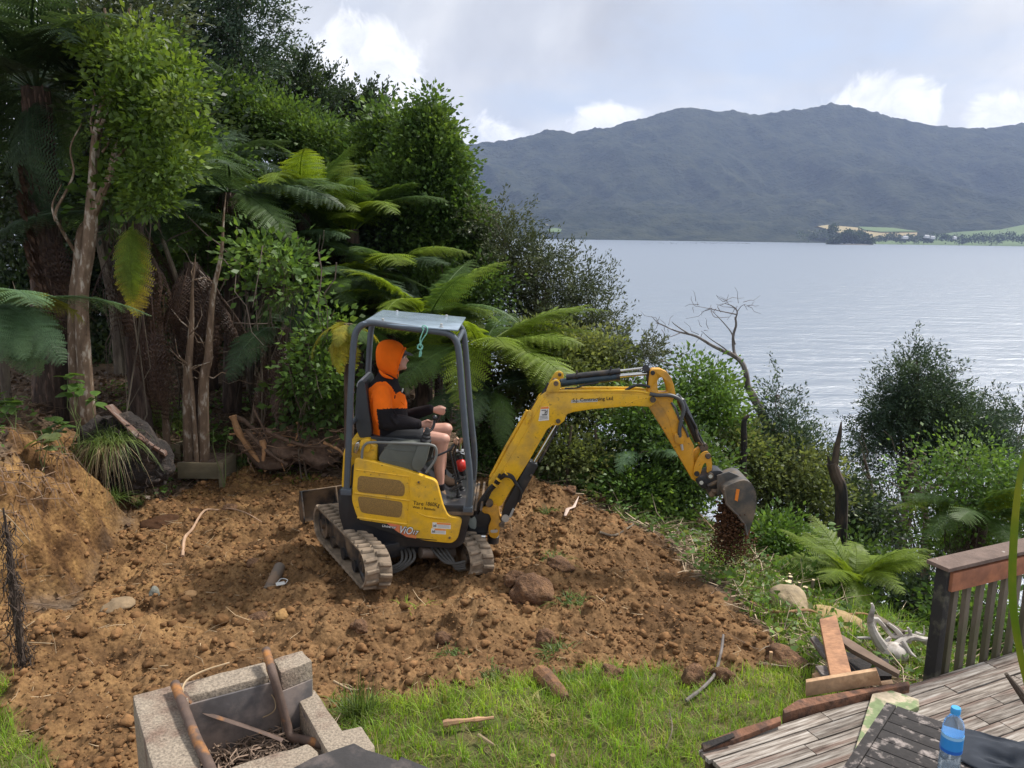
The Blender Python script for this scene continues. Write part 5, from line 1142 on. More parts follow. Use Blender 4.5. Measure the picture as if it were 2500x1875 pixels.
# ---- left: big tree fern, pale twin stemmed tree
base = under(118, 900, 9.0); cp = at(88, 215, 9.2)
bigf = tree_fern('massive old tree fern at the left edge, trunk ringed with brown frond stubs', cp, under(112, 900, 9.0), .155, 1.8, 24, ['dark'], el=(.1, 1.2), skirt=0, scales=True)
for az, e, kk, L_ in ((2.9, -.3, 'dark', 1.9), (3.6, -.1, 'dark', 2.0), (4.6, -.9, 'dark', 1.6), (.5, .2, 'dark', 1.8)): add_frond(bigf, kk, cp, az, e, .2, L_)
for q in ((-.2, 0), (.16, .3)):
    add_frond(bigf, 'dead', at(62, 330, 9.0), 3.4 + q[0], -1.45, .3, 2.4, 0, 'dead_frond'); add_frond(bigf, 'dead', at(128, 560, 9.0), -.5 + q[0], -1.35, .3, 1.2, 1, 'dead_frond')
pt = empty('pale_barked_tree', tuple(under(205, 905, 8.7)), 'tall pale barked tree with forked trunk and bright yellow green crown', 'tree')
pb = pt.location
mb = MB(); Yt = 8.7
def pole(mb, pts, rs, n=5, seg=9): 
    P = smoothpts(pts, n); R = np.interp(np.linspace(0, len(rs) - 1, len(P)), range(len(rs)), rs); mb.tube(P, list(R), seg)
pole(mb, [pb + Vector((0, 0, -.2)), at(200, 760, Yt), at(215, 620, Yt), at(222, 540, Yt), at(226, 440, Yt), at(240, 330, Yt + .1), at(262, 230, Yt + .2), at(290, 110, Yt + .3), at(320, 10, Yt + .4)], [.088, .07, .066, .07, .045, .036, .03, .022, .014])
pole(mb, [at(224, 530, Yt), at(250, 470, Yt - .05), at(268, 430, Yt - .1), at(285, 360, Yt), at(330, 280, Yt + .1), at(380, 200, Yt + .1)], [.05, .042, .036, .028, .02, .01])
pole(mb, [at(225, 430, Yt), at(232, 330, Yt), at(262, 200, Yt), at(268, 120, Yt), at(255, 20, Yt)], [.038, .03, .024, .018, .012])
pole(mb, [at(232, 350, Yt), at(222, 300, Yt), at(232, 240, Yt), at(228, 218, Yt)], [.016, .012, .009, .004]); pole(mb, [at(250, 372, Yt), at(272, 340, Yt), at(310, 300, Yt - .1)], [.014, .01, .004])
pole(mb, [at(240, 320, Yt), at(300, 200, Yt), at(360, 130, Yt)], [.02, .015, .006]); pole(mb, [at(265, 420, Yt - .1), at(310, 360, Yt), at(380, 330, Yt)], [.02, .014, .006])
mb.build('trunk', BARKP, pt)
mb = MB(); pole(mb, [under(176, 900, 8.9) + Vector((0, 0, -.2)), at(182, 780, 8.9), at(192, 650, 8.9), at(200, 570, 8.85), at(215, 540, 8.8)], [.085, .07, .062, .055, .04]); mb.build('second_stem', BARKP, pt)
mb = MB(); pole(mb, [at(186, 620, 8.9), at(150, 560, 8.7), at(135, 520, 8.6), at(160, 470, 8.6), at(180, 420, 8.6), at(172, 360, 8.6), at(200, 300, 8.6)], [.02, .018, .016, .014, .012, .009, .005], 5, 5)
pole(mb, [at(135, 540, 8.6), at(128, 500, 8.6), at(150, 450, 8.6)], [.012, .01, .004], 4, 5); mb.build('twig', BARKP, pt)
_l = [(340 + 110 * t_ * (1 - .3 * t_) * math.sin(2.2 * t_ + .6) + VR.normal(0, 52), 90 + 370 * t_ + VR.normal(0, 22), VR.uniform(10, 30), VR.uniform(8, 20), Yt + VR.uniform(-.7, .7)) for t_ in np.linspace(0, 1, 38)]
V, F, C = crown(lobepx(_l, Yt, .12), 400, 30, .072, .28, .12)
link('crown', npmesh('crown', V - np.array(pb), F, L_YEL), pt)
V, F, C = crown(lobepx([(290, 60, 110, 70), (330, 140, 70, 60), (250, 160, 70, 60), (300, 10, 120, 50), (260, 260, 40, 60)], Yt + .7), 260, 22, .08, .22, .16)
link('upper_foliage', npmesh('crown', V - np.array(pb), F, L_OLI), pt)
# understorey plants and leafy sprays
def spray(label, Y, lst, m=L_MID, ncl=60, per_=14, leaf=.12, w=.3, crad=.14, name='leafy_shrub', stems=2, base=None, trunk_r=.012, cat='shrub', **k):
    lb = lobepx(lst, Y); b0 = base or under(lst[0][0], lst[0][1], Y); return make_tree(name, cat, label, b0, lb, m, ncl, per_, leaf, w, crad, 'clump', trunk_r, BARK, stems=stems, twigs=24, **k)
spray('glossy green shrub low in the shade just left of the digger canopy', 9.4, [(770, 840, 50, 40), (800, 900, 40, 50), (740, 910, 40, 40), (805, 790, 40, 30)], L_GRN, 80, 18, .085)
spray('pale leafy branch hanging in front of the dark middle of the forest', 9.6, [(640, 620, 70, 40), (700, 640, 56, 34), (730, 700, 36, 24), (660, 690, 46, 20)], L_GRN, 70, 12, .10, trunk_r=.014)
spray('bright leafy twigs beside the trunks of the pale tree', 9.0, [(300, 440, 60, 30), (260, 480, 40, 40), (330, 460, 30, 20)], L_GRN, 34, 10, .13)
spray('wide green shrub beneath the dark tree fern in the forest', 11.0, [(600, 570, 80, 40), (560, 620, 60, 40), (480, 600, 50, 40)], L_MID, 130, 22, .085)
spray('trailing green shrub behind the rear post of the digger canopy', 9.6, [(740, 980, 50, 60), (790, 1000, 30, 40), (830, 980, 30, 60)], L_MID, 60, 14, .11)
spray('leafy vine hanging below the spreading tree fern on the left', 10.5, [(400, 640, 30, 60), (470, 560, 40, 60), (360, 660, 30, 40)], L_MID, 40, 12, .13)

# ---- forest behind: one tree each
def dark_tree(label, Y, lst, m=L_DARK, ncl=420, per_=30, leaf=.10, w=.28, crad=.26, tr=.12, mode='clump', **k):
    lb = lobepx(lst, Y); c = lst[-1]; k.setdefault('name', 'evergreen_tree'); nm = k.pop('name'); yb = lst[-1][4] if len(lst[-1]) > 4 else Y
    return make_tree(nm, 'tree', label, under(k.pop('bx', c[0]), 900, Y), lb, m, ncl, per_, leaf, w, crad, mode, tr, BARK, twigs=90, bare=4, **k)
dark_tree('tallest dark evergreen, its open crown reaching the top edge of the photo', 15, [(560, 30, 80, 70), (470, 60, 90, 80), (590, 110, 70, 60), (520, 170, 90, 60), (440, 200, 80, 70), (600, 0, 60, 60), (480, -60, 90, 60)], L_MAN, 800, 38, .075, .2, .28, mode='spray')
dark_tree('rounded dark evergreen on the skyline right of the tallest one', 17, [(700, 205, 80, 45), (740, 230, 60, 45), (660, 250, 70, 50), (780, 250, 45, 30)], L_DARK, 480, 38, .075, .22, .26, mode='spray')
dark_tree('small dark skyline evergreen between the rounded one and the tall broadleaf', 18, [(850, 280, 50, 35), (890, 300, 50, 40), (830, 310, 40, 30), (905, 265, 25, 20)], L_DARK, 260, 30, .10, .24, .22, mode='spray')
dark_tree('bushy mid green tree behind the bright upper fern fronds', 14.5, [(620, 300, 80, 50), (700, 320, 80, 55), (560, 260, 70, 60), (780, 360, 70, 50), (520, 340, 70, 60), (850, 400, 70, 60)], L_MID, 700, 36, .085, .28, .22)
dark_tree('tall glossy broadleaf tree with pointed top beside the hills', 13, [(1050, 250, 7, 22), (1046, 300, 22, 26), (1078, 330, 20, 24), (1010, 330, 18, 26), (1000, 370, 34, 26), (1060, 370, 40, 30), (1062, 420, 54, 34), (1108, 410, 20, 34), (990, 440, 60, 50), (1060, 480, 66, 50), (1110, 530, 50, 56), (1150, 560, 34, 46), (1010, 560, 70, 56), (1090, 620, 70, 52), (1160, 660, 44, 52), (985, 300, 8, 20)], L_MID, 1150, 34, .085, .32, .15, tr=.11, name='broadleaf_tree')
dark_tree('narrow green tree left of the pointed broadleaf', 14, [(940, 290, 12, 26), (925, 340, 30, 34), (960, 370, 26, 30), (950, 430, 46, 40), (895, 420, 50, 44)], L_MID, 300, 26, .11, .28, .18, name='broadleaf_tree')
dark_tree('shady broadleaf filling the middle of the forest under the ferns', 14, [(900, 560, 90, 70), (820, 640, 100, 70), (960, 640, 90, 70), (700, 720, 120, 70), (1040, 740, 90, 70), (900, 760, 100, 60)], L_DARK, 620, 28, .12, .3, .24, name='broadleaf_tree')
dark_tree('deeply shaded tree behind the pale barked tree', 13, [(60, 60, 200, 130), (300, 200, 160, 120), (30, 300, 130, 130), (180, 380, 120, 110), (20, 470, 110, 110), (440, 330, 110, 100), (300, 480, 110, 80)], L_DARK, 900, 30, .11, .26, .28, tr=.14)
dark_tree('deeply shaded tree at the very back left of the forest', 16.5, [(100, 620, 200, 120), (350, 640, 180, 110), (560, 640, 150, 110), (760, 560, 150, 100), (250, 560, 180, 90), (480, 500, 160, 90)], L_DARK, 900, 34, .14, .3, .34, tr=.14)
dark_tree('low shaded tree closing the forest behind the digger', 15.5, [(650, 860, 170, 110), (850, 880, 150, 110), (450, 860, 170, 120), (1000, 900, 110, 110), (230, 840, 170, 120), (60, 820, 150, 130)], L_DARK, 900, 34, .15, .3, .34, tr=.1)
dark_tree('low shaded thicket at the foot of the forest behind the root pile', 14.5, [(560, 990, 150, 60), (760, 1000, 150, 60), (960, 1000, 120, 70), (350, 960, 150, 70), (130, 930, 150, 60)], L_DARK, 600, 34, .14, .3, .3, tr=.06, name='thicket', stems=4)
# wispy kanuka right of the forest edge
dark_tree('wispy dark kanuka leaning over the water behind the boom', 12.5, [(1210, 545, 40, 14), (1290, 640, 44, 22), (1345, 660, 40, 20), (1250, 680, 50, 30), (1400, 705, 52, 22), (1330, 740, 60, 26), (1440, 735, 36, 14), (1280, 780, 60, 34), (1370, 800, 60, 30), (1440, 800, 48, 26), (1400, 860, 54, 28), (1300, 860, 60, 34), (1230, 620, 34, 40)], L_OLI, 900, 40, .06, .17, .24, mode='spray', name='kanuka_tree', tr=.07, bx=1240)
dark_tree('kanuka sapling poking above the boom elbow', 10.5, [(1520, 830, 14, 26), (1540, 870, 40, 24), (1580, 860, 26, 22), (1500, 890, 40, 22), (1610, 880, 22, 14), (1490, 850, 14, 18)], L_OLI, 130, 34, .05, .16, .11, mode='spray', name='kanuka_sapling', tr=.02)
# ---- ferns in the forest
for lab, Y_, l_ in (('leafy mid green tree between the two fern crowns left of the digger', 12.2, [(480, 480, 70, 50), (560, 540, 60, 50), (430, 420, 60, 50), (620, 470, 50, 50), (530, 420, 60, 40), (640, 560, 50, 50)]), ('dense green tree under the golden upper ferns', 12.8, [(700, 620, 80, 50), (780, 600, 70, 50), (850, 640, 70, 50), (650, 700, 70, 50), (930, 560, 60, 50), (820, 720, 80, 50)]), ('low leafy tree between the broadleaf and the kanuka', 12.0, [(1000, 720, 60, 50), (1080, 700, 70, 50), (1130, 760, 60, 50), (1180, 700, 40, 50), (1050, 800, 70, 50), (940, 740, 60, 40)])):
    make_tree('forest_tree', 'tree', lab, under(l_[0][0], 900, Y_), lobepx(l_, Y_), L_MID if Y_ != 12.8 else L_DARK, 330, 34, .07, .3, .17, 'clump', .05, BARK, twigs=40, bare=3)
tree_fern('broad dark tree fern with flat spreading fronds left of the forest centre', at(560, 470, 11), under(560, 930, 11), .11, 1.75, 20, ['dark', 'mid', 'dark', 'blue'], el=(-.05, .5), skirt=8)
tree_fern('upper tree fern with upright golden green fronds', at(740, 520, 12), under(740, 930, 12), .11, 1.5, 21, ['bright', 'bright', 'mid'], el=(.6, 1.4), skirt=3)
tree_fern('second golden green tree fern just right of the upper one', at(860, 560, 12.4), under(860, 930, 12.4), .11, 1.45, 18, ['bright', 'mid'], el=(.55, 1.35), skirt=3)
tree_fern('greyish tree fern drooping above the digger canopy', at(800, 690, 11.3), under(800, 930, 11.3), .11, 1.5, 20, ['mid', 'mid', 'dark'], el=(-.1, .6), skirt=5)
tree_fern('mid green tree fern low between the two golden ones and the broadleaf', at(930, 660, 11.8), under(930, 930, 11.8), .10, 1.35, 17, ['mid', 'bright', 'dark'], el=(.0, .9), skirt=3)
tree_fern('feathery tree fern under the left end of the upper golden fern', at(650, 600, 11.6), under(650, 930, 11.6), .10, 1.35, 17, ['mid', 'blue', 'mid'], el=(-.1, .7), skirt=3)
tree_fern('narrow tree fern high up by the pale tree foliage', at(510, 390, 12.2), under(510, 930, 12.2), .10, 1.4, 15, ['mid', 'dark'], el=(-.1, .8), skirt=2)
tree_fern('small fresh green tree fern above the right side of the canopy', at(1040, 780, 10.6), under(1040, 950, 10.6), .10, 1.25, 15, ['bright', 'mid', 'bright'], el=(.35, 1.15), skirt=3)
tree_fern('dim tree fern right behind the canopy roof', at(950, 790, 10.8), under(950, 950, 10.8), .10, 1.3, 16, ['mid', 'mid'], el=(.0, .7), skirt=4)
bf = tree_fern('large bright tree fern spreading behind the front posts of the digger', at(1175, 850, 9.9), under(1130, 1060, 9.9), .14, 1.4, 18, ['bright', 'bright', 'mid'], el=(.1, 1.0), skirt=12)
for az, e in ((-.1, .55), (.15, .75), (-.35, .4), (-.6, .6), (.4, .5), (-.9, .35), (2.4, .8), (3.4, .4), (3.8, .2)): add_frond(bf, 'bright', at(1185, 860, 9.8), az, e, VR.uniform(-.3, .3), 1.55 * VR.uniform(.75, 1.1))
sf = tree_fern('small yellowing fern drooping beside the rear canopy post', at(850, 790, 8.6), under(850, 1080, 8.6), .05, .55, 5, ['yellow', 'mid'], el=(-.3, .4), skirt=3, ljit=.3)
for az, e in ((4.3, -.6), (4.9, -.9), (3.9, -.5)): add_frond(sf, 'yellow', at(845, 790, 8.6), az, e, .2, .6)
hf_ = tree_fern('leaning dead-skirted tree fern with one hanging yellow frond', at(330, 545, 9.3), under(345, 930, 9.3), .10, 1.5, 4, ['dark'], el=(.2, .6), skirt=22)
for k, (az, e, kd, L_) in enumerate(((4.75, -1.15, 'yellow', 1.05), (4.5, -1.05, 'bright', .85), (5.0, -1.05, 'bright', .9))): add_frond(hf_, kd, at(325, 540, 8.75), az, e, (.0, .2, -.2)[k], L_, 0, label='yellowing frond hanging straight down')
for k in range(9): add_frond(hf_, 'dead', at(345 + VR.uniform(-25, 35), 740 + VR.uniform(-20, 50), 9.15), VR.uniform(4.2, 5.2), -1.5, VR.uniform(-.6, .6), VR.uniform(.9, 1.3), 0, 'dead_frond')
df = tree_fern('dead tree fern trunk wrapped in a grey brown skirt of hanging fronds', at(465, 640, 9.7), under(455, 960, 9.7), .09, 1.4, 0, ['dead'], skirt=26)
for k in range(10): add_frond(df, 'dead', at(470 + VR.uniform(-25, 40), 740 + VR.uniform(-40, 60), 9.6), VR.uniform(4.2, 5.6), -1.45, VR.uniform(-.6, .6), VR.uniform(.8, 1.2), 0, 'dead_frond')
df = tree_fern('tangled dead tree fern with dry brown fronds left of the canopy', at(690, 800, 9.9), under(700, 1010, 9.9), .09, 1.3, 2, ['dark'], skirt=28)
for k in range(12): add_frond(df, 'dead', at(690 + VR.uniform(-60, 60), 850 + VR.uniform(-60, 60), 9.8), VR.uniform(3.8, 5.6), -1.35, VR.uniform(-.6, .6), VR.uniform(.7, 1.2), 1, 'dead_frond')
lf = tree_fern('pale blue green fern at the left edge below the big trunk', at(-30, 760, 7.6), under(-30, 900, 7.6), .05, 1.25, 5, ['blue'], el=(.1, .6), trunk=False, name='fern', cat='fern')
for az, e, kd, L_ in ((-.5, -.15, 'blue', .95), (-.9, -.3, 'blue', .85), (-.2, -.55, 'blue', .9), (-1.3, -.2, 'blue', .8), (.25, .42, 'yellow', .85), (-.7, -.75, 'blue', .8)): add_frond(lf, kd, at(-5, 735, 7.6), az, e, .35, L_)
# slender trunks standing in front of the dark forest interior
TR = [('slender brown sapling trunk bending beside the hanging yellow frond', 9.5, [(400, 985), (398, 900), (392, 800), (385, 740)], .045, .03, BARKP), ('slim mossy trunk, left one of the close pair behind the steps', 9.4, [(452, 1010), (458, 930), (462, 870), (468, 780), (470, 700), (478, 620)], .068, .003, BARKP),
      ('slim mossy trunk leaning right, right one of the close pair behind the steps', 9.4, [(490, 1020), (497, 940), (508, 880), (512, 820), (520, 720), (540, 620), (545, 540), (552, 470)], .07, .003, BARKP), ('thin pale pole between the close pair of trunks', 9.3, [(473, 1012), (470, 960), (463, 900), (462, 870)], .028, .02, BARKP),
      ('dark curved branch above the hanging yellow frond', 9.6, [(450, 740), (420, 650), (402, 600), (380, 530), (362, 490)], .035, .018, BARK), ('leaning thin trunk behind the root pile', 10.2, [(610, 1040), (630, 960), (645, 890), (640, 820)], .05, .03, BARKP), ('leaning trunk left of the root pile rising to the dead fern', 10, [(690, 1050), (710, 980), (735, 900), (745, 860)], .05, .035, BARK),
      ('thin dark trunk seen through the digger canopy, left one', 11.5, [(1068, 1030), (1070, 900), (1066, 760)], .06, .05, BARKD), ('thin dark trunk seen through the digger canopy, right one', 11.7, [(1095, 1030), (1096, 900), (1092, 760)], .05, .045, BARKD), ('straight thin trunk deep in the shade right of the yellow frond', 12, [(610, 980), (612, 800), (600, 640)], .06, .05, BARK),
      ('dark thin trunk at the left edge under the pale fern', 8.4, [(10, 915), (8, 850), (4, 790)], .05, .04, BARK), ('dark forest trunk between the big tree fern and the pale tree', 9.8, [(92, 900), (90, 760), (84, 640), (96, 500)], .04, .03, BARK)]
for lab, Y_, pts, r0, r1, m_ in TR:
    P = [at(a, b_, Y_) for a, b_ in pts]; g0 = gpt(P[0]); P[0] = Vector((P[0].x, P[0].y, min(P[0].z, g0.z) - .05)) if lab.find('branch') < 0 else P[0]
    mb = MB(); pole(mb, P, [r0, r1]); 
    for q in range(5): i = VR.integers(1, len(P)); s0 = P[i].lerp(P[i - 1], VR.random()); wood(mb, s0, s0 + Vector((VR.normal(0, .3), VR.normal(0, .15), VR.uniform(.0, .5))), .010, .003, .12, 4, 4)
    tag(mb.build('slender_tree', m_, loc=tuple(P[0])), lab, 'tree trunk')
# vines and fallen sticks hanging in the forest edge
mb = MB()
for k in range(70):
    px = VR.uniform(250, 860); Y_ = VR.uniform(9.0, 11.5); y0 = VR.uniform(520, 820); p = at(px, y0, Y_); q = at(px + VR.normal(0, 35), y0 + VR.uniform(80, 260), Y_ + VR.normal(0, .2)); wood(mb, p, q, VR.uniform(.004, .009), .003, .06, 5, 4)
for (a, c) in (((450, 520), (590, 650)), ((545, 860), (660, 845)), ((545, 790), (655, 790)), ((380, 600), (470, 560)), ((480, 760), (600, 720)), ((490, 830), (560, 660))): wood(mb, at(*a, 9.7), at(*c, 9.9), .011, .007, .03, 5, 5)
tag(mb.build('hanging_vines', mat('dry_vine', (.13, .10, .08), .95, var=.4)), 'dry vines and dead twigs hanging through the forest edge', 'vines', None, 'stuff')

# ---- right: slope shrubs
SH = [('pale leafy shrub directly behind the boom cylinder', 9.9, [(1290, 960, 60, 50), (1350, 900, 60, 50), (1400, 960, 70, 60)], L_BUSH, 200), ('wispy light green shrub under the middle of the boom', 10.3, [(1440, 900, 60, 50), (1500, 950, 70, 60), (1420, 1000, 70, 50)], L_BUSH, 220),
      ('bright green shrub under the boom elbow', 9.6, [(1570, 1000, 60, 50), (1530, 1060, 70, 50), (1600, 1080, 60, 50)], L_GRN, 190), ('dense dark green shrub left of the raised bucket', 9.2, [(1640, 1100, 60, 50), (1700, 1150, 70, 60), (1640, 1190, 70, 50)], L_MID, 240),
      ('tall fresh green shrub behind the bucket cylinder', 10.8, [(1700, 920, 60, 50), (1750, 960, 50, 50), (1720, 1000, 80, 60), (1760, 1050, 60, 60), (1660, 1000, 60, 60)], L_GRN, 300), ('round green shrub right of the falling soil', 8.7, [(1900, 1310, 55, 50), (1940, 1350, 50, 40), (1870, 1360, 40, 40)], L_GRN, 170),
      ('pale bushy shrub behind the bucket', 10.5, [(1840, 1130, 60, 50), (1800, 1080, 50, 50), (1870, 1200, 60, 60), (1960, 1230, 50, 60)], L_BUSH, 260), ('low shrub at the crest left of the boom cylinder', 9.7, [(1200, 1080, 50, 40), (1250, 1110, 60, 40), (1190, 1020, 40, 50)], L_MID, 150),
      ('low pale shrub along the crest of the dug soil', 9.4, [(1350, 1090, 70, 40), (1430, 1120, 70, 40), (1480, 1160, 60, 40)], L_BUSH, 220), ('low green shrub lying over the slope below the arm', 9.0, [(1560, 1180, 70, 40), (1620, 1240, 70, 40), (1530, 1210, 50, 30)], L_GRN, 200),
      ('olive shrub in the gap between the two burnt posts', 10.5, [(1960, 1130, 60, 50), (2000, 1200, 60, 60), (1930, 1180, 50, 50)], L_BUSH, 170), ('scrubby shrub under the big manuka, left side', 10.8, [(2090, 1230, 70, 60), (2130, 1300, 60, 60), (2060, 1300, 50, 50)], L_DARK, 200),
      ('dark shrub behind the bright ground fern', 9.4, [(2080, 1370, 60, 50), (2160, 1400, 60, 40), (2010, 1400, 50, 40)], L_MID, 170), ('yellowish wispy shrub below the kanuka tree', 10.4, [(1330, 830, 60, 40), (1400, 850, 60, 30), (1280, 880, 60, 40), (1470, 850, 50, 30)], L_BUSH, 220),
      ('leafy shrub growing behind the driftwood roots', 7.4, [(2010, 1460, 50, 34), (2060, 1490, 40, 30), (1950, 1440, 40, 26)], L_GRN, 120), ('shadowed shrub between bright fern and deck railing', 7.8, [(2180, 1500, 60, 50), (2240, 1560, 50, 60), (2260, 1470, 50, 50)], L_DARK, 170),
      ('green shrub growing close behind the deck balusters', 6.9, [(2400, 1500, 70, 50), (2460, 1580, 60, 60), (2330, 1560, 50, 60)], L_GRN, 140)]
for lab, Y_, lst, m_, nc in SH:
    make_tree('slope_shrub', 'shrub', lab, under(lst[0][0], lst[0][1] + 60, Y_), lobepx(lst, Y_), m_, int(nc * 1.15), 24, .062, .30, .13, 'clump', .012, BARK, stems=3, twigs=30, bare=6)
# manukas
dark_tree('large pointed manuka standing over the water near the right edge', 12.5, [(a_ + 48, b_ - 30, c_, d_) for a_, b_, c_, d_ in [(2190, 905, 8, 16), (2190, 940, 22, 22), (2160, 975, 30, 22), (2220, 975, 30, 22), (2190, 1010, 56, 26), (2240, 1030, 60, 24), (2140, 1040, 50, 26), (2195, 1060, 90, 26), (2300, 1070, 44, 22), (2200, 1090, 140, 40), (2150, 1140, 90, 40), (2290, 1110, 70, 40), (2330, 1150, 50, 30)]], L_MAN, 1500, 40, .055, .17, .22, mode='spray', name='manuka_tree', tr=.08, bx=2260, trunk_to=tuple(at(2230, 1080, 12.5)))
dark_tree('slim young manuka between the two burnt posts', 11, [(1895, 965, 6, 14), (1900, 1005, 18, 20), (1910, 1055, 34, 28), (1900, 1100, 56, 40), (1930, 1160, 60, 40), (1960, 1130, 40, 34), (1880, 1170, 40, 34)], L_MAN, 480, 38, .055, .17, .20, mode='spray', name='manuka_tree', tr=.035)
dark_tree('sparse manuka at the far right edge of the photo', 14, [(2420, 1000, 22, 30), (2400, 1040, 40, 30), (2470, 1060, 50, 40), (2440, 1100, 60, 40), (2500, 1020, 30, 30), (2380, 1090, 40, 30)], L_MAN, 260, 34, .055, .18, .16, mode='spray', name='manuka_tree', tr=.05)
dark_tree('thin scrubby manuka stems in front of the glinting water', 13, [(2080, 1180, 60, 50), (2120, 1260, 70, 60), (2300, 1250, 70, 60), (2180, 1240, 60, 50), (2380, 1280, 70, 60)], L_OLI, 260, 24, .055, .18, .18, mode='spray', name='manuka_scrub', tr=.03, stems=6)
for lab, Y_, pts, r0 in (('straight dark manuka stem, left of the water gap', 11.5, [(2150, 1420), (2140, 1300), (2130, 1200), (2110, 1120)], .035), ('leaning dark manuka stem in the water gap', 11, [(2200, 1440), (2190, 1330), (2215, 1220), (2240, 1120)], .03), ('stout dark manuka stem right of the water gap', 11, [(2270, 1450), (2262, 1330), (2255, 1240), (2225, 1130)], .06), ('forked thin manuka stem near the railing', 10.5, [(2330, 1440), (2340, 1330), (2330, 1220), (2310, 1150)], .03)):
    P = [at(a, b_, Y_) for a, b_ in pts]; P[0] = gpt(P[0]) + Vector((0, 0, -.1)) if gpt(P[0]).z < P[0].z else P[0]; mb = MB(); pole(mb, P, [r0, r0 * .6])
    for q in range(9): s0 = P[int(VR.integers(1, 3))].lerp(P[3], VR.random()); wood(mb, s0, s0 + Vector((VR.normal(0, .35), VR.normal(0, .2), VR.uniform(.1, .7))), .010, .003, .12, 4, 4)
    tag(mb.build('slender_tree', BARK, loc=tuple(P[0])), lab, 'tree trunk')
tree_fern('bright green ground fern arching over the slope near the driftwood', at(2085, 1420, 7.4), under(2085, 1470, 7.4), .06, .82, 15, ['bright'], el=(.4, 1.3), trunk=False, name='ground_fern', cat='fern')
tree_fern('green tree fern at the right edge behind the deck railing', at(2400, 1260, 8.6), under(2400, 1360, 8.6), .08, .95, 18, ['mid', 'bright', 'mid'], el=(.2, 1.2), skirt=6)
spray('soft fresh green bush filling the right edge above the railing', 8.8, [(2350, 1120, 60, 40), (2430, 1150, 60, 50), (2300, 1180, 50, 40), (2470, 1220, 50, 60), (2380, 1230, 70, 50), (2300, 1260, 40, 40)], L_GRN, 210, 26, .055, .3, .19, stems=3)
spray('darker leafy bush under the fresh one at the right edge', 9.3, [(2420, 1330, 80, 50), (2330, 1340, 60, 40), (2480, 1290, 50, 60)], L_MID, 220, 26, .06, .3, .13, stems=3)
tree_fern('small green fern among the shrubs under the boom', at(1560, 1110, 9.3), under(1560, 1120, 9.3), .04, .75, 8, ['mid', 'blue'], el=(.2, .9), trunk=False, name='ground_fern', cat='fern')
tree_fern('dull fern at the forest edge right of the digger posts', at(1200, 950, 9.3), under(1200, 1060, 9.3), .06, 1.1, 9, ['mid', 'dark'], el=(.0, .7), trunk=False, name='ground_fern', cat='fern')
# dead bare tree
_dy = lambda b_: b_ + max(0, 945 - b_) * .33
mb = MB(); Yd = 11.5; e = lambda l, r0, r1, s=5: pole(mb, [at(a, _dy(b_), Yd + dy) for a, b_, dy in l], [r0, r1], 4, s)
e([(1900, 1080, 0), (1870, 1030, 0), (1840, 970, 0), (1826, 945, 0)], .075, .05, 8); e([(1826, 945, 0), (1820, 890, 0), (1808, 850, 0), (1780, 820, 0)], .045, .032, 7)
e([(1790, 830, 0), (1740, 795, 0), (1700, 760, .1), (1660, 745, .1), (1632, 730, .2)], .028, .008); e([(1680, 750, .1), (1650, 720, .1), (1640, 706, .1)], .012, .003); e([(1640, 735, .1), (1610, 715, .1), (1600, 712, .1)], .009, .003); e([(1665, 745, .1), (1640, 760, 0), (1625, 765, 0)], .008, .003)
e([(1785, 828, 0), (1765, 800, -.1), (1735, 770, -.1), (1712, 740, -.2)], .014, .003); e([(1810, 860, 0), (1793, 820, .1), (1790, 760, .1), (1797, 720, .1), (1795, 690, .1)], .026, .014)
e([(1795, 700, .1), (1800, 670, .1), (1788, 650, .1), (1770, 740 - 100, .1)], .014, .004); e([(1797, 680, .1), (1765, 670, .1), (1735, 660, .2), (1700, 650, .2)], .010, .003); e([(1795, 790, 0), (1785, 745, 0), (1760, 700, 0), (1740, 670, 0)], .012, .004)
e([(1800, 670, .1), (1810, 650, .1), (1822, 642, .1)], .007, .002); e([(1760, 672, .1), (1752, 650, .1), (1765, 640, .1)], .006, .002); e([(1825, 950, 0), (1800, 925, 0), (1765, 900, .1)], .016, .004); e([(1735, 660, .2), (1745, 690, .1), (1780, 690, .1)], .006, .003)
for k in range(40): a = [(1632, 730), (1740, 668), (1800, 655), (1712, 742), (1610, 716), (1700, 650), (1770, 640), (1822, 642)][k % 8]; s0 = at(a[0] + VR.normal(0, 8), _dy(a[1]) + VR.normal(0, 6), Yd + .1); wood(mb, s0, s0 + Vector((VR.normal(0, .13), VR.normal(0, .08), VR.normal(.04, .10))), .005, .002, .15, 3, 3)
tag(mb.build('dead_tree', DEADW, loc=tuple(under(1900, 1080, Yd))), 'leafless grey dead tree forking over the open water', 'dead tree')
mb = MB(); pole(mb, [under(1818, 1200, 10) + Vector((0, 0, -.2)), at(1816, 1110, 10), at(1816, 1050, 10), at(1818, 1026, 10), at(1828, 1014, 10)], [.045, .040, .038, .03, .02], 5, 10); tag(mb.build('burnt_post', CHAR), 'straight charred black stump standing before the water behind the arm', 'stump')
mb = MB(); pole(mb, [under(2060, 1290, 9.5) + Vector((0, 0, -.3)), at(2055, 1230, 9.5), at(2040, 1160, 9.5), at(2030, 1130, 9.5)], [.085, .075, .07, .06], 5, 10); pole(mb, [at(2036, 1150, 9.5), at(2042, 1100, 9.5), at(2050, 1060, 9.5), at(2054, 1030, 9.5)], [.05, .04, .028, .008], 5, 8); pole(mb, [at(2034, 1150, 9.5), at(2024, 1125, 9.5), at(2020, 1112, 9.5)], [.05, .02, .004], 5, 6)
tag(mb.build('snapped_trunk', mat('snapped_trunk_wood', (.10, .07, .05), .9, col2=(.02, .018, .016), c2scale=5, c2lo=.4, c2hi=.55, bump=.8, bscale=30, bdist=.02, stretch=(1, 1, .3))), 'jagged snapped tree trunk standing upright right of the bucket', 'stump')
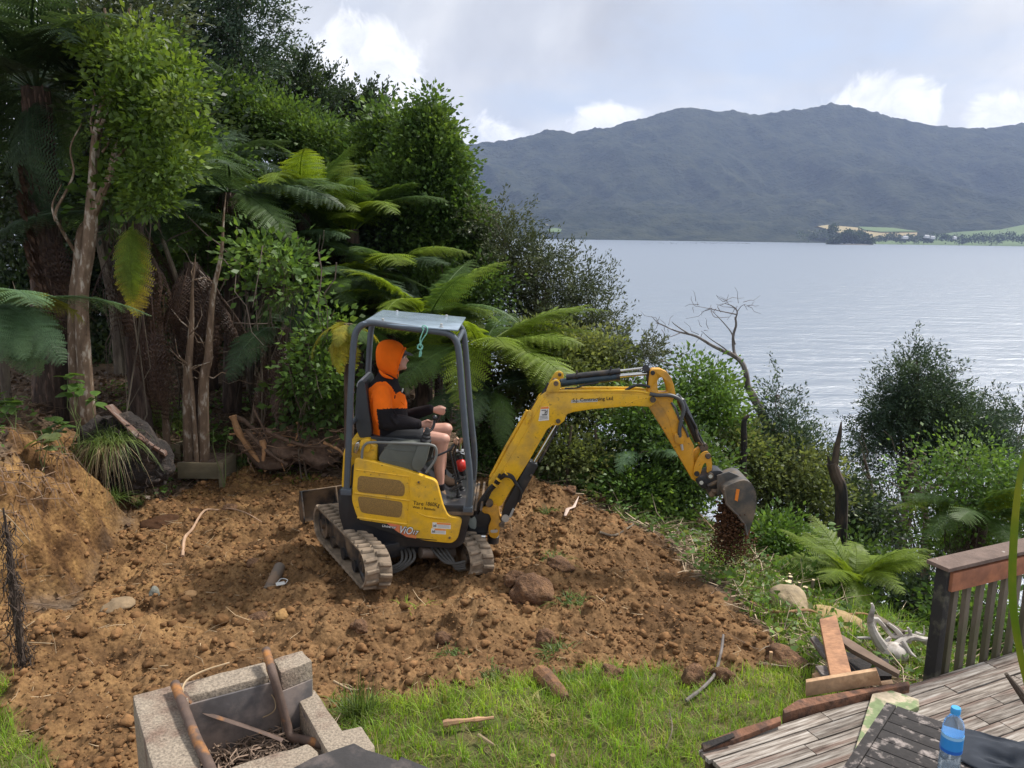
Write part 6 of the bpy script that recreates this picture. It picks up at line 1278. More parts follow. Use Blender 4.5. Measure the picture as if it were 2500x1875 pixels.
# ================================================================== things on the ground
GR = np.random.default_rng(77)
def W4(zx, zy, z): return gz(300 + .36166 * zx, 1500 + .36166 * zy, z)
def W5(zx, zy, z): return gz(1600 + .40687 * zx, 1300 + .40687 * zy, z)
# ---- loose clods over the dug soil
def scatter(n, pred, x0=-6.5, x1=3.2, y0=3.6, y1=12):
    x = GR.uniform(x0, x1, n); y = GR.uniform(y0, y1, n); g_, d_, c_, s_ = masks(x, y); k = pred(g_, d_, c_, s_, x, y); return x[k], y[k]
x, y = scatter(76000, lambda g, d, c, s, x, y: (d * (1 - g) > GR.random(len(x)) * .9 + .1) & ((c < .5) | (GR.random(len(x)) < .5)) & (GR.random(len(x)) < (.25 + .9 * (fbm(x, y, 1.7, 3, seed=40) + .5)) * 1.0))
R = GR.gamma(1.15, .0066, len(x)) + .0042; R = np.minimum(R, .045)
P = np.stack([x, y, h_full(x, y) + R * .25], -1)
isT = GR.random(len(x)) < np.clip(.12 + .8 * sstep(-1.2, -3.4, x), 0, 1)
big = R > .024
for nm, k, m_, hi in (('soil_clods', ~isT & ~big, CLOD, False), ('soil_clods', isT & ~big, CLODT, False), ('large_soil_clods', ~isT & big, CLOD, True), ('large_soil_clods', isT & big, CLODT, True)):
    tag(link(nm, lumps(nm, P[k], R[k], m_, .72, .38 if not hi else .30, hi, GR)), 'loose clods and crumbs of dug soil', 'soil', None, 'stuff')
# bits of root and straw lying in the soil
def litter(n, pred, rad, ln, m_, nm, label, z0=.01, **k):
    x, y = scatter(n, pred, **k); mb_v, mb_f = [], []; z = h_full(x, y)
    a = GR.uniform(0, 2 * math.pi, len(x)); L_ = GR.uniform(*ln, len(x)); tilt = GR.normal(.06, .22, len(x)); r_ = GR.uniform(*rad, len(x))
    D = np.stack([np.cos(a) * np.cos(tilt), np.sin(a) * np.cos(tilt), np.sin(tilt)], -1); U_ = np.stack([-np.sin(a), np.cos(a), 0 * a], -1); P0 = np.stack([x, y, z + z0], -1); bend = U_ * (GR.normal(0, .12, len(x)) * L_)[:, None]
    N3 = np.cross(D, U_); V = []
    for t, s_ in ((0, 1), (.5, .9), (1, .3)):
        c = P0 + D * (L_ * t)[:, None] + bend * 4 * t * (1 - t)
        for ang in (0, 2.1, 4.2): V.append(c + (U_ * math.cos(ang) + N3 * math.sin(ang)) * (r_ * s_)[:, None])
    V = np.stack(V, 1); n_ = len(x); F = []
    for s_ in (0, 3):
        for j in range(3): F.append([s_ + j, s_ + (j + 1) % 3, s_ + 3 + (j + 1) % 3, s_ + 3 + j])
    F = (np.array(F)[None] + (np.arange(n_) * 9)[:, None, None]).reshape(-1, 4)
    return tag(link(nm, npmesh(nm, V.reshape(-1, 3), F, m_)), label, 'debris', None, 'stuff')
STRAW = mat('straw', (.38, .28, .17), .9, rnd=.5, var=.2)
litter(1500, lambda g, d, c, s, x, y: d * (1 - g) > .5, (.0015, .004), (.04, .22), STRAW, 'root_bits', 'pale root and straw bits scattered through the soil')
litter(9000, lambda g, d, c, s, x, y: (d < .5) & (g < .4) & (np.hypot(x, y) < 14), (.002, .006), (.08, .45), mat('forest_twig', (.20, .135, .09), .95, rnd=.6), 'forest_litter', 'dry twigs and dead fern stalks on the forest floor', x0=-8, y1=13)
# dead leaves and green cuttings on the slope past the soil
def leaf_litter(n, pred, ln, m_, nm, label, up=.12, **k):
    x, y = scatter(n, pred, **k); z = h_full(x, y); D = GR.normal(0, 1, (len(x), 3)); D[:, 2] = np.abs(D[:, 2]) * .35; P0 = np.stack([x, y, z + GR.uniform(0, up, len(x))], -1)
    V, F = leaf_quads(P0, D, GR.uniform(*ln, len(x)), .28); return tag(link(nm, npmesh(nm, V, F, m_)), label, 'ground cover', None, 'stuff')
slope = lambda g, d, c, s, x, y: (d < .5) & (g < .5) & (x > -.6)
leaf_litter(26000, lambda g, d, c, s, x, y: slope(g, d, c, s, x, y) & (GR.random(len(x)) < .35 + 1.2 * (fbm(x, y, 1.2, 3, seed=50) + .3)), (.03, .09), L_GRN, 'green_cuttings', 'green leafy cuttings and weeds over the slope below the dug soil', .16, x0=-.6, x1=6, y0=4.8, y1=12)
leaf_litter(16000, slope, (.03, .08), L_BUSH, 'pale_cuttings', 'pale drying cuttings over the slope below the dug soil', .12, x0=-.6, x1=6, y0=4.8, y1=12)
leaf_litter(9000, lambda g, d, c, s, x, y: (d < .5) & (g < .5) & (x < -1), (.04, .11), L_BRN, 'dead_leaves', 'dead brown leaves on the forest floor', .03, x0=-8, x1=-.5, y0=6, y1=13)
leaf_litter(7000, lambda g, d, c, s, x, y: (d < .3) & (g < .5) & (x < -1) & (fbm(x, y, 1.1, 2, seed=61) > .05), (.04, .09), L_GRN, 'forest_seedlings', 'small green weeds on the bank and forest floor', .14, x0=-6, x1=-.5, y0=6.5, y1=12)
litter(3800, slope, (.0025, .007), (.10, .50), mat('pale_twig', (.42, .33, .23), .9, rnd=.6), 'pale_twigs', 'pale broken twigs among the cuttings on the slope', .05, x0=-.6, x1=5, y0=4.8, y1=11)
# ---- grass
def blades(n, pred, ln, wd, m_, nm, label, lean=.45, clump=0, **k):
    x, y = scatter(n, pred, **k)
    if clump: x = np.repeat(x, clump) + GR.normal(0, .014, len(x) * clump); y = np.repeat(y, clump) + GR.normal(0, .014, len(y) * clump)
    z = h_full(x, y); n_ = len(x); a = GR.uniform(0, 2 * math.pi, n_); L_ = GR.uniform(*ln, n_) * (.7 + .8 * (fbm(x, y, 3, 2, seed=70) + .5)); b_ = np.abs(GR.normal(lean, .3, n_)); w_ = GR.uniform(*wd, n_)
    d = np.stack([np.cos(a), np.sin(a), 0 * a], -1); s_ = np.stack([-np.sin(a), np.cos(a), 0 * a], -1); P0 = np.stack([x, y, z - .01], -1); V = []
    for t, wt in ((0, 1), (.5, .8), (1, .08)):
        c = P0 + d * (L_ * b_ * t * t)[:, None] + np.array([0, 0, 1]) * (L_ * (t - .35 * b_ * t * t))[:, None]
        V += [c - s_ * (w_ * wt)[:, None], c + s_ * (w_ * wt)[:, None]]
    V = np.stack(V, 1).reshape(-1, 3); F = (np.array([[0, 1, 3, 2], [2, 3, 5, 4]])[None] + (np.arange(n_) * 6)[:, None, None]).reshape(-1, 4)
    return tag(link(nm, npmesh(nm, V, F, m_)), label, 'grass', None, 'stuff')
GRASS = leafmat('grass_blade', (.18, .30, .03), (.30, .42, .055), trans=.45, rnd=.4, vs=2.2)
GRASSY = leafmat('grass_straw_blade', (.26, .24, .08), (.36, .30, .12), trans=.3, rnd=.3, vs=2.2)
gp = lambda g, d, c, s, x, y: (g > .45) & (s < .4) & (GR.random(len(x)) < np.clip((fbm(x, y, 2.1, 3, seed=80) + .62) * 1.35, 0.08, 1))
blades(29000, gp, (.04, .12), (.0018, .0036), GRASS, 'grass', 'bright green grass in front of the dug soil', .55, 3, x0=-4.5, x1=3.4, y0=3.0, y1=6)
blades(5000, lambda g, d, c, s, x, y: (g > .25) & (s < .4), (.05, .13), (.0015, .003), GRASSY, 'dry_grass', 'dry straw coloured blades among the green grass', .7, 3, x0=-4.5, x1=3.4, y0=3.0, y1=6)
blades(1000, lambda g, d, c, s, x, y: (x > 1.9) & (y > 5.0) & (y < 7.6) & (d < .3) & (g < .5), (.10, .26), (.002, .004), GRASS, 'slope_grass', 'longer grass round the boulders and driftwood', .6, 4, x0=1.8, x1=4, y0=4.9, y1=7.6)
def tuft(label, c, n, ln, wd, m_, lean=.8, spread=.08, hang=0.0, dirb=None):
    c = Vector(c); V = []; F = []
    for i in range(n):
        a = GR.uniform(0, 2 * math.pi) if dirb is None else GR.normal(dirb, .7); L_ = GR.uniform(*ln); b_ = abs(GR.normal(lean, .35)); d = Vector((math.cos(a), math.sin(a), 0)); s_ = Vector((-d.y, d.x, 0)); p0 = Vector((GR.normal(0, spread), GR.normal(0, spread), 0)); k = len(V)
        for j in range(6):
            t = j / 5; q = p0 + d * L_ * b_ * t + Vector((0, 0, 1)) * L_ * (t * (1 - .2 * b_) - (.75 * b_ + hang) * t * t); w_ = wd * (1 - .85 * t * t); V += [q - s_ * w_, q + s_ * w_]
            if j: F.append((k + 2 * j - 2, k + 2 * j - 1, k + 2 * j + 1, k + 2 * j))
    o = link('grass_tuft', npmesh('grass_tuft', [tuple(v) for v in V], F, m_)); o.location = c; return tag(o, label, 'grass tuft')
SEDGE = leafmat('sedge', (.09, .14, .03), (.16, .21, .06), trans=.35, rnd=.35, vs=3); SEDGED = leafmat('dry_sedge', (.22, .17, .10), (.32, .25, .15), trans=.2, rnd=.35, vs=3)
def onb(px, py, dz=.0): p = ground(px, py); p.z += dz; return p
for k, (lab, px, py, n, ln, m_, le) in enumerate((('long green sedge tuft behind the overturned stump', 375, 1035, 260, (.25, .5), SEDGE, .7), ('second sedge tuft above the timber steps', 430, 1040, 200, (.2, .42), SEDGE, .8), ('green sedge tuft right of the timber steps', 592, 1130, 190, (.16, .34), SEDGE, .7),
        ('low green weed mat behind the digger blade, left', 650, 1160, 260, (.06, .14), GRASS, .9), ('low green weed mat behind the digger blade, right', 740, 1150, 240, (.06, .14), GRASS, .9), ('thin weedy grass at the foot of the overturned stump', 270, 1235, 200, (.12, .28), SEDGE, .9), ('thin weedy grass on the bank under the stump, right', 340, 1225, 160, (.1, .24), SEDGE, .9),
        ('pale grass tuft where the forest floor meets the steps', 520, 1075, 170, (.12, .25), SEDGE, .8), ('grass tuft growing out of the crest beside the boom foot', 1290, 1185, 90, (.1, .2), GRASS, .8), ('grass clump on the crest below the boom', 1345, 1268, 90, (.1, .22), SEDGE, .9), ('uprooted grass turf right of the digger track', 1345, 1385, 150, (.08, .2), SEDGE, 1.0), ('turf tuft on the side of the big root clod', 1395, 1480, 150, (.08, .18), SEDGE, 1.0),
        ('grass tuft poking from the soil right of centre', 1360, 1590, 110, (.08, .16), SEDGE, 1.0), ('grass tuft behind the brown earth log', 1375, 1655, 120, (.08, .17), SEDGE, 1.0), ('bleached grass sod upside down on the lawn edge', 1300, 1735, 160, (.08, .2), GRASSY, 1.1), ('small sprig of grass in front of the near track', 1010, 1490, 30, (.1, .22), GRASS, .8),
        ('trampled grass patch on the soil near the lawn', 1110, 1610, 110, (.07, .16), SEDGE, 1.0), ('grass tuft beside the earth log, left', 1190, 1660, 90, (.06, .15), SEDGE, 1.0), ('long grass beside the concrete fireplace corner', 880, 1760, 200, (.14, .3), SEDGE, .5), ('bright grass under the railing post', 2225, 1640, 160, (.12, .3), GRASS, .7), ('grass wedge between boards and soil', 1965, 1610, 160, (.08, .2), GRASS, .8), ('grass between the two boulders', 1985, 1490, 150, (.1, .22), GRASS, .8))):
    tuft(lab, onb(px, py, -.01), n, ln, .0032, m_, le, .05 + .06 * (ln[1] > .3) + (.12 if 'mat' in lab else 0))

# ---- boulders, stones, sods
def rock(name, label, cat, c, r, m_, seed, flat=.75, rough=.16, sub=2, parts=None):
    bm = bmesh.new(); bmesh.ops.create_icosphere(bm, subdivisions=4, radius=1); rg = np.random.default_rng(seed); off = rg.uniform(0, 50, 3)
    co = np.array([v.co[:] for v in bm.verts]); q = co * 1.3 + off
    nn = fbm(q[:, 0] + q[:, 2] * .7, q[:, 1] - q[:, 2] * .6, 1.0, 4, .55, seed=seed) * 2 * rough * 2.2; d = 1 + nn + rough * .35 * fbm(q[:, 0] * 4 + q[:, 2] * 3, q[:, 1] * 4, 1.4, 3, seed=seed + 1)
    if parts == 'faceted': 
        for k in range(9):
            nrm = rg.normal(size=3); nrm /= np.linalg.norm(nrm); h_ = .72 + .2 * rg.random(); dp = (co * d[:, None]) @ nrm; d = np.where(dp > h_, d * h_ / np.maximum(dp, 1e-3), d)
    for v, dd in zip(bm.verts, d): v.co = Vector((v.co.x * dd * r[0], v.co.y * dd * r[1], v.co.z * dd * r[2]))
    me = bpy.data.meshes.new(name); bm.to_mesh(me); bm.free(); me.materials.append(m_); me.shade_smooth(); o = link(name, me); o.location = Vector(c); o.rotation_euler = (0, 0, rg.uniform(0, 3)); return tag(o, label, cat)
STONE = mat('tan_stone', (.34, .26, .16), .9, col2=(.22, .18, .12), c2scale=3, c2lo=.45, c2hi=.6, var=.25, vscale=14, bump=.6, bscale=22, bdist=.02)
STONEG = mat('grey_stone', (.17, .17, .14), .85, var=.3, vscale=12, bump=.5, bscale=30, bdist=.01)
EARTH = mat('root_clod_earth', (.13, .068, .035), .98, col2=(.22, .12, .06), c2scale=8, c2lo=.45, c2hi=.6, var=.35, vscale=30, bump=1.0, bscale=45, bdist=.03)
rock('boulder', 'rounded tan boulder at the lower right end of the dug soil', 'boulder', onb(1925, 1500, .08), (.19, .16, .155), STONE, 3, rough=.09)
rock('boulder', 'flat ochre boulder behind the leaning plank', 'boulder', onb(2035, 1535, .05), (.26, .2, .11), mat('ochre_stone', (.36, .25, .12), .9, var=.3, vscale=6, bump=.5, bscale=30, bdist=.015), 9, rough=.1)
rock('boulder', 'low mossy boulder right of the leaning plank', 'boulder', onb(2120, 1560, .02), (.17, .13, .09), STONE, 12, rough=.1)
rock('stone', 'flat brown stone lying in the soil left of the firebox', 'stone', onb(293, 1492, .02), (.13, .09, .05), mat('brown_stone', (.22, .155, .09), .9, var=.3, vscale=12, bump=.5, bscale=30, bdist=.01), 21, rough=.14, parts='faceted')
rock('stone', 'pale grey upright stone in the soil behind the firebox', 'stone', onb(377, 1463, .03), (.05, .04, .065), STONEG, 22, rough=.14, parts='faceted')
rock('stone', 'orange brown stone between pipe piece and grey stone', 'stone', onb(466, 1468, .02), (.06, .05, .04), mat('orange_stone', (.34, .20, .09), .9, var=.3), 23, parts='faceted')
rock('stone', 'crumbly ochre stone in front of the near track', 'stone', onb(690, 1530, .02), (.07, .05, .04), mat('ochre_clod', (.30, .17, .06), .9, var=.3, vscale=20, bump=.6), 24)
rock('stone', 'orange stone on the soil left of the brown stone', 'stone', onb(540, 1522, .02), (.055, .05, .04), CLODT, 25)
rock('stone', 'yellowish clod in the soil at the left foreground', 'stone', onb(205, 1575, .02), (.06, .05, .04), CLODT, 26)
for k, (px, py, s_, lab) in enumerate(((1300, 1460, (.17, .14, .13), 'big ball of earth and roots right of the tracks'), (1255, 1440, (.09, .09, .07), 'smaller earth clod against the big root ball'), (1365, 1405, (.14, .1, .05), 'flat turf clod above the big root ball'), (1490, 1655, (.09, .08, .07), 'dark clod at the lawn edge right of the earth log'),
        (1690, 1660, (.07, .08, .12), 'upright brown clod beside the grey driftwood branch'), (1765, 1655, (.08, .06, .07), 'orange brown clod right of the grey driftwood branch'), (1925, 1625, (.26, .12, .12), 'long dark earth clod sliding towards the boards'), (1330, 1570, (.07, .06, .08), 'knobbly clod right of centre on the soil'), (1225, 1650, (.07, .06, .06), 'small dark clod left of the earth log'), (880, 1560, (.07, .06, .06), 'dark clod in front of the firebox corner'), (1085, 1575, (.06, .06, .05), 'dark clod half way between track and lawn'),
        (640, 1520, (.10, .07, .05), 'dark wet clod in front of the pipe piece'), (1470, 1245, (.09, .06, .07), 'clod standing on the crest under the boom'), (1500, 1262, (.05, .05, .07), 'pointed clod on the crest right of the other'), (1390, 1235, (.09, .07, .06), 'clod on the crest above the pale splinter'), (400, 1275, (.2, .13, .08), 'dark peaty clod at the foot of the timber steps'), (470, 1250, (.16, .10, .08), 'peaty black clod below the lower timber step'), (620, 1390, (.07, .05, .04), 'fibrous clod behind the near track'), (560, 1250, (.08, .07, .05), 'soil clod in line with the dozer blade'))):
    rock('earth_clod', lab, 'clod', onb(px, py, s_[2] * .3), s_, EARTH if 'peaty' not in lab else CLODD, 40 + k, rough=.22)
def stick(label, pts, r0, r1, m_=None, cat='stick', name='stick', n=4, seg=7, kn=.0):
    P = smoothpts(pts, n); b = MB(); k = len(P); b.tube(P, [(r0 + (r1 - r0) * i / (k - 1)) * (1 + kn * GR.uniform(-1, 1)) for i in range(k)], seg); return tag(b.build(name, m_ or STICK, loc=tuple(P[0])), label, cat)
gpx = lambda lst, dz=.02: [onb(a, b_, dz + (c[0] if c else 0)) for a, b_, *c in lst]
TANROOT = mat('fresh_root', (.42, .24, .12), .8, var=.3, vscale=12, bump=.4, bscale=40, bdist=.006)
stick('long curved pale root lying behind the digger', gpx([(446, 1365), (452, 1335), (470, 1300), (500, 1275), (535, 1252), (560, 1255), (600, 1268), (640, 1285)], .025), .016, .005, mat('pale_root', (.40, .26, .17), .8, var=.25))
stick('thin pale straw lying on the soil behind the firebox', gpx([(503, 1458), (585, 1466)]), .004, .003, STRAW); stick('pale stick at the corner between firebox and lawn', gpx([(815, 1676), (860, 1690), (905, 1702)], .02), .009, .006, STRAW)
stick('reddish brown stick lying across the middle of the soil heap', gpx([(1462, 1334), (1500, 1333), (1545, 1318)], .03), .014, .009, BARK)
b = MB(); P_s = gpx([(1378, 1305), (1385, 1285), (1400, 1262), (1412, 1248)], .04); b.tube(P_s, [.012, .022, .018, .003], 6, flat=.4); tag(b.build('wood_splinter', mat('pale_splinter', (.50, .38, .32), .8, var=.3), loc=tuple(P_s[0])), 'pale split wood splinter standing in the soil heap', 'splinter')
stick('twisted grey driftwood branch across the lawn edge', gpx([(1675, 1708, .01), (1715, 1690, .02), (1745, 1655, .03), (1758, 1628, .05), (1762, 1608, .07)]), .012, .009, DEADW, kn=.12)
lg = MB(); P_s = gpx([(1318, 1652, .03), (1345, 1680, .02), (1380, 1712, .01)]); lg.tube(smoothpts(P_s, 4), [.052, .062, .06, .055, .056, .05, .05, .045, .03], 10); tag(lg.build('rotten_log', mat('rotten_log', (.30, .145, .06), .95, col2=(.13, .07, .04), c2scale=7, c2lo=.4, c2hi=.6, bump=1, bscale=25, bdist=.02), loc=tuple(P_s[0])), 'short rotten orange brown log at the edge of the lawn', 'log')
stick('broken bark piece lying on the lawn', gpx([(1083, 1793, .03), (1130, 1792, .04), (1205, 1780, .03)]), .022, .010, mat('bark_piece', (.36, .21, .12), .9, var=.4), kn=.3); stick('short split chip on the lawn below the bark piece', gpx([(1168, 1816, .03), (1208, 1838, .03)]), .012, .006, STRAW); stick('small wooden peg standing in the lawn', [onb(1349, 1872, -.05), onb(1349, 1872, .10)], .016, .015, mat('peg', (.30, .20, .12), .9, var=.3))
stick('grey stick in the grass near the deck corner', gpx([(1625, 1835, .02), (1640, 1800, .06), (1632, 1762, .08)]), .005, .003, BARK)
stick('long brown root bridging the boulders and the plank', [onb(1830, 1498, .03), onb(1868, 1520, .06), onb(1910, 1533, .10), onb(1975, 1530, .14), at(2030, 1515, 6.2), at(2075, 1500, 6.2), at(2110, 1498, 6.25), at(2145, 1510, 6.3)], .014, .006, mat('brown_root', (.27, .15, .075), .85, var=.3), kn=.15)
for lab, pts, r0 in (('fallen pale branch on the slope below the bucket', [(1700, 1300, .1), (1800, 1315, .1), (1860, 1312, .08)], .03), ('long fallen branch running down behind the green shrubs', [(1820, 1300, .3), (1870, 1350, .25), (1930, 1395, .2), (1995, 1440, .15)], .028), ('thin fallen branch crossing the cuttings below the bucket', [(1660, 1250, .2), (1740, 1330, .15), (1800, 1400, .1), (1830, 1450, .1)], .010), ('forked branch lying over the crest behind the boom', [(1330, 1190, .05), (1365, 1150, .15), (1380, 1110, .35)], .016), ('thin branch sloping down from the forked one', [(1360, 1100, .3), (1420, 1160, .15), (1460, 1200, .1)], .012), ('pale stick on the cuttings under the arm', [(1540, 1270, .05), (1600, 1265, .08), (1660, 1275, .05)], .010), ('bare stick left of the rounded boulder', [(1790, 1435, .05), (1850, 1425, .08)], .006)):
    stick(lab, gpx(pts), r0, r0 * .5, STICK, kn=.15)
for lab, Y_, pts in (('thin bare sapling standing under the boom, left', 9.2, [(1385, 1170), (1388, 1100), (1396, 1040)]), ('thin dark sapling standing under the boom, right', 9.4, [(1452, 1150), (1455, 1080), (1452, 1035)])):
    P = [at(a, b_, Y_) for a, b_ in pts]; P[0] = gpt(P[0]); stick(lab, P, .022, .014, BARK, 'sapling', 'sapling_stem')
# ---- corrugated pipe piece, scrap metal
b = MB(); a, c = onb(655, 1452, .02), onb(684, 1402, .05); n = 44; P = [a.lerp(c, i / n) for i in range(n + 1)]; b.tube(P, [.050 if i % 2 else .043 for i in range(n + 1)], 16); tag(b.build('corrugated_pipe', mat('grey_brown_plastic', (.13, .10, .075), .6, col2=(.2, .13, .08), c2scale=8), loc=tuple(a)), 'short piece of ribbed drain pipe half buried in the soil', 'pipe')
b = MB(); p = onb(686, 1462, .03); b.box(p, (.07, .035, .006), Matrix.Rotation(.5, 3, 'Z') @ Matrix.Rotation(.4, 3, 'X')); b.tube(smoothpts([p + Vector((-.03, 0, 0)), p + Vector((.0, .03, .03)), p + Vector((.05, .03, .02)), p + Vector((.04, 0, 0))], 4), .004, 6); tag(b.build('scrap_metal', mat('dull_zinc', (.45, .45, .43), .45, .6), loc=tuple(p)), 'bent bit of shiny scrap metal below the pipe piece', 'scrap')

# ---- overturned stump with hanging sedge, left bank
st = empty('overturned_stump', tuple(onb(300, 1190)), 'big black overturned stump with a slab of bark on top, on the left bank', 'stump')
PEAT = mat('peaty_root_mass', (.024, .019, .017), .95, col2=(.08, .06, .048), c2scale=4, c2lo=.5, c2hi=.66, var=.4, vscale=16, bump=1.0, bscale=16, bdist=.05)
def lump_mesh(nm, c, r, m_, seed, parent, rough=.3, rot=0):
    o = rock(nm, None, None, c, r, m_, seed, rough=rough); o.parent = parent; o.location = Vector(c) - root_inv(parent); o.rotation_euler = (0, rot, 0); return o
lump_mesh('root_mass', at(315, 1105, 8.3), (.36, .3, .33), PEAT, 71, st, .22, .3); lump_mesh('root_mass', at(262, 1075, 8.4), (.30, .28, .22), PEAT, 72, st, .28); lump_mesh('root_mass', at(370, 1120, 8.25), (.18, .2, .25), PEAT, 73, st, .26, -.3); lump_mesh('root_mass', at(335, 1170, 8.2), (.26, .2, .14), PEAT, 75, st, .3)
b = MB(); b.prism([at(255, 990, 8.0), at(275, 985, 8.5), at(330, 1040, 8.5), at(410, 1098, 8.4), at(400, 1106, 8.05), at(330, 1065, 8.0)], (0, .03, -.05)); b.build('bark_slab', mat('red_brown_bark', (.12, .065, .045), .8, col2=(.22, .18, .16), c2scale=6, c2lo=.5, c2hi=.62, bump=.8, bscale=25, bdist=.02), st, bevel=.01)
mb = MB()
for k in range(34):
    p = at(GR.uniform(215, 405), GR.uniform(1030, 1180), 7.98 + GR.uniform(0, .1)); q = p + Vector((GR.normal(0, .12), GR.normal(-.05, .06), GR.uniform(-.3, .1))); wood(mb, p, q, .006, .002, .2, 5, 4)
b_ = mb.build('fine_roots', mat('fine_root', (.07, .052, .042), .95, var=.4), st); b_['kind'] = 'stuff'
tuft('green and straw sedge tuft hanging over the front of the overturned stump', at(270, 1080, 7.95), 260, (.3, .55), .0032, SEDGE, .75, .07, .45)
tuft('dry straw skirt of the sedge on the overturned stump', at(262, 1098, 7.95), 260, (.4, .62), .003, SEDGED, .35, .07, .95, -1.6)
mb = MB()
for k in range(260):      # torn rootlets hanging out of the top of the cut face
    s_ = GR.uniform(0, 4.4); q = [(-5.4, 5.2), (-4.2, 5.7), (-3.55, 6.1), (-3.75, 7.0), (-4.05, 8.0)]; i = min(int(s_), 3); f_ = s_ - i; x_ = q[i][0] + (q[i + 1][0] - q[i][0]) * f_ - GR.uniform(.35, .75); y_ = q[i][1] + (q[i + 1][1] - q[i][1]) * f_ + GR.uniform(.2, .5) * (i < 2)
    p = Vector((x_, y_, hz(x_, y_) + .01)); d = Vector((GR.normal(.12, .12), GR.normal(-.12, .1), 0)); mb.tube([p, p + d * .6 + Vector((0, 0, .02)), p + d + Vector((0, 0, -GR.uniform(.03, .22)))], [.005, .004, .0015], 3)
tag(mb.build('bank_rootlets', mat('rootlet', (.20, .13, .085), .95, rnd=.6)), 'torn rootlets hanging over the top of the clay bank', 'roots', None, 'stuff')
# leafy seedlings on the bank: large leaves one by one
def leafy(label, Y_, c, n, ln, h, m_, seed=0):
    r = random.Random(seed); p = at(c[0], c[1], Y_); g0 = gpt(p); root = empty('leafy_seedling', tuple(g0), label, 'plant'); mb = MB(); tips = []
    for k in range(max(2, n // 5)):
        t = p + Vector((r.uniform(-.12, .12), r.uniform(-.08, .08), r.uniform(-.05, .12))); wood(mb, g0, t, .006, .003, .08, 4, 5); tips.append(t)
    mb.build('stem', mat('green_stem', (.14, .18, .06), .6), root)
    V = []; F = []
    for i in range(7):
        t = i / 6; w_ = .36 * math.sin(math.pi * min(1, t * .92 + .05)) ** .8; z = -.25 * t * t
        V += [(t, -w_, z + .10 * w_), (t, 0, z - .02), (t, w_, z + .10 * w_)]
        if i: k = 3 * i; F += [(k - 3, k - 2, k + 1, k), (k - 2, k - 1, k + 2, k + 1)]
    me = npmesh('leaf', V, F, m_, smooth=True)
    for i in range(n):
        o = link('leaf', me, root); t = tips[i % len(tips)]; a = r.uniform(0, 6.28); o.location = t - Vector(g0) + Vector((r.uniform(-.03, .03), r.uniform(-.03, .03), r.uniform(-.12, .03)))
        o.rotation_euler = (r.uniform(-.4, .4), r.uniform(-.5, .3), a); s_ = r.uniform(*ln); o.scale = (s_, s_, s_)
    return root
leafy('bright green broad leaved seedling on the bank top by the pale tree', 8.0, (180, 935), 17, (.10, .17), .5, L_GRN, 1); leafy('second bright seedling standing just above the stump', 7.9, (200, 965), 12, (.09, .15), .4, L_GRN, 2)
leafy('dark glossy plant at the left edge of the bank top', 7.2, (25, 965), 12, (.10, .15), .3, L_MID, 3); leafy('leafy plant on the bank beside the stump', 7.7, (160, 1035), 13, (.10, .18), .3, L_MID, 4); leafy('pale leafed plant hanging on the clay face', 7.0, (90, 1100), 11, (.10, .17), .2, L_BUSH, 5)
leafy('small seedling between the sedge tufts and the mossy trunks', 9.0, (540, 1060), 9, (.05, .09), .25, L_GRN, 6); leafy('fresh leafy sprig at the foot of the snapped trunk', 8.6, (2040, 1290), 14, (.08, .12), .3, L_GRN, 7); leafy('broad leaved weed on the slope under the boom', 9.0, (1440, 1165), 12, (.10, .16), .3, L_GRN, 8)
# ---- timber steps
TIMB = mat('treated_timber', (.17, .145, .09), .85, col2=(.26, .21, .13), c2scale=3, c2lo=.45, c2hi=.6, var=.25, vscale=10, bump=.4, bscale=30, bdist=.006, stretch=(.3, .3, 1))
def step(label, Y_, x0, x1, yt, yb, dep, lab2=None):
    a, c = at(x0, yt, Y_), at(x1, yt, Y_); zb = at(x0, yb, Y_).z; c = Vector((c.x, c.y, a.z)); root = empty('timber_step', (a.x, a.y, zb), label, 'step')
    b = MB(); b.prism([(a.x, a.y, a.z), (c.x, c.y, a.z), (c.x, c.y, zb + .02), (a.x, a.y, zb + .02)], (0, .045, 0)); b.build('riser_board', TIMB, root, bevel=.004)
    b = MB(); b.prism([(c.x - .02, c.y + .047, a.z + .01), (c.x + .05, c.y + .35, a.z + .02), (c.x + .05, c.y + .35, zb), (c.x - .02, c.y + .047, zb)], (.045, 0, 0)); b.build('side_board', TIMB, root, bevel=.004)
    b = MB(); b.box((c.x + .04, c.y - .01, (a.z + zb) / 2 - .04), (.06, .05, a.z - zb + .1)); b.build('peg', TIMB, root, bevel=.004)
    b = MB(); b.prism([(a.x, a.y + .047, a.z - .03), (c.x - .022, c.y + .047, a.z - .03), (c.x + .02, c.y + dep, a.z - .01), (a.x, a.y + dep, a.z - .01)], (0, 0, -.1)); b.build('bark_fill', mat('bark_mulch', (.26, .18, .13), .95, col2=(.12, .08, .06), c2scale=30, c2lo=.4, c2hi=.6, bump=1, bscale=50, bdist=.02), root)
    return root
step('lower timber step with bark fill, nearest the dug soil', 9.2, 432, 532, 1130, 1172, .5); step('upper timber step tucked behind the overturned stump', 9.6, 385, 428, 1086, 1128, .5)
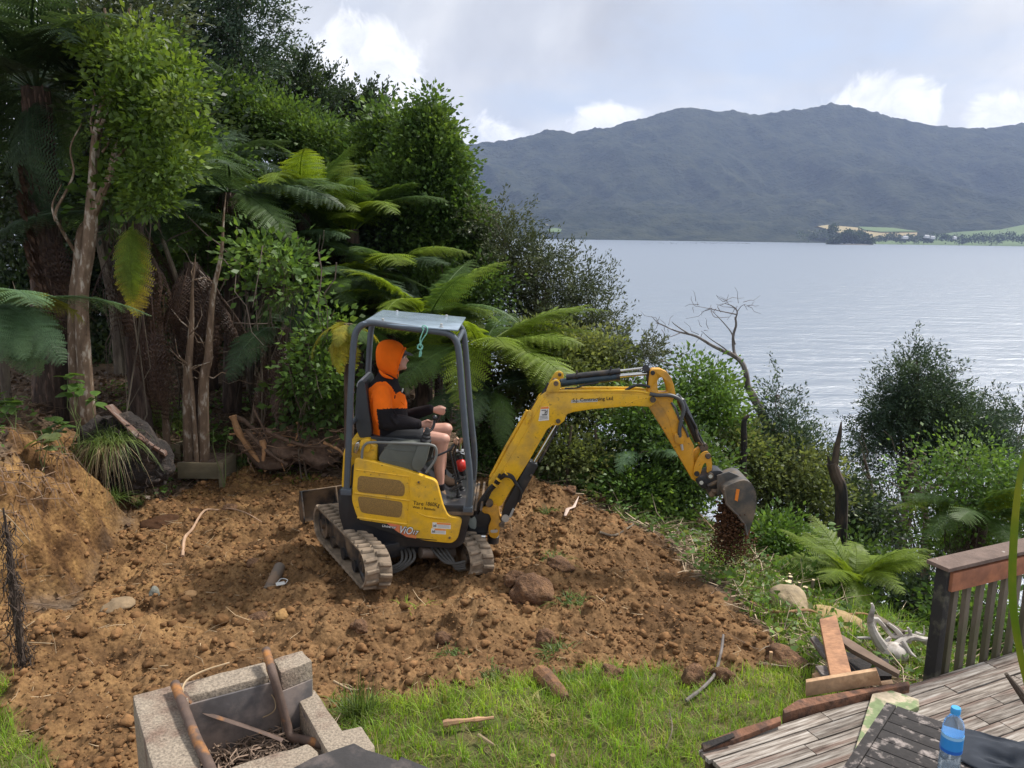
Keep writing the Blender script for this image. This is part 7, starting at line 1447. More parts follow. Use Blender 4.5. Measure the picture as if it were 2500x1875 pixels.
# ---- heap of roots and stumps behind the digger
rp_ = empty('root_heap', tuple(under(700, 1120, 10.2)), 'heap of torn out roots and brown fern trunks behind the digger', 'root heap')
RED = mat('torn_root_orange', (.42, .23, .11), .8, var=.35, vscale=10, bump=.5, bscale=30, bdist=.01); RBR = mat('torn_root_brown', (.14, .09, .062), .95, var=.4, vscale=12, bump=.8, bscale=30, bdist=.02)
for k, (c, r, s_) in enumerate((((700, 1090), (.42, .3, .22), 81), ((770, 1095), (.38, .3, .2), 82), ((640, 1080), (.25, .2, .16), 83))): lump_mesh('fibrous_mass', at(*c, 9.65), r, RBR, s_, rp_, .3)
RS = [([(568, 1015), (585, 1060), (620, 1110), (650, 1150)], .045, RED), ([(575, 1020), (600, 1030), (640, 1065), (700, 1100)], .035, RBR), ([(650, 1050), (700, 1075), (760, 1090), (830, 1085)], .03, RBR), ([(690, 1120), (700, 1090), (730, 1085), (780, 1090), (810, 1105)], .022, RED), ([(810, 1110), (800, 1095), (810, 1080), (830, 1070)], .02, RED), ([(640, 1075), (645, 1095), (642, 1125)], .04, RED),
      ([(725, 1030), (728, 1055), (722, 1075), (740, 1070)], .014, RED), ([(722, 1060), (735, 1040), (730, 1030)], .008, RED), ([(620, 1000), (640, 1040), (655, 1080)], .016, RBR), ([(660, 1095), (720, 1120), (790, 1135)], .024, RBR), ([(840, 1080), (800, 1120), (770, 1140)], .026, RBR), ([(600, 1050), (650, 1100), (700, 1135)], .028, RBR), ([(690, 1105), (688, 1130), (695, 1150)], .016, RED), ([(560, 1060), (640, 1058), (720, 1068)], .012, RED), ([(790, 1080), (830, 1100), (850, 1130)], .02, RED)]
for k, (pts, r, m_) in enumerate(RS):
    b = MB(); P = smoothpts([at(a, c, 9.4 + .12 * math.sin(k * 2.1)) for a, c in pts], 4); b.tube(P, [r * (1 - .6 * i / len(P)) * (1 + .2 * GR.uniform(-1, 1)) for i in range(len(P))], 7); b.build('root', m_, rp_)
mb = MB()
for k in range(160):
    p = at(GR.uniform(590, 840), GR.uniform(1045, 1125), 9.3 + GR.uniform(0, .3)); wood(mb, p, p + Vector((GR.normal(0, .2), GR.normal(0, .1), GR.normal(-.02, .08))), GR.uniform(.004, .011), .002, .12, 4, 4)
tw = mb.build('thin_roots', mat('thin_root', (.24, .15, .095), .9, rnd=.5, var=.4), rp_); tw['kind'] = 'stuff'
# ---- dark root strand hanging at the left foreground
hr = MB(); c0 = [at(8, 1240, 4.9), at(22, 1330, 4.9), at(30, 1420, 4.9), at(42, 1500, 4.9), at(52, 1590, 4.9), at(60, 1660, 4.9), at(78, 1725, 4.9)]
c0 = smoothpts(c0, 5); hr.tube(c0, list(np.interp(range(len(c0)), [0, 6, 12, 18, 24, len(c0) - 1], [.006, .016, .028, .024, .02, .004])), 7)
for k in range(420):
    i = int(GR.integers(2, len(c0) - 1)); p = c0[i] + Vector((GR.normal(0, .028), GR.normal(0, .028), 0)); hr.tube([p, p + Vector((GR.normal(0, .02), GR.normal(0, .02), -.04)), p + Vector((GR.normal(0, .035), GR.normal(0, .03), -GR.uniform(.05, .13)))], [.004, .0035, .001], 3)
tag(hr.build('hanging_root', mat('dark_wet_root', (.055, .038, .028), .9, rnd=.5, var=.4)), 'shaggy dark dead fern stalk hanging at the left edge of the foreground', 'dead frond')
stick('thin bent stalk at the left edge above the dark hanging one', [at(-20, 1230, 4.9), at(20, 1262, 4.9), at(75, 1322, 4.9)], .005, .002, STRAW)
# ---- concrete firebox
CONC = mat('exposed_aggregate_concrete', (.27, .222, .17), .95, col2=(.17, .115, .085), c2scale=3.2, c2lo=.5, c2hi=.66, var=.45, vscale=75, bump=.9, bscale=75, bdist=.007, detail=3)
SOOT = mat('sooty_plaster', (.11, .10, .10), .9, col2=(.21, .17, .15), c2scale=3, c2lo=.45, c2hi=.6, var=.2, vscale=12, bump=.3, bscale=30, bdist=.004)
fb = empty('concrete_firebox', tuple(W4(600, 700, .0)), 'broken exposed aggregate concrete firebox full of twigs in the foreground', 'fireplace')
def slab(nm, pts, zt, zb, m_=CONC, bev=.012, zp=None, sh=(0, 0)):
    b = MB(); b.prism([Vector((q.x + sh[0], q.y + sh[1], zt)) for q in [W4(a, c, zp or zt) for a, c in pts]], (0, 0, zb - zt)); o = b.build(nm, m_, fb, bevel=bev, bseg=2)
    if bev > .01:
        bm = bmesh.new(); bm.from_mesh(o.data); bmesh.ops.triangulate(bm, faces=[f for f in bm.faces if len(f.verts) > 4]); bmesh.ops.subdivide_edges(bm, edges=[e for e in bm.edges if e.calc_length() > .06], cuts=5, use_grid_fill=True)
        co = np.array([v.co[:] for v in bm.verts]); d = fbm(co[:, 0] + co[:, 2] * .5, co[:, 1] + co[:, 2] * .7, 14, 3, seed=5) * .014; bm.normal_update()
        for v, dd in zip(bm.verts, d): v.co += v.normal * dd
        bm.to_mesh(o.data); bm.free()
    return o
slab('left_wall', [(65, 545), (330, 478), (440, 560), (530, 1037), (620, 1500), (300, 1500), (200, 1037)], .56, -.05)
slab('back_wall', [(335, 476), (960, 318), (985, 412), (445, 556)], .555, .0)
slab('end_block', [(1013, 300), (1210, 243), (1280, 312), (1066, 394)], .60, .0)
slab('inner_lining', [(445, 552), (1064, 390), (1064, 400), (445, 562)], .525, .0, SOOT, .004, .555, (.004, -.02)); slab('block_lining', [(1066, 390), (1278, 308), (1278, 316), (1066, 398)], .50, .0, SOOT, .004, .60, (0, -.02))
slab('right_wall', [(1165, 540), (1292, 503), (1480, 782), (1612, 750), (1702, 886), (1640, 960), (1400, 960)], .40, .0)
slab('right_lining', [(1158, 555), (1163, 545), (1400, 930), (1385, 935)], .38, .0, SOOT, .004)
slab('front_wall', [(720, 1037), (880, 975), (1250, 872), (1320, 930), (1330, 1010), (1100, 1500), (620, 1500)], .36, .0)
b = MB(); b.prism([W4(a, c, .16) for a, c in ((400, 560), (1200, 400), (1500, 1000), (900, 1500), (500, 1500))], (0, 0, -.2)); b.build('ash_bed', mat('ash_and_char', (.045, .038, .034), .98, col2=(.13, .10, .08), c2scale=22, c2lo=.45, c2hi=.6, bump=1, bscale=50, bdist=.02), fb)
mb = MB()
for k in range(620):
    p = W4(GR.uniform(540, 1330), GR.uniform(740, 1010), .20) + Vector((0, 0, GR.uniform(-.03, .06))); a = GR.uniform(0, 6.28); L_ = GR.uniform(.05, .22); mb.tube([p, p + Vector((math.cos(a) * L_ * .5, math.sin(a) * L_ * .5, GR.normal(0, .015))), p + Vector((math.cos(a + .3) * L_, math.sin(a + .3) * L_, GR.normal(0, .02)))], [.0045, .004, .0015], 4)
tag(mb.build('twig_litter', mat('dry_twig', (.21, .15, .11), .95, rnd=.6)), 'dry twigs and leaves lying inside the concrete firebox', 'twigs', None, 'stuff')
RUST = mat('rusty_pipe', (.10, .065, .05), .75, col2=(.36, .15, .035), c2scale=5, c2lo=.54, c2hi=.66, var=.3, vscale=14, bump=.4, bscale=60, bdist=.003)
def pipe(label, pts, r, name='rusty_pipe'):
    b = MB(); P = smoothpts(pts, 5); b.tube(P, r, 16, cap=False); T0 = (P[1] - P[0]).normalized(); T1 = (P[-1] - P[-2]).normalized(); b.tube([P[0] + T0 * .001, P[0] + T0 * .06], r * .86, 16, cap=False); b.tube([P[-1] - T1 * .001, P[-1] - T1 * .08], r * .82, 16)
    o = b.build(name, RUST, loc=tuple(P[0])); return tag(o, label, 'pipe')
pipe('straight rusty pipe lying along the left wall of the firebox', [W4(352, 470, .60), W4(420, 650, .60), W4(500, 850, .59), W4(590, 1037, .58), W4(680, 1300, .57)], .0245)
pipe('bent rusty pipe leaning on the back wall of the firebox with open end', [W4(966, 240, .64), W4(1010, 390, .60), W4(1058, 560, .47), W4(1105, 730, .33), W4(1132, 815, .27), W4(1175, 838, .27), W4(1270, 858, .31), W4(1362, 886, .36)], .0235)
b = MB(); P = smoothpts([W4(410, 530, .58), W4(470, 600, .52), W4(560, 665, .45), W4(720, 720, .40), W4(900, 780, .33), W4(1080, 850, .28)], 5); b.tube(P, [.02, .022, .022, .018] + [.014] * (len(P) - 4), 6, flat=.3); tag(b.build('rusty_strap', RUST, loc=tuple(P[0])), 'flat rusty strap sloping down into the firebox', 'strap')
stick('dry palm strip curled over the back wall of the firebox', [W4(408, 560, .58), W4(405, 490, .60), W4(450, 430, .60), W4(560, 375, .60), W4(720, 325, .60)], .007, .004, STRAW); b = MB()
b.tube(smoothpts([W4(770, 620, .42), W4(850, 550, .46), W4(930, 510, .48), W4(1010, 550, .45), W4(1030, 630, .4), W4(980, 680, .35), W4(830, 730, .3)], 5), .0035, 5); b.tube(smoothpts([W4(860, 545, .46), W4(790, 660, .35), W4(740, 760, .25), W4(735, 880, .15)], 5), .003, 5); tag(b.build('wire_loop', STRAW), 'loop of dry vine dangling inside the firebox', 'vine')
BB = mat('black_weathered_board', (.035, .032, .032), .85, col2=(.085, .07, .065), c2scale=6, c2lo=.5, c2hi=.62, var=.3, bump=.7, bscale=22, bdist=.008, stretch=(1, 1, 1))
b = MB(); b.prism([W4(a, c, .48) for a, c in ((1140, 1040), (1290, 960), (1560, 868), (1640, 912), (1720, 935), (1860, 985), (1880, 958), (2080, 1040), (2000, 1500), (1000, 1500))], (0, 0, -.035)); tag(b.build('black_board', BB, bevel=.004, loc=tuple(W4(1500, 1040, .48))), 'black weathered board across the front corner of the firebox', 'board')
# ---- deck
DZ = .35
e0, e1 = gz(1700, 1832, DZ), gz(2440, 1602, DZ); dd_ = (e1 - e0).normalized(); dn = Vector((dd_.y, -dd_.x, 0))      # dn points towards the camera
def plank_mat(nm, a, b2, c2): return mat(nm, a, .85, col2=b2, c2scale=3.4, c2lo=.50, c2hi=.64, var=.35, vscale=22, bump=.7, bscale=38, bdist=.006, objrnd=.16, stretch=(1.0, 1.0, 1.0))
def plankmat():
    m = bpy.data.materials.new('weathered_deck_board'); m.use_nodes = True; nt = m.node_tree; N = nt.nodes.new; L = nt.links.new; b = nt.nodes['Principled BSDF']; b.inputs['Roughness'].default_value = .88
    tc = N('ShaderNodeTexCoord'); oi = N('ShaderNodeObjectInfo'); mp = N('ShaderNodeMapping'); L(tc.outputs['Object'], mp.inputs[0]); mp.inputs['Scale'].default_value = (.28, 5.0, 1)
    ad = N('ShaderNodeVectorMath'); ad.operation = 'ADD'; L(mp.outputs[0], ad.inputs[0]); L(oi.outputs['Random'], ad.inputs[1])
    def noise(s, d=8, r=.65):
        n = N('ShaderNodeTexNoise'); L(ad.outputs[0], n.inputs[0]); n.inputs['Scale'].default_value = s; n.inputs['Detail'].default_value = d; n.inputs['Roughness'].default_value = r; return n.outputs[0]
    def ramp(v, st):
        r = N('ShaderNodeValToRGB'); L(v, r.inputs[0]); e = r.color_ramp.elements
        while len(e) < len(st): e.new(.5)
        for k, (p, c) in enumerate(st): e[k].position = p; e[k].color = (*c, 1)
        return r.outputs[0]
    g_ = ramp(noise(14), [(.30, (.035, .028, .024)), (.43, (.17, .14, .115)), (.55, (.33, .29, .25)), (.70, (.52, .49, .45))])
    rd = ramp(noise(3, 4), [(.50, (1, 1, 1)), (.66, (.62, .42, .36))])
    x = N('ShaderNodeMix'); x.data_type = 'RGBA'; x.blend_type = 'MULTIPLY'; x.inputs[0].default_value = .9; L(g_, x.inputs[6]); L(rd, x.inputs[7])
    mr = N('ShaderNodeMapRange'); L(oi.outputs['Random'], mr.inputs[0]); mr.inputs[3].default_value = .72; mr.inputs[4].default_value = 1.12; v = N('ShaderNodeVectorMath'); v.operation = 'SCALE'; L(x.outputs[2], v.inputs[0]); L(mr.outputs[0], v.inputs['Scale']); L(v.outputs[0], b.inputs['Base Color'])
    bp = N('ShaderNodeBump'); bp.inputs['Strength'].default_value = .9; bp.inputs['Distance'].default_value = .006; L(noise(18), bp.inputs['Height']); L(bp.outputs[0], b.inputs['Normal']); return m
PLK = plankmat()
deck = empty('deck', tuple(e0), 'weathered grey timber deck in the lower right corner', 'deck')
R3 = Matrix((dd_, -dn, Vector((0, 0, 1)))).transposed()
for k in range(22):
    w = .092; x0 = GR.uniform(-.03, .03) + (-.10 if k > 2 else 0); cuts = [x0, GR.uniform(.5, 1.2), GR.uniform(1.6, 2.6), 4.2]
    for j in range(3):
        a, c = cuts[j] + .003, cuts[j + 1] - .003
        b = MB(); b.box((0, 0, 0), (c - a, w - .007, .026), Matrix.Identity(3)); o = b.build('plank', PLK, None, bevel=.003); o.parent = deck
        o.matrix_local = Matrix.Translation(dd_ * (a + c) / 2 + dn * (w * (k + .5)) + Vector((0, 0, -.013 + GR.uniform(-.002, .002)))) @ (R3 @ Matrix.Rotation(GR.normal(0, .002), 3, 'Z')).to_4x4()
for s_ in (.12, 1.3, 2.4):
    b = MB(); c = e0 + dd_ * s_ + dn * 1.05 + Vector((0, 0, -.085)); b.box(c, (.05, 1.9, .11), R3); b.build('joist', BARKD, deck)
b = MB(); c = e0 + dd_ * 2.1 + dn * .03 + Vector((0, 0, -.10)); b.box(c, (4.1, .035, .14), R3); b.build('edge_joist', BARKD, deck)
# rail at the deck edge
pb_ = gz(2283, 1648, DZ); s0 = (pb_ - e0).dot(dd_); pb_ = e0 + dd_ * s0 + dn * -.03; zt = at(2308, 1385, pb_.y).z
rail = empty('deck_railing', tuple(pb_), 'low deck railing with orange brown rail, black end post and grey balusters', 'railing')
CLK = BLKW = mat('black_stained_post', (.02, .019, .018), .9, col2=(.09, .085, .06), c2scale=7, c2lo=.52, c2hi=.65, bump=.7, bscale=30, bdist=.006)
b = MB(); b.box(pb_ + Vector((0, 0, (zt - DZ) / 2 - .1)), (.055, .075, zt - DZ + .2), R3); b.build('end_post', CLK, rail, bevel=.004)
ORW = mat('orange_brown_rail', (.40, .155, .075), .75, var=.25, vscale=10, col2=(.27, .11, .06), c2scale=4, bump=.3, bscale=40, bdist=.003)
ds = dd_ * 1; rz = zt - .075
b = MB(); b.box(pb_ + ds * .83 + dn * .045 + Vector((0, 0, rz - DZ)), (1.66, .03, .118), R3); b.build('rail_board', ORW, rail, bevel=.003)
b = MB(); b.box(pb_ + ds * .80 + dn * -.012 + Vector((0, 0, zt + .012 - DZ)), (1.70, .15, .024), R3); b.build('cap_board', mat('flaking_grey_cap', (.15, .105, .085), .9, col2=(.62, .60, .56), c2scale=16, c2lo=.68, c2hi=.71, var=.35, bump=.6), rail, bevel=.004)
BAL = mat('grey_baluster', (.16, .135, .10), .9, col2=(.09, .085, .05), c2scale=6, c2lo=.45, c2hi=.6, var=.3, bump=.6, bscale=40, bdist=.005, objrnd=.15, stretch=(1, 1, .3)); bme = None
for k in range(13):
    p = pb_ + ds * (.105 + .118 * k) + dn * .005 + Vector((0, 0, (zt - DZ) / 2 - .07)); b = MB(); b.box((0, 0, 0), (.042, .032, zt - DZ - .02), Matrix.Identity(3))
    if bme is None: o = b.build('baluster', BAL, None, bevel=.003); bme = o.data
    else: o = bpy.data.objects.new('baluster', bme); col.objects.link(o)
    o.parent = rail; o.matrix_local = Matrix.Translation(p - pb_) @ (R3 @ Matrix.Rotation(GR.normal(0, .012), 3, 'Y')).to_4x4()
# ---- boards by the deck
def board(label, pts, thick, m_, name='board', bev=.004, cat='board', up=None):
    b = MB(); b.prism(pts, up or (0, 0, -thick)); return tag(b.build(name, m_, bevel=bev, loc=tuple(pts[0])), label, cat)
BRN_B = mat('brown_plank', (.37, .19, .10), .85, col2=(.26, .13, .07), c2scale=5, c2lo=.45, c2hi=.6, var=.25, vscale=26, bump=.5, bscale=40, bdist=.004)
PAL_B = mat('pale_plank', (.46, .29, .165), .85, col2=(.30, .17, .09), c2scale=4, c2lo=.5, c2hi=.62, var=.25, vscale=22, bump=.5, bscale=40, bdist=.004)
ROT = mat('rotten_board', (.20, .095, .055), .95, col2=(.09, .05, .035), c2scale=9, c2lo=.45, c2hi=.6, var=.35, bump=1, bscale=35, bdist=.012)
q5 = lambda zx, zy, z: gz(1600 + .40687 * zx, 1300 + .40687 * zy, z)
board('long flat brown plank leaning over the scrap pile', [q5(985, 520, .26), q5(1085, 495, .26), q5(1182, 858, .44), q5(1055, 880, .44)], .03, BRN_B)
b_y = q5(905, 985, .34).y
board('pale brown plank standing on edge beside the deck', [at(1967, 1701, b_y), at(1968, 1666, b_y + .0), at(2141, 1637, b_y + .02), at(2151, 1665, b_y + .02), at(2150, 1672, b_y + .02)], .03, PAL_B, up=(.01, .035, 0))
board('rotten reddish board lying along the deck edge', [q5(765, 1060, .40), q5(860, 1000, .40), q5(1310, 925, .40), q5(1520, 890, .40), q5(1528, 915, .40), q5(1320, 950, .40), q5(890, 1050, .40), q5(775, 1085, .40)], .06, ROT)
board('dark rotten underside beam below the reddish board', [q5(765, 1085, .33), q5(1290, 990, .33), q5(1290, 1010, .33), q5(765, 1130, .33)], .08, CHAR)
board('split brown edging board at the near end of the deck', [q5(275, 1265, .36), q5(470, 1190, .40), q5(750, 1100, .40), q5(756, 1130, .40), q5(480, 1240, .38), q5(290, 1310, .36)], .03, ROT)
board('short black painted offcut at the tip of the edging board', [q5(278, 1262, .375), q5(465, 1200, .41), q5(478, 1222, .41), q5(290, 1304, .375)], .012, CHAR)
board('thin dark board under the plank, sloping to the right', [q5(1115, 610, .30), q5(1200, 660, .28), q5(1470, 830, .30), q5(1460, 850, .30), q5(1180, 700, .28), q5(1110, 650, .30)], .03, mat('grey_brown_board', (.16, .11, .08), .9, var=.3))
board('short grey board poking out left of the long plank', [q5(930, 630, .20), q5(960, 615, .20), q5(1045, 720, .22), q5(1020, 745, .22)], .03, DEADW); board('broad dark board lying deep under the scrap pile', [q5(1060, 700, .16), q5(1400, 760, .16), q5(1420, 860, .16), q5(1180, 860, .18)], .04, CHAR)
board('splintered pale wood end left of the long plank', [q5(940, 845, .30), q5(985, 830, .32), q5(1050, 875, .34), q5(975, 888, .32)], .03, PAL_B); board('grey splinter on top of the pale wood end', [q5(960, 800, .34), q5(1025, 797, .34), q5(1060, 870, .36), q5(1000, 850, .36)], .02, DEADW); board('upright thin stake in the soil left of the boards', [onb(1880, 1640, .0), onb(1876, 1640, .15), onb(1884, 1640, .15)], .02, PAL_B, up=(0, .02, 0))
board('grey plank lying beyond the driftwood roots', [q5(1290, 490, .10), q5(1330, 490, .10), q5(1500, 590, .12), q5(1470, 600, .12)], .03, BARK); board('brown offcut beside the pale plank end', [q5(1350, 890, .38), q5(1420, 880, .38), q5(1430, 905, .38), q5(1360, 915, .38)], .02, PAL_B)
GP = mat('flaking_green_paint', (.17, .22, .10), .8, col2=(.42, .35, .25), c2scale=5.5, c2lo=.50, c2hi=.56, var=.25, vscale=20, bump=.6, bscale=30, bdist=.004, stretch=(1, 1, 1))
board('green painted board with flaking paint lying on the deck', [q5(1310, 940, .385), q5(1330, 918, .385), q5(1580, 1000, .385), q5(1585, 1040, .385), q5(1450, 1100, .385), q5(1240, 1413, .385), q5(1190, 1413, .385), q5(1120, 1800, .385), q5(1040, 1800, .385)], .03, GP)
# ---- bleached driftwood roots
dr = MB(); D_ = lambda l, r0, r1: dr.tube(smoothpts([at(1600 + .40687 * a, 1300 + .40687 * c, 5.35 + y_) for a, c, y_ in l], 4), list(np.interp(range(4 * (len(l) - 1) + 1), [0, 4 * (len(l) - 1)], [r0, r1])), 8)
D_([(1405, 770, 0), (1370, 700, 0), (1330, 640, 0), (1300, 580, 0), (1290, 520, 0), (1305, 460, 0), (1298, 425, 0)], .05, .008); D_([(1330, 640, 0), (1310, 560, .1), (1330, 520, .1), (1420, 620, .1), (1470, 620, .1)], .022, .012)
D_([(1420, 760, 0), (1440, 690, .05), (1520, 630, .1), (1600, 640, .15), (1660, 640, .2)], .045, .012); D_([(1395, 545, .1), (1450, 590, .1), (1480, 640, .1), (1470, 700, .05)], .010, .03); D_([(1480, 650, 0), (1530, 720, -.05), (1565, 748, -.1)], .02, .005); D_([(1515, 570, .1), (1530, 610, .1), (1520, 660, .1)], .008, .02)
D_([(1210, 632, .05), (1290, 635, .05), (1360, 660, 0), (1420, 700, 0)], .008, .02); D_([(1600, 640, .2), (1640, 670, .2), (1700, 650, .25), (1750, 620, .3), (1740, 570, .3), (1760, 545, .3), (1785, 545, .3)], .02, .006); D_([(1450, 705, 0), (1485, 740, -.05), (1490, 765, -.05)], .014, .004); D_([(1400, 700, 0), (1390, 650, .1), (1460, 600, .15), (1540, 590, .15)], .02, .006); D_([(1560, 600, .2), (1610, 612, .2), (1612, 560, .2)], .012, .004)
dr.ball(at(2180, 1595, 5.35), (.11, .09, .08), 12, 8)
tag(dr.build('driftwood_root', mat('bleached_driftwood', (.50, .46, .42), .8, col2=(.24, .20, .17), c2scale=7, c2lo=.5, c2hi=.64, var=.25, bump=.6, bscale=30, bdist=.006), loc=tuple(onb(2180, 1620))), 'bleached white driftwood root with many twisting arms beside the railing', 'driftwood')
ss = MB(); sb = onb(1935, 1462)
for k in range(16):
    p = sb + Vector((GR.uniform(-.17, .17), GR.uniform(-.1, .1), -.05)); t = p + Vector((GR.normal(0, .02), GR.normal(0, .02), GR.uniform(.12, .26))); ss.tube([p, t], GR.uniform(.012, .026), 8)
cs_ = ss.build('cut_stems', BARK, loc=tuple(sb)); tag(cs_, 'cluster of cut shrub stems with pale sawn tops above the boulder', 'stump')
tops = MB(); V = np.array(ss.v)
for k in range(16):
    ring = [Vector(ss.v[k * 16 + 8 + j]) for j in range(8)]; c = sum(ring, Vector()) / 8; tops.lathe(c, (0, 0, 1), [(0, (ring[0] - c).length * .96), (.003, (ring[0] - c).length * .9)], 8)
tp_ = tops.build('sawn_faces', mat('sawn_wood', (.62, .50, .30), .7), cs_); tp_['kind'] = 'stuff'
# ---- box with bottle and cloth
BZ = .62
bx = empty('wooden_crate_top', tuple(q5(1600, 1300, BZ)), 'black weathered slatted box top standing on the deck', 'box')
BXM = mat('black_weathered_slat', (.028, .024, .023), .85, col2=(.27, .23, .21), c2scale=11, c2lo=.53, c2hi=.62, var=.3, vscale=30, bump=.8, bscale=30, bdist=.006, objrnd=.2)
o0, o1 = q5(1452, 1040, BZ), q5(2270, 1330, BZ); dx = (o1 - o0).normalized(); dy = Vector((dx.y, -dx.x, 0)); oc = q5(1212, 1413, BZ); dy2 = (oc - o0).normalized(); RB = Matrix((dx, -dy, Vector((0, 0, 1)))).transposed()
for k in range(9):
    a0_ = o0 + dy2 * (.087 * k + (0.0 if k == 0 else 0)); a1_ = a0_ + dx * 1.5; b = MB(); b.prism([a0_, a1_, a1_ + dy2 * .082, a0_ + dy2 * .082], (0, 0, -.022)); b.build('slat', BXM, bx, bevel=.003)
b = MB(); b.prism([o0 - dx * .052, o0 - dx * .004, o0 - dx * .004 + dy2 * .8, o0 - dx * .052 + dy2 * .8], (0, 0, -.03)); b.build('edge_batten', BXM, bx, bevel=.004)
b = MB(); b.prism([o0 + Vector((0, 0, -.035)) - dx * .03, o1 + Vector((0, 0, -.035)), o1 + dy2 * .05 + Vector((0, 0, -.035)), o0 + dy2 * .05 + Vector((0, 0, -.035)) - dx * .03], (0, 0, DZ - BZ + .04)); b.build('side_wall', BXM, bx, bevel=.003)
b = MB(); b.prism([o0 + Vector((0, 0, -.035)) - dx * .03, o0 + Vector((0, 0, -.035)), o0 + dy2 * .8 + Vector((0, 0, -.035)), o0 + dy2 * .8 + Vector((0, 0, -.035)) - dx * .03], (0, 0, DZ - BZ + .04)); b.build('side_wall', BXM, bx, bevel=.003)
# bottle
bb = q5(1755, 1440, BZ); bh = at(2333, 1727, bb.y).z - BZ
bot = empty('water_bottle', tuple(bb), 'clear plastic water bottle with blue cap and blue label', 'bottle')
s_ = bh; prof = [(0.004, .30 * .4), (0, .125), (.03, .138), (.10, .132), (.14, .140), (.24, .137), (.26, .132), (.30, .140), (.60, .140), (.64, .138), (.72, .136), (.80, .115), (.86, .075), (.895, .048), (.93, .046)]
PET = bpy.data.materials.new('clear_plastic'); PET.use_nodes = True; pbn = PET.node_tree.nodes['Principled BSDF']; pbn.inputs['Base Color'].default_value = (.80, .90, .97, 1); pbn.inputs['Roughness'].default_value = .12; pbn.inputs['Transmission Weight'].default_value = .88; pbn.inputs['IOR'].default_value = 1.2
WTR = bpy.data.materials.new('bottled_water'); WTR.use_nodes = True; pbn = WTR.node_tree.nodes['Principled BSDF']; pbn.inputs['Base Color'].default_value = (.75, .88, 1.0, 1); pbn.inputs['Roughness'].default_value = .05; pbn.inputs['Transmission Weight'].default_value = .9; pbn.inputs['IOR'].default_value = 1.33
b = MB(); b.lathe(bb, (0, 0, 1), [(h * s_, r * s_) for h, r in prof], 28); b.build('bottle_body', PET, bot, ang=60)
b = MB(); b.lathe(bb + Vector((0, 0, .004)), (0, 0, 1), [(0, .11 * s_), (.03 * s_, .130 * s_), (.10 * s_, .126 * s_), (.24 * s_, .131 * s_), (.36 * s_, .131 * s_), (.362 * s_, .01)], 24); b.build('water', WTR, bot, ang=60)
b = MB(); b.lathe(bb, (0, 0, 1), [(.36 * s_, .1405 * s_), (.36 * s_, .1425 * s_), (.62 * s_, .1425 * s_), (.62 * s_, .1405 * s_)], 28); lb_ = b.build('label', mat('blue_label', (.03, .27, .68), .3, spec=.6), bot)
b = MB(); b.lathe(bb, (0, 0, 1), [(.362 * s_, .1426 * s_), (.362 * s_, .1432 * s_), (.41 * s_, .1432 * s_), (.41 * s_, .1426 * s_)], 28); b.build('label_band', mat('dark_blue_label', (.02, .13, .52), .3), lb_)
b = MB(); b.lathe(bb, (0, 0, 1), [(.57 * s_, .1426 * s_), (.57 * s_, .1432 * s_), (.618 * s_, .1432 * s_), (.618 * s_, .1426 * s_)], 28); b.build('label_band', mat('pale_blue_label', (.30, .58, .85), .3), lb_)
b = MB(); b.lathe(bb, (0, 0, 1), [(.915 * s_, .054 * s_), (.915 * s_, .064 * s_), (.985 * s_, .064 * s_), (1.0 * s_, .058 * s_), (1.0 * s_, .01)], 24); b.build('cap', mat('blue_cap', (.05, .33, .70), .35), bot)
# dark cloth heaped on the box
cl = q5(2060, 1330, BZ); nx_, ny_ = 70, 50; U_, V_ = np.meshgrid(np.linspace(0, 1, nx_), np.linspace(0, 1, ny_)); 
X_ = cl.x - .18 + .75 * U_ + .04 * np.sin(V_ * 9); Y_ = cl.y + .16 - .42 * V_ - .22 * (U_ - .1) + .03 * np.sin(U_ * 14)
edge_ = np.minimum(np.minimum(U_ * 3.5, (1 - U_) * 6), np.minimum(V_ * 3, (1 - V_) * 3)); edge_ = np.clip(edge_, 0, 1)
Zc = BZ + .012 + .075 * edge_ ** .6 * (.1 + 1.9 * np.abs(ridged(U_ * 3.6 + 1.5 * V_, V_ * 2.6 - U_, 1.0, 3, 9) - .35)) * np.clip(.3 + U_ * 1.5, 0, 1)
ix = np.arange(nx_ * ny_).reshape(ny_, nx_); F = np.stack([ix[:-1, :-1], ix[1:, :-1], ix[1:, 1:], ix[:-1, 1:]], -1).reshape(-1, 4)
o = link('dark_cloth', npmesh('dark_cloth', np.stack([X_, Y_, Zc], -1).reshape(-1, 3), F, mat('charcoal_fleece', (.028, .034, .046), .95, var=.15, bump=.4, bscale=120, bdist=.002), smooth=True)); md = o.modifiers.new('t', 'SOLIDIFY'); md.thickness = .006; md.offset = -1
tag(o, 'crumpled charcoal fleece garment lying beside the water bottle', 'garment')
# ---- close to the camera at the right
b = MB(); P = smoothpts([at(2530, 1020, .85), at(2493, 1150, .85), at(2476, 1300, .85), at(2472, 1450, .85), at(2486, 1570, .85), at(2515, 1700, .85), at(2560, 1860, .85)], 6); k = len(P); b.tube(P, list(np.interp(range(k), [0, k * .3, k * .6, k - 1], [.003, .007, .0085, .007])), 8, flat=.22)
tag(b.build('flax_leaf', mat('flax_leaf', (.15, .24, .02), .5, trans=.4, col2=(.25, .28, .03), c2scale=9)), 'out of focus green strap leaf hanging close at the right edge', 'leaf')
stick('brown blurred stick end poking in at the right edge above the deck', [at(2540, 1760, 1.6), at(2490, 1690, 1.6), at(2456, 1645, 1.6)], .012, .004, BARK)

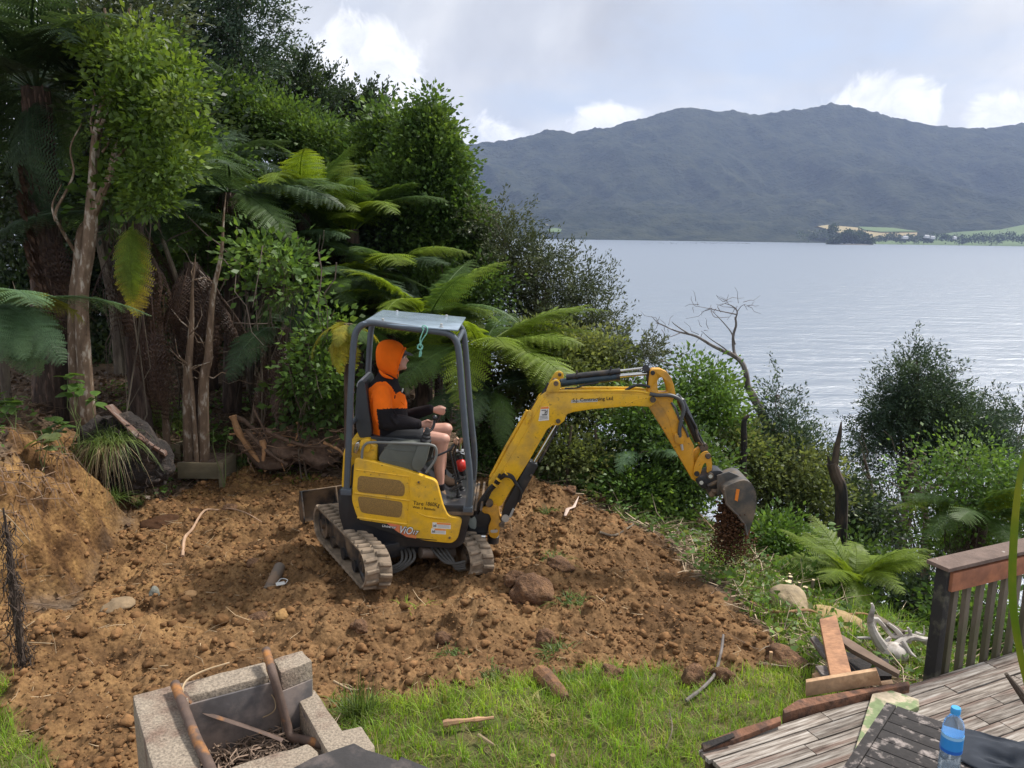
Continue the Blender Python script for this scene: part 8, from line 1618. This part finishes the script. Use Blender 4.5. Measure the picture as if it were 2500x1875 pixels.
# ================================================================== far shore: island, farm flat, boat
YI = 1750.0
ib = at(2075, 596, YI); ib.z = SEA; isl = empty('wooded_islet', tuple(ib), 'dark wooded islet off the far shore at the foot of the fields', 'islet')
lob = [(at(px, py, YI + 12 * math.sin(px)), (rx * .9, 14, rz * .9)) for px, py, rx, rz in [(2040, 588, 9, 7), (2060, 580, 9, 9), (2085, 580, 11, 9), (2108, 584, 10, 9), (2122, 589, 8, 5), (2072, 570, 5, 6), (2100, 572, 5, 5), (2030, 592, 6, 4), (2034, 560, 3.2, 12)]]
V, F, C = crown([(tuple(c), r) for c, r in lob], 420, 10, 4.2, .4, 3.2); link('tree_crowns', npmesh('crown', V - np.array(ib), F, L_DARK), isl)
b = MB(); b.lathe((ib.x, ib.y, SEA - 1), (0, 0, 1), [(0, 52), (1.6, 48), (3, 30)], 24); b.build('rocky_base', mat('shore_rock', (.10, .09, .07), .95), isl)
def shore_patch(nm, label, cat, pts, m_, z=2.0, kind='structure', Y0=2010):
    g = MB(); g.prism([gz(px, py, SEA + z) if False else at(px, py, Y0 + (600 - py) * 4) for px, py in pts], (0, 30, -2)); o = g.build(nm, m_); return tag(o, label, cat, None, kind)
FT = mat('dry_field', (.30, .24, .12), .95, var=.1, vscale=.01); FG = mat('green_field', (.09, .14, .045), .95, var=.15, vscale=.01)
shore_patch('tan_field', None, None, [(1996, 552), (2020, 549), (2100, 556), (2240, 566), (2238, 576), (2180, 580), (2120, 583), (2060, 572)], FT); shore_patch('green_field', None, None, [(2095, 553), (2180, 556), (2245, 565), (2150, 566), (2110, 561)], FG, Y0=2000)
shore_patch('green_field', None, None, [(2290, 572), (2340, 566), (2450, 560), (2520, 546), (2560, 600), (2300, 597)], FG); shore_patch('green_field', None, None, [(1336, 560), (1355, 556), (1372, 560), (1368, 566), (1342, 567)], FG); shore_patch('shore_flat', None, None, [(2130, 587), (2560, 590), (2560, 604), (2130, 597)], FG, Y0=1995)
row = []; rg = np.random.default_rng(4)
for px in list(range(2140, 2530, 9)) + list(range(1960, 2030, 10)): row.append((tuple(at(px + rg.uniform(-4, 4), 588 - rg.uniform(0, 12) - (8 if px < 2040 else 0), 1985)), (rg.uniform(5, 11), 8, rg.uniform(4, 9))))
V, F, C = crown(row, 620, 9, 4.0, .4, 3.0); tag(link('far_shelter_trees', npmesh('far_trees', V, F, L_DARK)), 'line of dark trees along the far shore beside the fields', 'trees', None, 'stuff')
WH = mat('far_white_wall', (.62, .62, .60), .7); GRF = mat('far_grey_roof', (.22, .23, .25), .6)
for lab, px, py, w_ in (('small farm building between the islet and the green fields', 2209, 581, 13), ('long pale farm house left of two on the far shore', 2262, 579, 11), ('grey roofed house in the middle of the far shore group', 2276, 581, 10), ('small white shed right end of the far shore group', 2330, 582, 7)):
    c = at(px, py, 1975); r_ = empty('far_house', tuple(c), lab, 'house'); b = MB(); b.box(c, (w_, 9, 5)); b.build('wall', WH, r_); b = MB(); b.prism([c + Vector((-w_ / 2 - .5, -5, 2.5)), c + Vector((w_ / 2 + .5, -5, 2.5)), c + Vector((w_ / 2 - 1, 0, 5.5)), c + Vector((-w_ / 2 + 1, 0, 5.5))], (0, 5, 0)); b.build('roof', GRF, r_)
c = at(1328, 583.5, 1500); c.z = SEA + .8; bo = empty('moored_boat', (c.x, c.y, SEA), 'tiny white launch moored far out near the left shore', 'boat'); b = MB(); b.prism([c + Vector((-6, 0, 1)), c + Vector((7, 0, 1.6)), c + Vector((5, 0, -1)), c + Vector((-5.5, 0, -1))], (0, 3.5, 0)); b.build('hull', WH, bo); b = MB(); b.box(c + Vector((-.5, 1.7, 2.2)), (5, 2.6, 2)); b.build('cabin', WH, bo)
# mussel farm buoys in rows
bm_ = []
for k in range(120): bm_.append(tuple(gz(1560 + rg.uniform(0, 560) , 590 + rg.uniform(0, 6), SEA)))
for k in range(60): bm_.append(tuple(gz(1710 + (k % 20) * 2.2 + 40 * (k // 20), 592 + .1 * (k % 20) + (k // 20) * .6, SEA)))
Pm = np.array(bm_); Pm[:, 1] = np.clip(Pm[:, 1], 900, 1900)
tag(link('mussel_floats', lumps('mussel_floats', Pm, np.full(len(Pm), .9), mat('black_float', (.03, .03, .035), .5), .8, .05, False, rg)), 'faint rows of dark mussel farm floats on the bay', 'buoys', None, 'stuff')
# pale line of a far antenna on the hill
